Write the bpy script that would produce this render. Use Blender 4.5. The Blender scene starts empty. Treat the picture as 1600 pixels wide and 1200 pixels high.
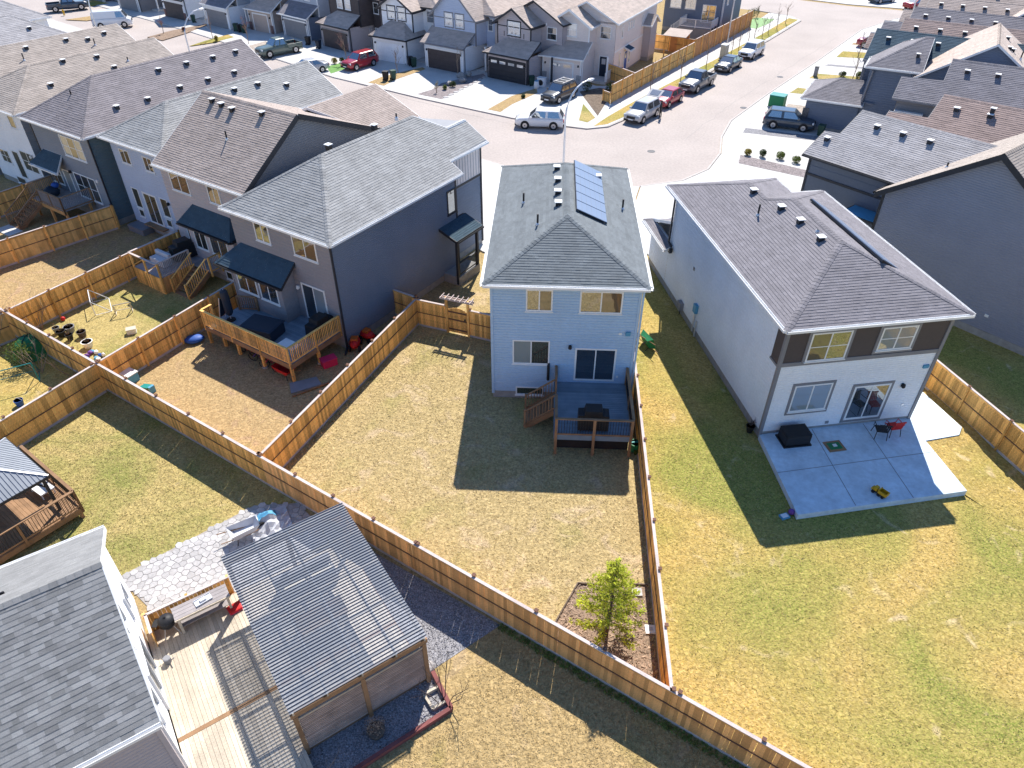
import bpy, bmesh, math, random
from mathutils import Vector, Matrix
R_=math.radians; PI=math.pi
random.seed(7)
SC=bpy.context.scene; COL=SC.collection
# ---------------- camera, sky, sun, exposure ----------------
cd=bpy.data.cameras.new('camera'); cam=bpy.data.objects.new('camera',cd); COL.objects.link(cam)
cam.location=(0,0,23); cam.rotation_euler=(R_(90-38.2),0,0)
cd.sensor_width=36; cd.lens=1109/1600*36; cd.clip_end=3000; SC.camera=cam
SUN_EL,SUN_AZ=48.0,11.0          # azimuth measured from +Y towards +X
w=bpy.data.worlds.new('World'); SC.world=w; w.use_nodes=True
nt=w.node_tree; bg=nt.nodes['Background']; sk=nt.nodes.new('ShaderNodeTexSky'); sk.sky_type='NISHITA'; sk.sun_disc=False
sk.sun_elevation=R_(SUN_EL); sk.sun_rotation=R_(SUN_AZ); sk.air_density=1.0; sk.dust_density=0.0; sk.ozone_density=8.0
nt.links.new(sk.outputs[0],bg.inputs[0]); bg.inputs[1].default_value=0.10
sd=bpy.data.lights.new('sun','SUN'); so=bpy.data.objects.new('sun',sd); COL.objects.link(so)
sd.energy=4.4; sd.angle=R_(0.5); sd.color=(1,0.95,0.87)
so.rotation_euler=(R_(90-SUN_EL),0,R_(180-SUN_AZ)); so.location=(10,60,60)
SC.view_settings.view_transform='Standard'; SC.view_settings.look='None'; SC.view_settings.gamma=1
SC.view_settings.exposure=0.86
SC.view_settings.use_curve_mapping=False
SC.render.engine='CYCLES'
# ---------------- materials ----------------
MATS={}
def lin(c): return tuple(((v/255+0.055)/1.055)**2.4 if v>10 else v/255/12.92 for v in c)
def mat(name,base,rough=0.85,var=0.12,scale=2.0,bump=0.0,bscale=60.0,tint=False,orand=0.0,metal=0.0,col2=None,spec=0.3,det=4.0,fine=0.0,fscale=40.0,coat=0.0):
    m=bpy.data.materials.new(name); m.use_nodes=True; n=m.node_tree.nodes; l=m.node_tree.links
    b=n['Principled BSDF']; b.inputs['Roughness'].default_value=rough; b.inputs['Metallic'].default_value=metal
    b.inputs['Specular IOR Level'].default_value=spec; b.inputs['Coat Weight'].default_value=coat
    tc=n.new('ShaderNodeTexCoord')
    no=n.new('ShaderNodeTexNoise'); no.inputs['Scale'].default_value=scale; no.inputs['Detail'].default_value=det
    l.new(tc.outputs['Object'],no.inputs['Vector'])
    mr=n.new('ShaderNodeMapRange'); mr.inputs[1].default_value=0.3; mr.inputs[2].default_value=0.7
    l.new(no.outputs['Fac'],mr.inputs[0])
    mx=n.new('ShaderNodeMix'); mx.data_type='RGBA'
    a=tuple(v*(1-var) for v in base); c=tuple(min(1,v*(1+var)) for v in base) if col2 is None else col2
    mx.inputs[6].default_value=(*a,1); mx.inputs[7].default_value=(*c,1); l.new(mr.outputs[0],mx.inputs[0])
    out=mx.outputs[2]
    def mul(fac_out):
        nonlocal out
        v=n.new('ShaderNodeVectorMath'); v.operation='SCALE'; l.new(out,v.inputs[0]); l.new(fac_out,v.inputs['Scale']); out=v.outputs[0]
    if fine:
        n2=n.new('ShaderNodeTexNoise'); n2.inputs['Scale'].default_value=fscale; n2.inputs['Detail'].default_value=3; l.new(tc.outputs['Object'],n2.inputs['Vector'])
        r2=n.new('ShaderNodeMapRange'); r2.inputs[1].default_value=0.3; r2.inputs[2].default_value=0.7; r2.inputs[3].default_value=1-fine; r2.inputs[4].default_value=1+fine
        l.new(n2.outputs['Fac'],r2.inputs[0]); mul(r2.outputs[0])
    if tint:
        at=n.new('ShaderNodeAttribute'); at.attribute_name='tint'; mul(at.outputs['Fac'])
    if orand:
        oi=n.new('ShaderNodeObjectInfo'); r3=n.new('ShaderNodeMapRange'); r3.inputs[3].default_value=1-orand; r3.inputs[4].default_value=1+orand
        l.new(oi.outputs['Random'],r3.inputs[0]); mul(r3.outputs[0])
    l.new(out,b.inputs['Base Color'])
    if bump:
        n4=n.new('ShaderNodeTexNoise'); n4.inputs['Scale'].default_value=bscale; n4.inputs['Detail'].default_value=4; l.new(tc.outputs['Object'],n4.inputs['Vector'])
        bp=n.new('ShaderNodeBump'); bp.inputs['Strength'].default_value=bump; bp.inputs['Distance'].default_value=0.03
        l.new(n4.outputs['Fac'],bp.inputs['Height']); l.new(bp.outputs[0],b.inputs['Normal'])
    MATS[name]=m; return m
def glass_mat(name,base,refl=0.4,rough=0.02):
    m=bpy.data.materials.new(name); m.use_nodes=True; n=m.node_tree.nodes; l=m.node_tree.links
    d=n['Principled BSDF']; d.inputs['Base Color'].default_value=(*base,1); d.inputs['Roughness'].default_value=0.35
    g=n.new('ShaderNodeBsdfGlossy'); g.inputs['Roughness'].default_value=rough; g.inputs['Color'].default_value=(0.9,0.95,1,1)
    tc=n.new('ShaderNodeTexCoord'); nz=n.new('ShaderNodeTexNoise'); nz.inputs['Scale'].default_value=1.2; bp=n.new('ShaderNodeBump'); bp.inputs['Strength'].default_value=0.05; bp.inputs['Distance'].default_value=0.1
    l.new(tc.outputs['Object'],nz.inputs['Vector']); l.new(nz.outputs['Fac'],bp.inputs['Height']); l.new(bp.outputs[0],g.inputs['Normal'])
    mx=n.new('ShaderNodeMixShader'); mx.inputs[0].default_value=refl
    l.new(d.outputs[0],mx.inputs[1]); l.new(g.outputs[0],mx.inputs[2]); l.new(mx.outputs[0],n['Material Output'].inputs[0])
    MATS[name]=m; return m
def lawn_mat(name,c1,c2,c3,green=0.5,gscale=0.25,bare=(0.5,0.38,0.24),bareamt=0.55):
    """dry straw c1/c2 with green patches c3 and bare pale spots"""
    m=bpy.data.materials.new(name); m.use_nodes=True; n=m.node_tree.nodes; l=m.node_tree.links
    b=n['Principled BSDF']; b.inputs['Roughness'].default_value=0.95; b.inputs['Specular IOR Level'].default_value=0.1
    tc=n.new('ShaderNodeTexCoord')
    def nz(s,d=5,dist=0.0):
        x=n.new('ShaderNodeTexNoise'); x.inputs['Scale'].default_value=s; x.inputs['Detail'].default_value=d; x.inputs['Distortion'].default_value=dist; l.new(tc.outputs['Object'],x.inputs['Vector']); return x.outputs['Fac']
    def rng(o,a,c,lo=0,hi=1):
        x=n.new('ShaderNodeMapRange'); x.inputs[1].default_value=a; x.inputs[2].default_value=c; x.inputs[3].default_value=lo; x.inputs[4].default_value=hi; l.new(o,x.inputs[0]); return x.outputs[0]
    def mix(f,a,c):
        x=n.new('ShaderNodeMix'); x.data_type='RGBA'; l.new(f,x.inputs[0])
        for k,v in ((6,a),(7,c)):
            if isinstance(v,tuple): x.inputs[k].default_value=(*v,1)
            else: l.new(v,x.inputs[k])
        return x.outputs[2]
    o=mix(rng(nz(9,6,0.6),0.34,0.66),c1,c2)
    o=mix(rng(nz(gscale,7,0.8),green-0.10,green+0.12),o,mix(rng(nz(14,3),0.35,0.65),c3,tuple((p+q)/2 for p,q in zip(c2,c3))))
    o=mix(rng(nz(0.7,6,1.2),bareamt,bareamt+0.14,0,0.8),o,bare)
    o=mix(rng(nz(1.7,5,0.7),0.6,0.76,0,0.45),o,tuple(v*0.72 for v in c2))
    v=n.new('ShaderNodeVectorMath'); v.operation='SCALE'; l.new(o,v.inputs[0]); l.new(rng(nz(9.5,5,0.9),0.3,0.7,0.66,1.34),v.inputs['Scale'])
    v2=n.new('ShaderNodeVectorMath'); v2.operation='SCALE'; l.new(v.outputs[0],v2.inputs[0]); l.new(rng(nz(3.2,4,1.0),0.3,0.7,0.86,1.14),v2.inputs['Scale'])
    l.new(v2.outputs[0],b.inputs['Base Color'])
    bp=n.new('ShaderNodeBump'); bp.inputs['Strength'].default_value=0.9; bp.inputs['Distance'].default_value=0.06
    l.new(nz(9.5,5,0.9),bp.inputs['Height']); l.new(bp.outputs[0],b.inputs['Normal'])
    MATS[name]=m; return m
# ---------------- mesh helpers ----------------
class MB:
    def __init__(s): s.v=[]; s.f=[]; s.t=[]
    def face(s,pts,t=1.0):
        k=len(s.v); s.v.extend([tuple(p) for p in pts]); s.f.append(tuple(range(k,k+len(pts)))); s.t.append(t); return s
    def box(s,x0,x1,y0,y1,z0,z1,M=None,t=1.0):
        p=[(x0,y0,z0),(x1,y0,z0),(x1,y1,z0),(x0,y1,z0),(x0,y0,z1),(x1,y0,z1),(x1,y1,z1),(x0,y1,z1)]
        if M is not None: p=[tuple(M@Vector(q)) for q in p]
        k=len(s.v); s.v.extend(p)
        for f in ((3,2,1,0),(4,5,6,7),(0,1,5,4),(1,2,6,5),(2,3,7,6),(3,0,4,7)): s.f.append(tuple(k+i for i in f)); s.t.append(t)
        return s
    def bar(s,a,b,w,h,t=1.0,up=Vector((0,0,1))):
        a=Vector(a); b=Vector(b); d=b-a; L=d.length
        if L<1e-6: return s
        d/=L; u=up if abs(d.dot(up))<0.99 else Vector((1,0,0)); sx=d.cross(u).normalized(); sz=sx.cross(d)
        M=Matrix((( *[d.x,sx.x,sz.x],a.x),( *[d.y,sx.y,sz.y],a.y),( *[d.z,sx.z,sz.z],a.z),(0,0,0,1)))
        return s.box(0,L,-w/2,w/2,-h/2,h/2,M,t)
    def prism(s,poly,z0,z1,t=1.0):
        n=len(poly); k=len(s.v); s.v.extend([(p[0],p[1],z0) for p in poly]); s.v.extend([(p[0],p[1],z1) for p in poly])
        ar=sum(poly[i][0]*poly[(i+1)%n][1]-poly[(i+1)%n][0]*poly[i][1] for i in range(n))
        o=list(range(n)) if ar>0 else list(range(n))[::-1]
        s.f.append(tuple(k+n+i for i in o)); s.f.append(tuple(k+i for i in reversed(o))); s.t+= [t,t]
        for i in range(n):
            a,b=o[i],o[(i+1)%n]; s.f.append((k+a,k+b,k+n+b,k+n+a)); s.t.append(t)
        return s
    def tube(s,pts,rs,n=6,t=1.0,cap=True):
        k0=len(s.v); P=[Vector(p) for p in pts]
        if not hasattr(rs,'__len__'): rs=[rs]*len(P)
        for i,p in enumerate(P):
            d=(P[min(i+1,len(P)-1)]-P[max(i-1,0)]).normalized()
            u=Vector((0,0,1)) if abs(d.z)<0.9 else Vector((1,0,0)); a=d.cross(u).normalized(); b=a.cross(d)
            for j in range(n):
                q=2*PI*j/n; s.v.append(tuple(p+(a*math.cos(q)-b*math.sin(q))*rs[i]))
        for i in range(len(P)-1):
            for j in range(n):
                s.f.append((k0+i*n+j,k0+i*n+(j+1)%n,k0+(i+1)*n+(j+1)%n,k0+(i+1)*n+j)); s.t.append(t)
        if cap:
            s.f.append(tuple(k0+(len(P)-1)*n+j for j in range(n))); s.f.append(tuple(k0+j for j in reversed(range(n)))); s.t+=[t,t]
        return s
    def lathe(s,prof,n=12,c=(0,0,0),t=1.0):
        return s.tube([(c[0],c[1],c[2]+z) for r,z in prof],[max(r,1e-3) for r,z in prof],n,t)
    def ell(s,c,r,n=8,m=5,t=1.0,jit=0.0):
        k=len(s.v)
        for i in range(m+1):
            th=PI*i/m
            for j in range(n):
                q=2*PI*j/n; w=1+random.uniform(-jit,jit)
                s.v.append((c[0]+r[0]*math.sin(th)*math.cos(q)*w,c[1]+r[1]*math.sin(th)*math.sin(q)*w,c[2]+r[2]*math.cos(th)*w))
        for i in range(m):
            for j in range(n):
                s.f.append((k+i*n+j,k+(i+1)*n+j,k+(i+1)*n+(j+1)%n,k+i*n+(j+1)%n)); s.t.append(t)
        return s
    def mesh(s,name,m,smooth=False):
        me=bpy.data.meshes.new(name); me.from_pydata(s.v,[],s.f)
        a=me.attributes.new('tint','FLOAT','FACE'); a.data.foreach_set('value',s.t)
        me.materials.append(MATS[m] if isinstance(m,str) else m)
        if smooth: me.polygons.foreach_set('use_smooth',[True]*len(me.polygons))
        me.update(); return me
    def build(s,name,m,parent=None,loc=(0,0,0),rz=0.0,smooth=False,bevel=0.0):
        o=bpy.data.objects.new(name,s.mesh(name,m,smooth)); COL.objects.link(o); o.parent=parent; o.location=loc; o.rotation_euler=(0,0,rz)
        if bevel:
            md=o.modifiers.new('bevel','BEVEL'); md.width=bevel; md.segments=2; md.limit_method='ANGLE'
        return o
def inst(name,me,parent,loc=(0,0,0),rot=(0,0,0),sc=None):
    o=bpy.data.objects.new(name,me); COL.objects.link(o); o.parent=parent; o.location=loc; o.rotation_euler=rot
    if sc: o.scale=sc
    return o
def tag(o,label=None,cat=None,group=None,kind=None):
    if label: o['label']=label
    if cat: o['category']=cat
    if group: o['group']=group
    if kind: o['kind']=kind
    return o
def thing(name,label,cat,loc=(0,0,0),rz=0.0,group=None):
    o=bpy.data.objects.new(name,None); o.empty_display_size=0.3; COL.objects.link(o); o.location=loc; o.rotation_euler=(0,0,rz)
    return tag(o,label,cat,group)
def copy_tree(o,parent=None):
    c=o.copy(); COL.objects.link(c); c.parent=parent
    for ch in list(o.children): copy_tree(ch,c)
    return c
def sheet(name,poly,z,m,kind='structure',cut=0.0):
    me=MB(); n=len(poly); ar=sum(poly[i][0]*poly[(i+1)%n][1]-poly[(i+1)%n][0]*poly[i][1] for i in range(n))
    me.face([(p[0],p[1],z) for p in (poly if ar>0 else poly[::-1])]); return tag(me.build(name,m),kind=kind)
def smooth_poly(pts,it=2):
    for _ in range(it):
        q=[]
        for i in range(len(pts)):
            a,b=pts[i],pts[(i+1)%len(pts)]; q+= [(a[0]*.75+b[0]*.25,a[1]*.75+b[1]*.25),(a[0]*.25+b[0]*.75,a[1]*.25+b[1]*.75)]
        pts=q
    return pts
# ---------------- palette ----------------
def sh(name,c,var=0.10): mat(name,c,0.92,var,1.1,0.5,90,tint=True,fine=0.18,fscale=55)
sh('shingle_charcoal',(0.176,0.195,0.208)); sh('shingle_grey',(0.384,0.367,0.372)); sh('shingle_taupe',(0.408,0.336,0.297))
sh('shingle_plum',(0.263,0.234,0.241)); sh('shingle_silver',(0.339,0.335,0.330)); sh('shingle_tan',(0.385,0.331,0.291)); sh('shingle_brown',(0.339,0.256,0.230)); sh('shingle_slate',(0.226,0.212,0.229)); sh('shingle_beige',(0.500,0.413,0.359)); sh('shingle_near',(0.257,0.256,0.254)); sh('shingle_dark',(0.055,0.095,0.13))
def wallm(name,c,var=0.05): mat(name,c,0.7,var,0.6,0.08,40,fine=0.05,fscale=9)
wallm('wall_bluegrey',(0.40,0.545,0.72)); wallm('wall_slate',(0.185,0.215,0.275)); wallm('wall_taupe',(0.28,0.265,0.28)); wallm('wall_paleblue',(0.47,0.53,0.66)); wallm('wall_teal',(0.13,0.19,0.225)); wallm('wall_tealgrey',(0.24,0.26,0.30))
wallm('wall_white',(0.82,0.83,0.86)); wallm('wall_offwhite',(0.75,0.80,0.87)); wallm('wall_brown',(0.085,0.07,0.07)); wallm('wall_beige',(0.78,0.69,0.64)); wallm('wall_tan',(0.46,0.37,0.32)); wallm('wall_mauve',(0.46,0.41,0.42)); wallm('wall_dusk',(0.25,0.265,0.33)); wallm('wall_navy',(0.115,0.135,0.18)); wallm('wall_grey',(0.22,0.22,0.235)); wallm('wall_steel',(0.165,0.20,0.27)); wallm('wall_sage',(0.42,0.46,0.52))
mat('trim_white',(0.80,0.80,0.80),0.5,0.04); mat('trim_dark',(0.03,0.032,0.04),0.5,0.1); mat('trim_grey',(0.22,0.22,0.24),0.55,0.06); mat('trim_brown',(0.075,0.06,0.06),0.6,0.1)
mat('soffit',(0.45,0.45,0.46),0.8,0.04); mat('foundation',(0.33,0.32,0.31),0.9,0.15,3,0.4,30)
mat('metal_light',(0.70,0.70,0.72),0.35,0.06,3,metal=0.5); mat('metal_dark',(0.03,0.03,0.035),0.45,0.1,metal=0.2); mat('black_plastic',(0.02,0.02,0.024),0.5,0.15); mat('rubber',(0.018,0.018,0.02),0.8,0.1)
glass_mat('glass',(0.03,0.035,0.035),0.30); glass_mat('glass_blind',(0.30,0.34,0.36),0.30); glass_mat('glass_warm',(0.10,0.07,0.045),0.16); glass_mat('glass_door',(0.012,0.02,0.028),0.22); glass_mat('car_glass',(0.02,0.03,0.04),0.35); glass_mat('glass_curtain',(0.5,0.5,0.5),0.25)
mat('cedar',(0.83,0.455,0.14),0.8,0.22,1.3,0.4,30,orand=0.36,fine=0.25,fscale=14); mat('cedar_far',(0.78,0.46,0.16),0.8,0.2,2.0,0.3,30,tint=True,fine=0.1)
mat('cedar_cap',(0.55,0.46,0.43),0.8,0.15,2.0,0.3,30,fine=0.15); mat('cedar_rail',(0.16,0.08,0.055),0.8,0.15,2,0.3); mat('cedar_rust',(0.76,0.40,0.15),0.8,0.22,1.6,0.3,30,orand=0.32,fine=0.2); mat('cedar_orange',(0.50,0.23,0.09),0.8,0.15,1.6,0.3,30,orand=0.12,tint=True)
mat('wood_light',(0.52,0.445,0.35),0.75,0.16,1.1,0.3,40,orand=0.15,fine=0.12,fscale=18); mat('wood_brown',(0.30,0.175,0.095),0.75,0.2,2,0.3,40,orand=0.15); mat('wood_grey',(0.33,0.30,0.30),0.8,0.15,2,0.3,40,orand=0.14); mat('wood_deckgrey',(0.20,0.26,0.32),0.75,0.12,2,0.2,40,orand=0.08,tint=True); mat('wood_red',(0.22,0.075,0.07),0.8,0.2,2,0.3)
mat('concrete',(0.55,0.535,0.515),0.88,0.07,0.5,0.2,35,fine=0.06,fscale=7); mat('concrete_patio',(0.60,0.70,0.78),0.85,0.12,0.9,0.15,30,fine=0.09,fscale=5); mat('kerb',(0.50,0.46,0.43),0.9,0.08)
mat('asphalt',(0.43,0.375,0.345),0.92,0.085,0.16,0.3,60,fine=0.10,fscale=5)
mat('gravel',(0.26,0.255,0.27),0.95,0.2,6,1.0,22,fine=0.5,fscale=24); mat('gravel_tan',(0.40,0.34,0.29),0.95,0.2,3,1.0,18,fine=0.4,fscale=14); mat('gravel_plum',(0.25,0.215,0.215),0.95,0.2,3,1.0,18,fine=0.4,fscale=12); mat('mulch',(0.27,0.19,0.135),0.95,0.25,4,1.0,26,fine=0.45,fscale=22); mat('soil',(0.16,0.12,0.09),0.95,0.25,3,1.0,20,fine=0.35,fscale=12); mat('pebble',(0.27,0.26,0.27),0.9,0.3,8,tint=True); mat('flag',(0.47,0.455,0.45),0.9,0.10,1.2,0.4,26,tint=True,fine=0.12,fscale=11); mat('joint',(0.36,0.33,0.31),0.95,0.1)
lawn_mat('lawn_straw',(0.36,0.268,0.122),(0.465,0.358,0.18),(0.25,0.235,0.07),0.65,0.30)
lawn_mat('lawn_gold',(0.40,0.275,0.08),(0.50,0.365,0.14),(0.20,0.225,0.045),0.50,0.14,bare=(0.58,0.45,0.27),bareamt=0.62)
lawn_mat('lawn_green',(0.38,0.29,0.11),(0.45,0.355,0.15),(0.19,0.21,0.05),0.54,0.35,bareamt=0.66)
lawn_mat('lawn_tan',(0.37,0.255,0.125),(0.43,0.31,0.16),(0.25,0.22,0.06),0.70,0.35,bare=(0.40,0.27,0.17),bareamt=0.56)
lawn_mat('lawn_brown',(0.36,0.255,0.115),(0.43,0.315,0.155),(0.24,0.20,0.06),0.70,0.3,bare=(0.46,0.34,0.22),bareamt=0.60)
mat('straw_blade',(0.50,0.39,0.20),0.9,0.15,3,tint=True); mat('green_blade',(0.16,0.20,0.045),0.9,0.2,3,tint=True)
def leafm(name,c):
    m=mat(name,c,0.6,0.25,3,tint=True); n=m.node_tree.nodes; l=m.node_tree.links; b=n['Principled BSDF']; src=b.inputs['Base Color'].links[0].from_socket
    t=n.new('ShaderNodeBsdfTranslucent'); l.new(src,t.inputs[0]); x=n.new('ShaderNodeMixShader'); x.inputs[0].default_value=0.45; l.new(b.outputs[0],x.inputs[1]); l.new(t.outputs[0],x.inputs[2]); l.new(x.outputs[0],n['Material Output'].inputs[0])
leafm('leaf_pine',(0.55,0.58,0.085)); leafm('leaf_dark',(0.055,0.085,0.03)); leafm('leaf_green',(0.13,0.17,0.035)); leafm('leaf_red',(0.23,0.09,0.085)); leafm('leaf_pale',(0.40,0.31,0.25)); leafm('leaf_yellow',(0.30,0.25,0.05))
mat('bark',(0.13,0.10,0.08),0.9,0.2,4,0.5); mat('twig',(0.27,0.20,0.15),0.9,0.2,4); mat('twig_dark',(0.10,0.075,0.07),0.9,0.2,4)
def paint(name,c): mat(name,c,0.28,0.03,1,spec=0.5,coat=0.6)
paint('p_white',(0.75,0.75,0.76)); paint('p_silver',(0.48,0.47,0.47)); paint('p_black',(0.022,0.022,0.025)); paint('p_red',(0.42,0.025,0.035)); paint('p_darkred',(0.36,0.02,0.03)); paint('p_green',(0.12,0.155,0.13)); paint('p_navy',(0.035,0.055,0.085)); paint('p_blue',(0.17,0.22,0.28)); paint('p_grey',(0.13,0.135,0.15)); paint('p_charcoal',(0.055,0.06,0.07))
mat('lamp_lens',(0.75,0.78,0.8),0.15,0.02); mat('tail_lens',(0.4,0.02,0.02),0.2,0.05); mat('rim',(0.5,0.5,0.52),0.3,0.05,metal=0.7)
for nm,c in dict(c_black=(0.02,0.02,0.023),c_darkblue=(0.02,0.03,0.05),c_red=(0.55,0.02,0.02),c_pink=(0.65,0.03,0.12),c_blue=(0.03,0.10,0.38),c_teal=(0.02,0.25,0.24),c_green=(0.02,0.20,0.08),c_bin=(0.02,0.06,0.045),c_yellow=(0.62,0.36,0.015),c_white=(0.78,0.78,0.78),c_grey=(0.25,0.25,0.27),c_skyblue=(0.10,0.32,0.50),c_purple=(0.16,0.06,0.28),c_tarp=(0.55,0.56,0.60),c_cream=(0.55,0.5,0.4),c_skin=(0.45,0.27,0.20),c_orange=(0.55,0.12,0.02),c_turf=(0.10,0.26,0.03)).items(): mat(nm,c,0.55,0.08,2)
# ---------------- building kit (all in the house's own frame: x right along the wall, y away from the viewer) ----------------
def clip_band(poly,z0,z1):
    def cl(P,f):
        o=[]
        for i in range(len(P)):
            a,b=P[i],P[(i+1)%len(P)]; fa,fb=f(a),f(b)
            if fa>=0: o.append(a)
            if fa*fb<0: t=fa/(fa-fb); o.append((a[0]+(b[0]-a[0])*t,a[1]+(b[1]-a[1])*t))
        return o
    P=cl(poly,lambda p:p[1]-z0); 
    return cl(P,lambda p:z1-p[1]) if len(P)>2 else []
def siding(mb,p0,p1,z0,top,h=0.14,lip=0.024):
    """lap siding on the wall p0->p1 (outward = right of the direction). top: number or [(s,z),...] over the length."""
    dx,dy=p1[0]-p0[0],p1[1]-p0[1]; L=math.hypot(dx,dy); dx/=L; dy/=L; nx,ny=dy,-dx
    if not hasattr(top,'__len__'): top=[(0,top),(L,top)]
    poly=[(0,z0),(L,z0)]+[(s,z) for s,z in reversed(top)]
    zmax=max(z for s,z in top); z=z0
    while z<zmax-1e-4:
        q=clip_band(poly,z,min(z+h,zmax)); f=0.70 if h<0.3 else 0.98
        if len(q)>2:
            for za,zb,fn in ((z,z+h*f,lambda zz:lip),(z+h*f,z+h,lambda zz:lip*max(0,(z+h-zz)/(h*(1-f))))):
                qq=clip_band(q,za,zb)
                if len(qq)>2: mb.face([(p0[0]+dx*s+nx*fn(zz),p0[1]+dy*s+ny*fn(zz),zz) for s,zz in qq])
            b=[p for p in q if abs(p[1]-z)<1e-4]
            if len(b)>=2 and z>z0+1e-3:
                s0,s1=min(p[0] for p in b),max(p[0] for p in b)
                mb.face([(p0[0]+dx*s0,p0[1]+dy*s0,z),(p0[0]+dx*s1,p0[1]+dy*s1,z),(p0[0]+dx*s1+nx*lip,p0[1]+dy*s1+ny*lip,z),(p0[0]+dx*s0+nx*lip,p0[1]+dy*s0+ny*lip,z)])
        z+=h
    return mb
def walls(house,rects,m,name='wall',h=0.14,base=0.45,found=True,lip=0.024):
    """rects: list of (p0,p1,ztop[,z0])"""
    mb=MB(); fb=MB()
    for r in rects:
        p0,p1,top=r[:3]; z0=r[3] if len(r)>3 else (base if found else 0.0)
        siding(mb,p0,p1,z0,top,h,lip)
        if found and z0<=base:
            fb.face([(*p0,-0.05),(*p1,-0.05),(*p1,z0),(*p0,z0)])
    w=mb.build(name,m,house)
    if fb.f: fb.build('foundation','foundation',house)
    return w
def loop_walls(poly,top): return [(poly[i],poly[(i+1)%len(poly)],top) for i in range(len(poly))]
def corner_boards(house,pts,z0,z1,m,w=0.12,name='corner_board'):
    for x,y in pts: MB().box(x-w/2,x+w/2,y-w/2,y+w/2,z0,z1).build(name,m,house)
def scan(poly2,v):
    xs=[]
    for i in range(len(poly2)):
        (u0,v0),(u1,v1)=poly2[i],poly2[(i+1)%len(poly2)]
        if (v0<=v<v1) or (v1<=v<v0): xs.append(u0+(u1-u0)*(v-v0)/(v1-v0))
    xs.sort(); return [(xs[i],xs[i+1]) for i in range(0,len(xs)-1,2)]
def shingle_face(mb,poly,ew=0.15,tw=0.33,jit=0.09,out=None,TH=0.018):
    P=[Vector(p) for p in poly]; n=Vector((0,0,0))
    for i in range(len(P)): n+=P[i].cross(P[(i+1)%len(P)])
    n.normalize()
    if n.z<0: n=-n
    down=Vector((n.x,n.y,0))
    if down.length<1e-4: return
    V=(Vector((0,0,1))-n*n.z).normalized(); U=V.cross(n).normalized(); O=min(P,key=lambda p:p.z)
    q=[((p-O).dot(U),(p-O).dot(V)) for p in P]; vmax=max(b for a,b in q); rows=int(math.ceil(vmax/ew))
    for r in range(rows):
        v0=r*ew; v1=min((r+1)*ew,vmax); 
        sa=scan(q,min(v0+0.002,vmax-1e-3)); sb=scan(q,max(v1-0.002,1e-3))
        if len(sa)!=len(sb): sb=sa=scan(q,(v0+v1)/2)
        rowt=random.uniform(0.96,1.04)
        for (a0,a1),(b0,b1) in zip(sa,sb):
            lo,hi=min(a0,b0),max(a1,b1); u=lo-random.uniform(0,tw)
            cuts=[lo]
            while u<hi:
                if u>lo+0.03: cuts.append(u)
                u+=tw*random.uniform(0.45,1.35)
            cuts.append(hi)
            for c0,c1 in zip(cuts,cuts[1:]):
                ca0,ca1=max(c0,a0),min(c1,a1); cb0,cb1=max(c0,b0),min(c1,b1)
                if ca1-ca0<0.005 and cb1-cb0<0.005: continue
                if ca1<ca0: ca0=ca1=max(a0,min(a1,(c0+c1)/2))
                if cb1<cb0: cb0=cb1=max(b0,min(b1,(c0+c1)/2))
                th=TH*random.choice((0.85,1.0,1.2)); t=rowt*(1+random.uniform(-jit,jit))
                A=O+U*ca0+V*v0+n*th; B=O+U*ca1+V*v0+n*th; C=O+U*cb1+V*v1+n*0.003; D=O+U*cb0+V*v1+n*0.003
                A2=O+U*ca0+V*v0; B2=O+U*ca1+V*v0
                if out is not None: out.append((A,B,C,D,A2,B2,t,(n,V)))
                else:
                    if (B-A).cross(D-A).dot(n)<0: A,B,C,D,A2,B2=B,A,D,C,B2,A2
                    mb.face([A,B,C,D],t); mb.face([A2,B2,B,A],t)
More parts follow.
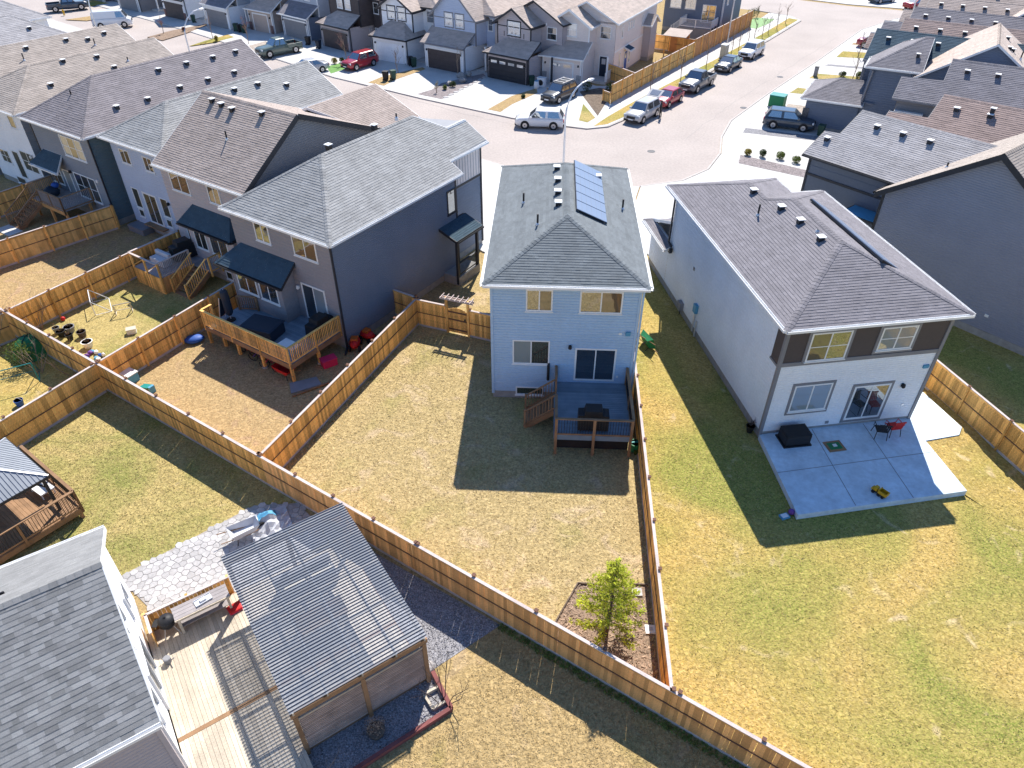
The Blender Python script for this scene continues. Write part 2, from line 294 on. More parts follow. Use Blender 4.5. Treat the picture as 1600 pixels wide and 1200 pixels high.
def roof(house,faces,m,trim='trim_white',gutter=True,ew=0.15,tw=0.33,fh=0.17,name='roof',cap=True,indiv=None,skip=()):
    rd=MB(); sg=MB(); cp=MB(); fa=MB(); gu=MB(); E={}
    key=lambda p:(round(p[0],2),round(p[1],2),round(p[2],2))
    for fi,f in enumerate(faces):
        rd.face([(p[0],p[1],p[2]-0.012) for p in f]); rd.face([(p[0],p[1],p[2]-0.10) for p in reversed(f)])
        if not (indiv is not None and fi==0): shingle_face(sg,f,ew,tw)
        for i in range(len(f)):
            a,b=f[i],f[(i+1)%len(f)]; k=tuple(sorted((key(a),key(b)))); E.setdefault(k,[]).append(fi)
    cen=[Vector([sum(p[i] for p in f)/len(f) for i in range(3)]) for f in faces]
    for (a,b),fs in E.items():
        A,B=Vector(a),Vector(b)
        if (a,b) in skip: continue
        if len(fs)==1:
            d=(B-A); L=d.length
            if L<0.05: continue
            mid=(A+B)/2; out=mid-cen[fs[0]]; out.z=0; dh=Vector((d.x,d.y,0))
            if dh.length<1e-3: continue
            nn=Vector((dh.y,-dh.x,0)).normalized()
            if nn.dot(out)<0: nn=-nn
            o=nn*0.015; dn=Vector((0,0,-fh)); P=[A+o*0,B+o*0,B+dn,A+dn]; Q=[p+nn*0.03 for p in P]
            up=Vector((0,0,0.012)); Q[0]+=up; Q[1]+=up; P[0]+=up; P[1]+=up
            fa.face(Q); fa.face(P[::-1]); fa.face([P[0],P[1],Q[1],Q[0]]); fa.face([P[3],Q[3],Q[2],P[2]]); fa.face([P[0],Q[0],Q[3],P[3]]); fa.face([P[1],P[2],Q[2],Q[1]])
            if gutter and abs(d.z)<0.05:
                G0=A+nn*0.032; G1=B+nn*0.032
                for (o0,o1,z0,z1) in ((0,0.10,-0.13,-0.12),(0.09,0.11,-0.12,-0.01),(0,0.006,-0.12,-0.01)):
                    pts=[]
                    k=len(gu.v)
                    for z in (z0,z1):
                        for (pp,oo) in ((G0,o0),(G1,o0),(G1,o1),(G0,o1)): gu.v.append(tuple(pp+nn*oo+Vector((0,0,z))))
                    for ff in ((3,2,1,0),(4,5,6,7),(0,1,5,4),(1,2,6,5),(2,3,7,6),(3,0,4,7)): gu.f.append(tuple(k+i for i in ff)); gu.t.append(1)
        elif cap:
            c=(cen[fs[0]]+cen[fs[1]])/2; 
            # hip or ridge if the faces fall away from the edge
            def under(fi):
                f=faces[fi]; P=[Vector(p) for p in f]; n=Vector((0,0,0))
                for i in range(len(P)): n+=P[i].cross(P[(i+1)%len(P)])
                n.normalize(); return -n if n.z<0 else n
            n0,n1=under(fs[0]),under(fs[1]); t0=cen[fs[0]]-A
            if n1.dot(t0)>-0.02: continue
            d=(B-A); L=d.length; d/=L
            s0=(n0-n1); s0=n0.cross(d); s1=n1.cross(d)
            if s0.dot(cen[fs[0]]-A)<0: s0=-s0
            if s1.dot(cen[fs[1]]-A)<0: s1=-s1
            if d.z<0: A,B,d=B,A,-d
            k=int(L/0.22)+1
            for i in range(k):
                q0=A+d*(L*i/k-0.02); q1=A+d*(L*(i+1)/k+0.02); h=0.034; t=random.uniform(0.82,1.12); up=(n0+n1).normalized()
                cp.face([q0+up*h,q0+s0*0.15+n0*0.03,q1+s0*0.15+n0*0.02,q1+up*(h-0.014)],t); cp.face([q0+s1*0.15+n1*0.03,q0+up*h,q1+up*(h-0.014),q1+s1*0.15+n1*0.02],t)
    R=rd.build(name,'soffit',house)
    if sg.f: tag(sg.build('shingles',m,R),kind='stuff')
    if cp.f: tag(cp.build('ridge_cap',m,R),kind='stuff')
    if fa.f: fa.build('fascia',trim,R)
    if gu.f: gu.build('gutter',trim,R)
    if indiv is not None:
        out=[]; shingle_face(MB(),faces[0],ew,tw,0.26,out,TH=0.013)
        out.sort(key=lambda t:indiv(t[0]+(t[2]-t[0])/2)); rest=MB()
        for i,(A,B,C,D,A2,B2,t,(n,V)) in enumerate(out):
            if (B-A).cross(D-A).dot(n)<0: A,B,C,D,A2,B2=B,A,D,C,B2,A2
            mb=MB() if i<300 else rest; mb.face([A,B,C,D],t); mb.face([A2,B2,B,A],t); mb.face([A,D,A2],t); mb.face([B2,C,B],t)
            if i<300: mb.build('shingle',m,R)
        tag(rest.build('shingles',m,R),kind='stuff')
    return R
def hip(x0,x1,y0,y1,ze,pitch,rear=True,front=True):
    """ridge along y. returns list of faces"""
    cx=(x0+x1)/2; w=(x1-x0)/2; zr=ze+w*pitch; ya=y0+w if rear else y0; yb=y1-w if front else y1
    if yb<ya: ya=yb=(ya+yb)/2
    a,b,c,d=(x0,y0,ze),(x1,y0,ze),(x1,y1,ze),(x0,y1,ze); r0=(cx,ya,zr); r1=(cx,yb,zr); F=[[b,c,r1,r0],[d,a,r0,r1]]
    if rear: F.append([a,b,r0])
    if front: F.append([c,d,r1])
    return F
def soffit_plate(house,x0,x1,y0,y1,z): MB().box(x0+0.02,x1-0.02,y0+0.02,y1-0.02,z-0.02,z).build('soffit','soffit',house)
def place(o,p,face):
    """orient a wall-mounted part: face '-y','+x','-x','+y' ; p = centre on wall"""
    rz={'-y':0,'+x':PI/2,'-x':-PI/2,'+y':PI}[face] if isinstance(face,str) else face
    o.location=p; o.rotation_euler=(0,0,rz); return o
def window(house,p,w,h,face='-y',split=1,rows=1,fr='trim_white',gl='glass',fw=0.07,sill=True,name='window',trim=None,gls=None,depth=0.06):
    """frame with one pane per light; outward is local -y"""
    f=MB(); y0,y1=-depth,0.01
    f.box(-w/2,w/2,y0,y1,-h/2,-h/2+fw); f.box(-w/2,w/2,y0,y1,h/2-fw,h/2); f.box(-w/2,-w/2+fw,y0,y1,-h/2+fw,h/2-fw); f.box(w/2-fw,w/2,y0,y1,-h/2+fw,h/2-fw)
    o=place(f.build(name,fr,house),p,face); iw=(w-2*fw); ih=h-2*fw
    for i in range(1,split): x=-w/2+fw+iw*i/split; MB().box(x-0.03,x+0.03,y0+0.01,0,-ih/2,ih/2).build('mullion',fr,o)
    for j in range(1,rows): z=-ih/2+ih*j/rows; MB().box(-iw/2,iw/2,y0+0.014,0,z-0.02,z+0.02).build('muntin',fr,o)
    for i in range(split):
        x0=-iw/2+iw*i/split; x1=x0+iw/split; off=0.008*(i%2); g=gls[i%len(gls)] if gls else gl
        MB().face([(x0,-0.036-off,-ih/2),(x1,-0.036-off,-ih/2),(x1,-0.036-off,ih/2),(x0,-0.036-off,ih/2)]).build('pane',g,o)
    if sill: MB().box(-w/2-0.04,w/2+0.04,-depth-0.035,0,-h/2-0.05,-h/2-0.002).build('sill',fr,o)
    if trim:
        t=MB(); a=0.13; t.box(-w/2-a,w/2+a,-0.045,0.0,h/2,h/2+a); t.box(-w/2-a,w/2+a,-0.045,0,-h/2-a-0.05,-h/2-0.052); t.box(-w/2-a,-w/2,-0.045,0,-h/2-0.052,h/2); t.box(w/2,w/2+a,-0.045,0,-h/2-0.052,h/2); t.build('casing',trim,o)
    return o
def wall_lamp(house,p,face='-y',m='c_black'):
    o=place(MB().box(-0.06,0.06,-0.03,0,-0.09,0.09).build('wall_lamp',m,house),p,face)
    MB().lathe([(0.03,0.12),(0.075,0.10),(0.09,-0.06),(0.05,-0.10)],8,(0,-0.11,0)).build('lamp_shade',m,o); MB().ell((0,-0.11,-0.10),(0.045,0.045,0.04),8,4).build('bulb','lamp_lens',o)
    MB().bar((0,-0.02,0.08),(0,-0.11,0.12),0.03,0.03).build('bracket',m,o); return o
def roof_vent(R,p,rz=0,s=0.36):
    b=MB().box(-s*0.36,s*0.36,-s*0.36,s*0.36,-0.14,0.17).build('roof_vent','metal_dark',R,p,rz)
    MB().prism([(-s/2,-s/2),(s/2,-s/2),(s/2,s/2),(-s/2,s/2)],0.17,0.205).build('vent_hood','trim_white',b); return b
def vent_pipe(R,p,h=0.5):
    b=MB().lathe([(0.13,-0.12),(0.10,0.04),(0.055,0.10)],8).build('vent_pipe','metal_light',R,p); MB().tube([(0,0,0),(0,0,h)],0.05,8).build('pipe','metal_dark',b); return b
def downspout(house,x,y,z1,m='trim_dark',z0=0.15,w=0.09,out=(0.0,-0.5)):
    mb=MB().box(x-w/2,x+w/2,y-w/2,y+w/2,z0,z1); mb.bar((x,y,z0+0.02),(x+out[0],y+out[1],z0-0.08),w,w); mb.build('downspout',m,house)
def garage_door(house,p,w,h,m,panels=4,cols=4,win=False,face='-y'):
    o=place(MB().box(-w/2,w/2,-0.03,0.0,0,h).build('garage_door',m,house),p,face); ph=h/panels
    for i in range(panels):
        MB().box(-w/2+0.02,w/2-0.02,-0.055,-0.03,i*ph+0.015,(i+1)*ph-0.015).build('panel',m,o)
    if win:
        for j in range(cols): 
            x=-w/2+w*(j+0.5)/cols; MB().box(x-w/cols*0.34,x+w/cols*0.34,-0.066,-0.05,h-ph*0.78,h-ph*0.25).build('pane','glass_curtain',o)
    return o
def door(house,p,w,h,m,face='-y',frame='trim_white'):
    f=MB(); f.box(-w/2-0.1,-w/2,-0.06,0,0,h+0.1); f.box(w/2,w/2+0.1,-0.06,0,0,h+0.1); f.box(-w/2,w/2,-0.06,0,h,h+0.1)
    o=place(f.build('door',frame,house),p,face); MB().box(-w/2,w/2,-0.04,0,0,h).build('leaf',m,o); MB().box(-w/4,w/4,-0.05,-0.04,h*0.62,h*0.9).build('pane','glass_curtain',o); MB().ell((w/2-0.1,-0.06,1.0),(0.03,0.03,0.05),6,4).build('handle','metal_light',o); return o
# ---------------- fences, decks ----------------
BOARD=[]
def fence(name,label,p0,p1,h=1.8,single=True,mcap='cedar_cap',mboard='cedar',side=1,group='cedar board fences between the yards',bw=0.14,rails=True,rust=False):
    dx,dy=p1[0]-p0[0],p1[1]-p0[1]; L=math.hypot(dx,dy); o=thing(name,label,'fence',(p0[0],p0[1],0),math.atan2(dy,dx),group)
    if not BOARD:
        for w_ in (0.130,0.135,0.1385): BOARD.append(MB().box(-w_/2,w_/2,-0.009,0.009,0.12,1.74).mesh('board','cedar'))
        for w_ in (0.130,0.135,0.1385): BOARD.append(MB().box(-w_/2,w_/2,-0.009,0.009,0.12,1.74).mesh('board','cedar_rust'))
    x=0.05; fm=MB()
    while x<L-0.02:
        if single:
            b=inst('board',BOARD[random.choice((0,1,2,2,2,2,2))+(3 if rust else 0)],o,(x+0.07,random.uniform(-0.003,0.003),random.uniform(-0.012,0.012)),(random.uniform(-.004,.004),random.uniform(-.006,.006),0))
            if h!=1.8: b.scale=(1,1,h/1.8)
        else: fm.box(x,x+bw-random.choice((0.002,0.002,0.006)),-0.009,0.009,0.12,h-0.06,t=random.uniform(0.75,1.25))
        x+=bw
    if fm.f: tag(fm.build('boards',mboard if mboard!='cedar' else 'cedar_far',o),kind='stuff')
    n=max(1,round(L/2.44))
    for i in range(n+1):
        px=min(max(L*i/n,0.05),L-0.05); y=side*0.055
        po=MB().box(px-0.045,px+0.045,y-0.045,y+0.045,-0.05,h+0.05).build('post','cedar_rust' if rust else 'cedar',o)
        MB().prism([(px-0.065,y-0.065),(px+0.065,y-0.065),(px+0.065,y+0.065),(px-0.065,y+0.065)],h+0.05,h+0.085).build('post_cap','cedar_rail',po)
    MB().box(0,L,-0.058,0.058,h-0.04,h-0.008).build('top_cap',mcap,o)
    MB().box(0,L,-0.022,0.022,0.0,0.135).build('kickboard',mcap,o)
    if rails:
        for s in (-1,1): MB().box(0.02,L-0.02,min(s*0.0095,s*0.034),max(s*0.0095,s*0.034),0.92,0.965).build('rail','cedar_rail',o)
        for s in (-1,1): MB().box(0.02,L-0.02,min(s*0.0095,s*0.03),max(s*0.0095,s*0.03),h-0.14,h-0.05).build('rail','cedar',o)
    return o
def railing(par,a,b,z,h=1.0,m='wood_brown',bal='wood_brown',gap=0.13,posts=True,bw=0.035,ends=(True,True),npost=None):
    a=Vector((*a,0)); b=Vector((*b,0)); d=b-a; L=d.length; d/=L; n=npost or max(1,round(L/1.9))
    for i in range(n+1):
        if (i==0 and not ends[0]) or (i==n and not ends[1]): continue
        p=a+d*(L*i/n); MB().box(p.x-0.045,p.x+0.045,p.y-0.045,p.y+0.045,z-0.25,z+h+0.02).build('railing_post',m,par)
    MB().bar((a.x,a.y,z+h+0.02),(b.x,b.y,z+h+0.02),0.13,0.04).build('top_rail',m,par); MB().bar((a.x,a.y,z+0.11),(b.x,b.y,z+0.11),0.04,0.08).build('bottom_rail',m,par)
    k=int(L/gap); me=MB().box(-bw/2,bw/2,-bw/2,bw/2,0.14,h).mesh('baluster',bal); ang=math.atan2(d.y,d.x)
    for i in range(1,k): p=a+d*(L*i/k); inst('baluster',me,par,(p.x,p.y,z),(0,0,ang))
def deck_planks(par,x0,x1,y0,y1,z,m,pw=0.14,along='x',single=False):
    if single:
        i=y0
        while i<y1-0.02: MB().box(x0,x1,i,min(i+pw-0.008,y1),z-0.03,z+random.uniform(-.002,.002)).build('plank',m,par); i+=pw
        return
    mb=MB(); i=y0 if along=='x' else x0; e=y1 if along=='x' else x1
    while i<e-0.02:
        t=random.uniform(0.88,1.12); j=min(i+pw-0.008,e)
        if along=='x': mb.box(x0,x1,i,j,z-0.03,z,t=t)
        else: mb.box(i,j,y0,y1,z-0.03,z,t=t)
        i+=pw
    tag(mb.build('deck_planks',m,par),kind='stuff')
def stairs(par,a,dirv,n,rise,run,w,m,z_top,rail='wood_brown'):
    """steps from point a (top, centre) going in dirv"""
    d=Vector((*dirv,0)).normalized(); s=Vector((-d.y,d.x,0)); a=Vector((*a,0))
    for i in range(n):
        c=a+d*(run*(i+0.5)); z=z_top-rise*(i+1); MB().bar(c-s*w/2+Vector((0,0,z)),c+s*w/2+Vector((0,0,z)),run+0.02,0.045).build('tread',m,par)
    for sg in (-1,1):
        p=a+s*sg*(w/2-0.03); q=p+d*(run*n); MB().bar(p+Vector((0,0,z_top-0.15)),q+Vector((0,0,z_top-rise*n-0.1)),0.045,0.26).build('stringer',m,par)
        MB().bar(p+Vector((0,0,z_top+0.9)),q+Vector((0,0,z_top-rise*n+0.9)),0.09,0.045).build('handrail',rail,par)
        MB().bar(p+Vector((0,0,z_top+0.12)),q+Vector((0,0,z_top-rise*n+0.12)),0.04,0.06).build('bottom_rail',rail,par)
        MB().box(q.x-0.045,q.x+0.045,q.y-0.045,q.y+0.045,-0.02,z_top-rise*n+1.0).build('railing_post',rail,par)
        k=int(run*n/0.14)
        for i in range(1,k):
            r=p+d*(run*n*i/k); zz=z_top-rise*n*i/k; MB().box(r.x-0.018,r.x+0.018,r.y-0.018,r.y+0.018,zz+0.1,zz+0.9).build('baluster',rail,par)
# ================= THE SETTING =================
tag(MB().face([(-900,-300,0),(900,-300,0),(900,1200,0),(-900,1200,0)]).build('ground','lawn_brown'),kind='structure')
far_kerb=[(-110,166),(-75,135.5),(-45.35,109.9),(-20.4,86.5),(-9.6,78.5),(0,72.1),(4.5,69.9),(7.2,68.9),(9.3,69.5),(11.4,71.9),(22.5,87.6),(34.8,104.6),(43.2,117.0),(42.6,120.5),(38,125),(20,138),(-10,160)]
near_kerb=[(-10,178),(26,152),(46,135),(55,128),(72,120),(100,112),(100,98),(70,112),(58,118.4),(49.9,111),(37.6,93.6),(27.9,80.3),(21.6,71.2),(19.6,66.5),(18.5,62.3),(16.6,58.6),(14,56.2),(10.4,55),(6,55.2),(2,57.2),(-5.8,63.4),(-15,71),(-26,79.8),(-51,102.3),(-80,127),(-118,158)]
sheet('road',far_kerb+near_kerb,0.004,'asphalt')
def slab(name,poly,m='concrete',z=0.10):
    return tag(MB().prism(poly,0.0,z).build(name,m),kind='structure')
# sidewalks and driveways (raised a kerb's height above the road)
slab('pavement_across',[(-112,164),(-75.3,135.2),(-45.6,109.8),(-20.6,86.5),(-9.7,78.6),(0,72.2),(4.6,70),(7.2,69.0),(9.2,69.6),(11.3,72.0),(22.4,87.7),(34.7,104.7),(43.1,117.1),(42.5,120.4),(40,122.5),(31.5,108.5),(22.8,96.5),(13.5,83.5),(9.5,83),(6.5,86.5),(0,87.5),(-9,92.5),(-20,100.5),(-32,111),(-45,117),(-64,130),(-100,160)])
slab('pavement_right',[(58.1,118.3),(50,110.9),(37.7,93.5),(28,80.2),(21.7,71.1),(19.7,66.4),(18.6,62.2),(16.7,58.5),(14.1,56.1),(10.4,54.9),(9.6,52),(8.6,45),(9.4,43),(16,43.5),(20,47.5),(30,62),(40,80),(52,98),(64,116)])
slab('pavement_left',[(10.3,54.9),(6,55.1),(2,57.1),(-5.8,63.3),(-15,70.9),(-26,79.7),(-51,102.2),(-80,126.9),(-84,122),(-52,92),(-30,70),(-14,56),(-6,48.5),(-2,43.8),(0,42.5),(6.5,42.5),(8.5,45),(9.5,52)])
slab('pavement_far',[(-12,181),(26,153.2),(46,136.2),(55,129.2),(72,121.2),(100,113.2),(150,140),(60,220)])
slab('pavement_corner',[(58.2,118.6),(70,112.2),(100,98.2),(96,90),(66,104)])
def kerb_line(name,pts):
    mb=MB()
    for a,b in zip(pts,pts[1:]): mb.bar((a[0],a[1],0.055),(b[0],b[1],0.055),0.16,0.11)
    tag(mb.build(name,'kerb'),kind='structure')
kerb_line('kerb_across',far_kerb[1:-2]); kerb_line('kerb_right',near_kerb[8:18]); kerb_line('kerb_left',near_kerb[18:])
# concrete joints across the pavement
mb=MB()
for a,b in zip(near_kerb[8:15],near_kerb[9:16]):
    d=Vector((b[0]-a[0],b[1]-a[1])); L=d.length; d/=L; n=Vector((-d.y,d.x)); n=n if n.x>0 else -n
    k=int(L/1.6)
    for i in range(k): p=Vector(a)+d*(L*i/max(k,1)); mb.bar((p.x+n.x*.1,p.y+n.y*.1,0.102),(p.x+n.x*1.9,p.y+n.y*1.9,0.102),0.025,0.006)
    mb.bar((a[0]+n.x*1.9,a[1]+n.y*1.9,0.102),(b[0]+n.x*1.9,b[1]+n.y*1.9,0.102),0.03,0.006)
tag(mb.build('pavement_joints','joint'),kind='structure')
# thin crack lines and oil stains on the road: tar seams
mb=MB()
for a,b in (((-40,103),(-6,74.5)),((-6,74.5),(4,67.5)),((16,66),(24,78)),((24,78),(45,107))):
    P=[Vector((a[0]+(b[0]-a[0])*i/14+random.uniform(-.2,.2),a[1]+(b[1]-a[1])*i/14+random.uniform(-.2,.2),0.008)) for i in range(15)]
    for p,q in zip(P,P[1:]): mb.bar(p,q,0.05,0.004)
tag(mb.build('road_seams','joint'),kind='structure')
def patch(name,poly,m,z=0.112):
    return tag(MB().prism(poly,0.05,z).build(name,m),kind='structure')
patch('planting_bed_gravel',[(-10.28,79.96),(-8.83,81.62),(-7.96,84.1),(-3.38,88.05),(-2.97,86.7),(-7.49,78.13)],'gravel_plum')
patch('front_lawn_strip',[(-2.5,74.66),(0,79.27),(2.7,82.11),(2.79,80.43),(0,76.36),(-1.17,73.83)],'lawn_tan')
patch('planting_bed_mulch',[(-16.32,84.35),(-15.06,86.7),(-10.8,90.86),(-10.33,90),(-13.41,85.38),(-14.33,83.09)],'lawn_tan')
patch('front_lawn_bright',[(-22.43,91.15),(-20.83,92.91),(-19.5,91.9),(-19.8,90.28),(-21.27,88.05)],'c_turf')
patch('planting_bed_tan',[(-34.91,101.28),(-33.23,104.11),(-32.12,100.93),(-33.71,98.57)],'gravel_tan')
patch('front_lawn_yellow',[(-42.61,101.28),(-41.54,104.11),(-39.6,107.85),(-38.24,106.33),(-40.01,103.39)],'lawn_gold')
patch('planting_bed_soil',[(-50.23,106.33),(-48.43,110.21),(-44.88,114.76),(-44.36,113.49),(-45.77,108.63),(-47.4,104.48)],'mulch')
patch('far_lawn_patch',[(-67,117.5),(-62,122.5),(-60.5,121.5),(-63.5,116.8)],'lawn_tan')
patch('far_lawn_strip',[(-73,128.5),(-70,133),(-66,130),(-69.5,126.5)],'lawn_gold')
patch('corner_garden',[(8.6,72.6),(7.4,80.9),(9.7,82.3),(12.2,81),(9.9,77.0)],'soil'); patch('corner_lawn',[(6.6,71.2),(7.45,76.5),(8.3,72.0),(7.4,70.6)],'lawn_green')
patch('boulevard_grass',[(7.9,69.5),(9.3,70.1),(11.1,72.2),(22.15,87.8),(34.4,104.8),(42.9,117.4),(41.9,118.6),(35.0,108.2),(25.3,94.4),(16.9,82.8),(12.8,77.2),(9.6,72.4)],'lawn_gold')
patch('yard_bright_grass',[(33.6,113.0),(35.2,116.5),(37.0,119),(39.5,117.8),(37.6,114.6),(35.0,111.4)],'c_turf')
strips=[('lawn_gold',[(40.85,95.67),(42.72,98.57),(47.2,97.3),(46,94.6)]),('lawn_green',[(34.26,86.17),(35.7,88.05),(40.9,86.5),(39.9,84.1)]),('lawn_green',[(30.28,80.43),(31.79,82.35),(36,80.1),(35.2,78.7)]),('gravel_tan',[(27.85,74.45),(28.89,76.58),(33.3,74.4),(32.2,71.7)]),('gravel',[(22.5,68.98),(29,66.5),(28,65.5),(21.93,67.71)]),('gravel_plum',[(20.21,61.88),(25.6,57.8),(25,56.2),(19.55,59.91)]),('gravel',[(38,91.6),(38.6,92.2),(43,90.7),(42.6,89.9)]),('lawn_tan',[(45.2,102.2),(45.8,103),(49,101.7),(48.5,100.9)])]
for i,(m,p) in enumerate(strips): patch(('lawn_strip' if 'lawn' in m else 'gravel_strip'),p,m)
for k,(x,y) in enumerate(((30,160),(40,152),(52,142),(63,134),(76,128))): patch('lawn_strip',[(x,y),(x+1.6,y-1),(x+9,y+9),(x+7.4,y+10)],'lawn_gold' if k%2 else 'lawn_tan')
# back-yard lawns, a few millimetres above the ground sheet
RX=lambda x:28.65-(x+20.87)*0.6630      # the rear property line y(x)
FB0,FB1=(-5.48,34.85),(-10.84,22.0); FD0,FD1=(6.27,29.9),(4.99,11.46)
sheet('lawn_main_yard',[(-10.8,RX(-10.84)),(4.99,11.5),(6.2,28.9),(8.2,45),(0.5,44),(-2.2,42.6),(-5.45,34.85)],0.006,'lawn_straw')
sheet('lawn_right_yard',[(5.0,11.45),(14,5.5),(40,-10),(44,20),(30,34),(24,42),(18,44),(9,44),(6.3,29)],0.006,'lawn_gold')
sheet('lawn_left_neighbour',[(-20.85,28.6),(-10.9,22.05),(-5.5,34.85),(-2.3,42.5),(-8,50),(-16.3,37.1)],0.006,'lawn_tan')
sheet('lawn_goal_yard',[(-28.2,33.5),(-20.9,28.7),(-16.3,37.1),(-14,42),(-20,46),(-22.3,43.8)],0.006,'lawn_green')
sheet('lawn_bare_yard',[(-36,38.7),(-28.2,33.55),(-22.3,43.8),(-20,48),(-26,52),(-28.6,47.4)],0.006,'lawn_tan')
sheet('lawn_corner_yard',[(-46,45.3),(-36.1,38.75),(-28.6,47.4),(-27,52),(-40,60)],0.006,'lawn_tan')
sheet('lawn_patio_yard',[(-20.87,28.6),(-9.3,20.95),(-15.3,16.9),(-26,14),(-24,24)],0.006,'lawn_green')
sheet('lawn_play_yard',[(-36,38.6),(-20.9,28.6),(-23.3,24.3),(-30,12),(-50,14)],0.007,'lawn_gold')
# straw and green tufts standing in the near lawns
def inpoly(x,y,P):
    c=False
    for i in range(len(P)):
        (x0,y0),(x1,y1)=P[i],P[(i+1)%len(P)]
        if (y0>y)!=(y1>y) and x<(x1-x0)*(y-y0)/(y1-y0)+x0: c=not c
    return c
def tufts(name,poly,n,m,label,hmin=0.008,hmax=0.026):
    xs=[p[0] for p in poly]; ys=[p[1] for p in poly]; mb=MB(); k=0
    while k<n:
        x,y=random.uniform(min(xs),max(xs)),random.uniform(min(ys),max(ys))
        if not inpoly(x,y,poly): continue
        k+=1; t=random.uniform(0.8,1.3)
        for j in range(3):
            a=random.uniform(0,2*PI); w=random.uniform(0.012,0.03); h=random.uniform(hmin,hmax); q=random.uniform(0,2*PI); r=h*0.9
            bx,by=x+random.uniform(-.05,.05),y+random.uniform(-.05,.05)
            mb.face([(bx+math.cos(a)*w,by+math.sin(a)*w,0.006),(bx-math.cos(a)*w,by-math.sin(a)*w,0.006),(bx+math.cos(q)*r,by+math.sin(q)*r,0.006+h)],t)
    tag(mb.build(name,m),label,'grass',kind='stuff')
MY=[(-10.6,RX(-10.6)+.1),(4.85,11.7),(6.0,28.0),(-0.95,28.1),(-0.8,33),(-5.4,34.6)]
RY=[(5.15,11.6),(13,6.2),(20,8),(24,14),(23,22.5),(21,24),(19,20.5),(12,19.5),(11.5,25),(6.4,30)]
tufts('grass',MY,16000,'straw_blade','dry straw-coloured grass of the fenced yard behind the blue house')
tufts('grass',RY,9000,'straw_blade','yellow dry grass of the open yard by the concrete patio'); tufts('grass',RY,4000,'green_blade','green blades mixed into the yellow lawn by the concrete patio')
tufts('grass',[(-7,RX(-7)-.3),(8,9.2),(6,6),(-4.5,9.8),(-2,11.8),(-0.5,15)],8000,'straw_blade','brown dry grass in the foreground yard behind the long fence')
tufts('grass',[(-20.6,28.3),(-10.6,21.6),(-15.2,17.3),(-20,14),(-23.8,23.5)],8000,'straw_blade','short dry grass of the yard beside the stone patio')
tufts('grass',[(-20.6,28.3),(-10.6,21.6),(-15.2,17.3),(-20,14),(-23.8,23.5)],3000,'green_blade','green grass in the yard beside the stone patio')
def strip(name,a,b,off,w_,n,m,label):
    d=Vector((b[0]-a[0],b[1]-a[1])).normalized(); q=Vector((d.y,-d.x)); P=[Vector(a)+q*off,Vector(b)+q*off,Vector(b)+q*(off+w_),Vector(a)+q*(off+w_)]; tufts(name,[tuple(p) for p in P],n,m,label,0.03,0.11)
strip('grass',(4.99,11.46),(6.27,29.9),.06,.22,1500,'green_blade','taller green grass along the gold lawn side of the dividing fence')
strip('grass',(4.99,11.46),(6.27,29.9),-.2,.14,500,'straw_blade','dry grass along the straw lawn side of the dividing fence')
strip('grass',FB1,FB0,.06,.22,1000,'straw_blade','dry grass fringe along the tall fence left of the straw lawn')
strip('grass',(-10.8,RX(-10.8)),(4.9,RX(4.9)),-.28,.2,1300,'straw_blade','dry grass fringe on the straw lawn side of the back fence')
strip('grass',(-.4,RX(-.4)),(9,RX(9)),.06,.25,900,'green_blade','green grass fringe in the shade of the back fence')
strip('grass',(5.0,RX(5.0)),(9.5,RX(9.5)),-.28,.2,700,'green_blade','green grass fringe at the near corner of the gold lawn')
# ================= FENCES =================
def RP(x): return (x,RX(x))
GF='cedar board fences between the yards'
fence('fence','long cedar fence behind the pine bed, nearest the camera',RP(-3.6),RP(9.6),rust=True,side=1)
fence('fence','cedar fence run behind the corrugated pergola, closing the straw lawn',RP(-10.85),RP(-3.6),rust=True,side=1)
fence('fence','cedar fence run between the deck house yard and the shaded lawn of the gazebo',RP(-20.87),RP(-10.85),side=1)
fence('fence','cedar fence run along the flower pots of the goal yard',RP(-28.15),RP(-20.87),side=1)
fence('fence','cedar fence run at the far left behind the bare yard',RP(-37),RP(-28.15),side=1,single=False)
fence('fence','tall cedar fence between the straw lawn and the brown yard of the deck house',FB1,FB0,side=1)
fence('fence','cedar fence beside the gate, running to the blue house wall',(-2.40,33.6),(-0.74,32.95),side=1)
fence('fence','cedar fence between the yard corner and the arbor gate',(-5.46,34.78),(-3.72,34.12),side=1)
fence('fence','short cedar fence stub joining the grey house wall to the corner post',(-7.25,36.08),(-5.5,35.0),side=1)
fence('fence','cedar fence with straight top dividing the straw lawn from the gold lawn',FD1,FD0,side=-1)
fence('fence','cedar fence between the goal yard and the brown yard of the deck house',(-20.85,28.75),(-16.3,37.1),side=-1)
fence('fence','cedar fence between the goal yard and the bare yard',(-28.12,33.7),(-22.2,43.9),side=-1)
fence('fence','weathered cedar fence below the stair deck of the dark teal house',(-36.0,38.9),(-28.5,47.5),single=False,side=-1)
fence('fence','cedar fence at the left edge beside the white house',(-42,43.2),(-35.6,53.2),single=False,side=-1)
fence('fence','cedar fence between the gazebo lawn and the shrub corner',(-24.2,22.4),(-20.95,28.55),side=1)
fence('fence','cedar fence on the left edge behind the bare shrubs',(-31.5,29.5),(-28.2,33.3),side=1,single=False)
fence('fence','golden cedar fence right of the concrete patio',(23.9,19.2),(21.4,29.2),side=1)
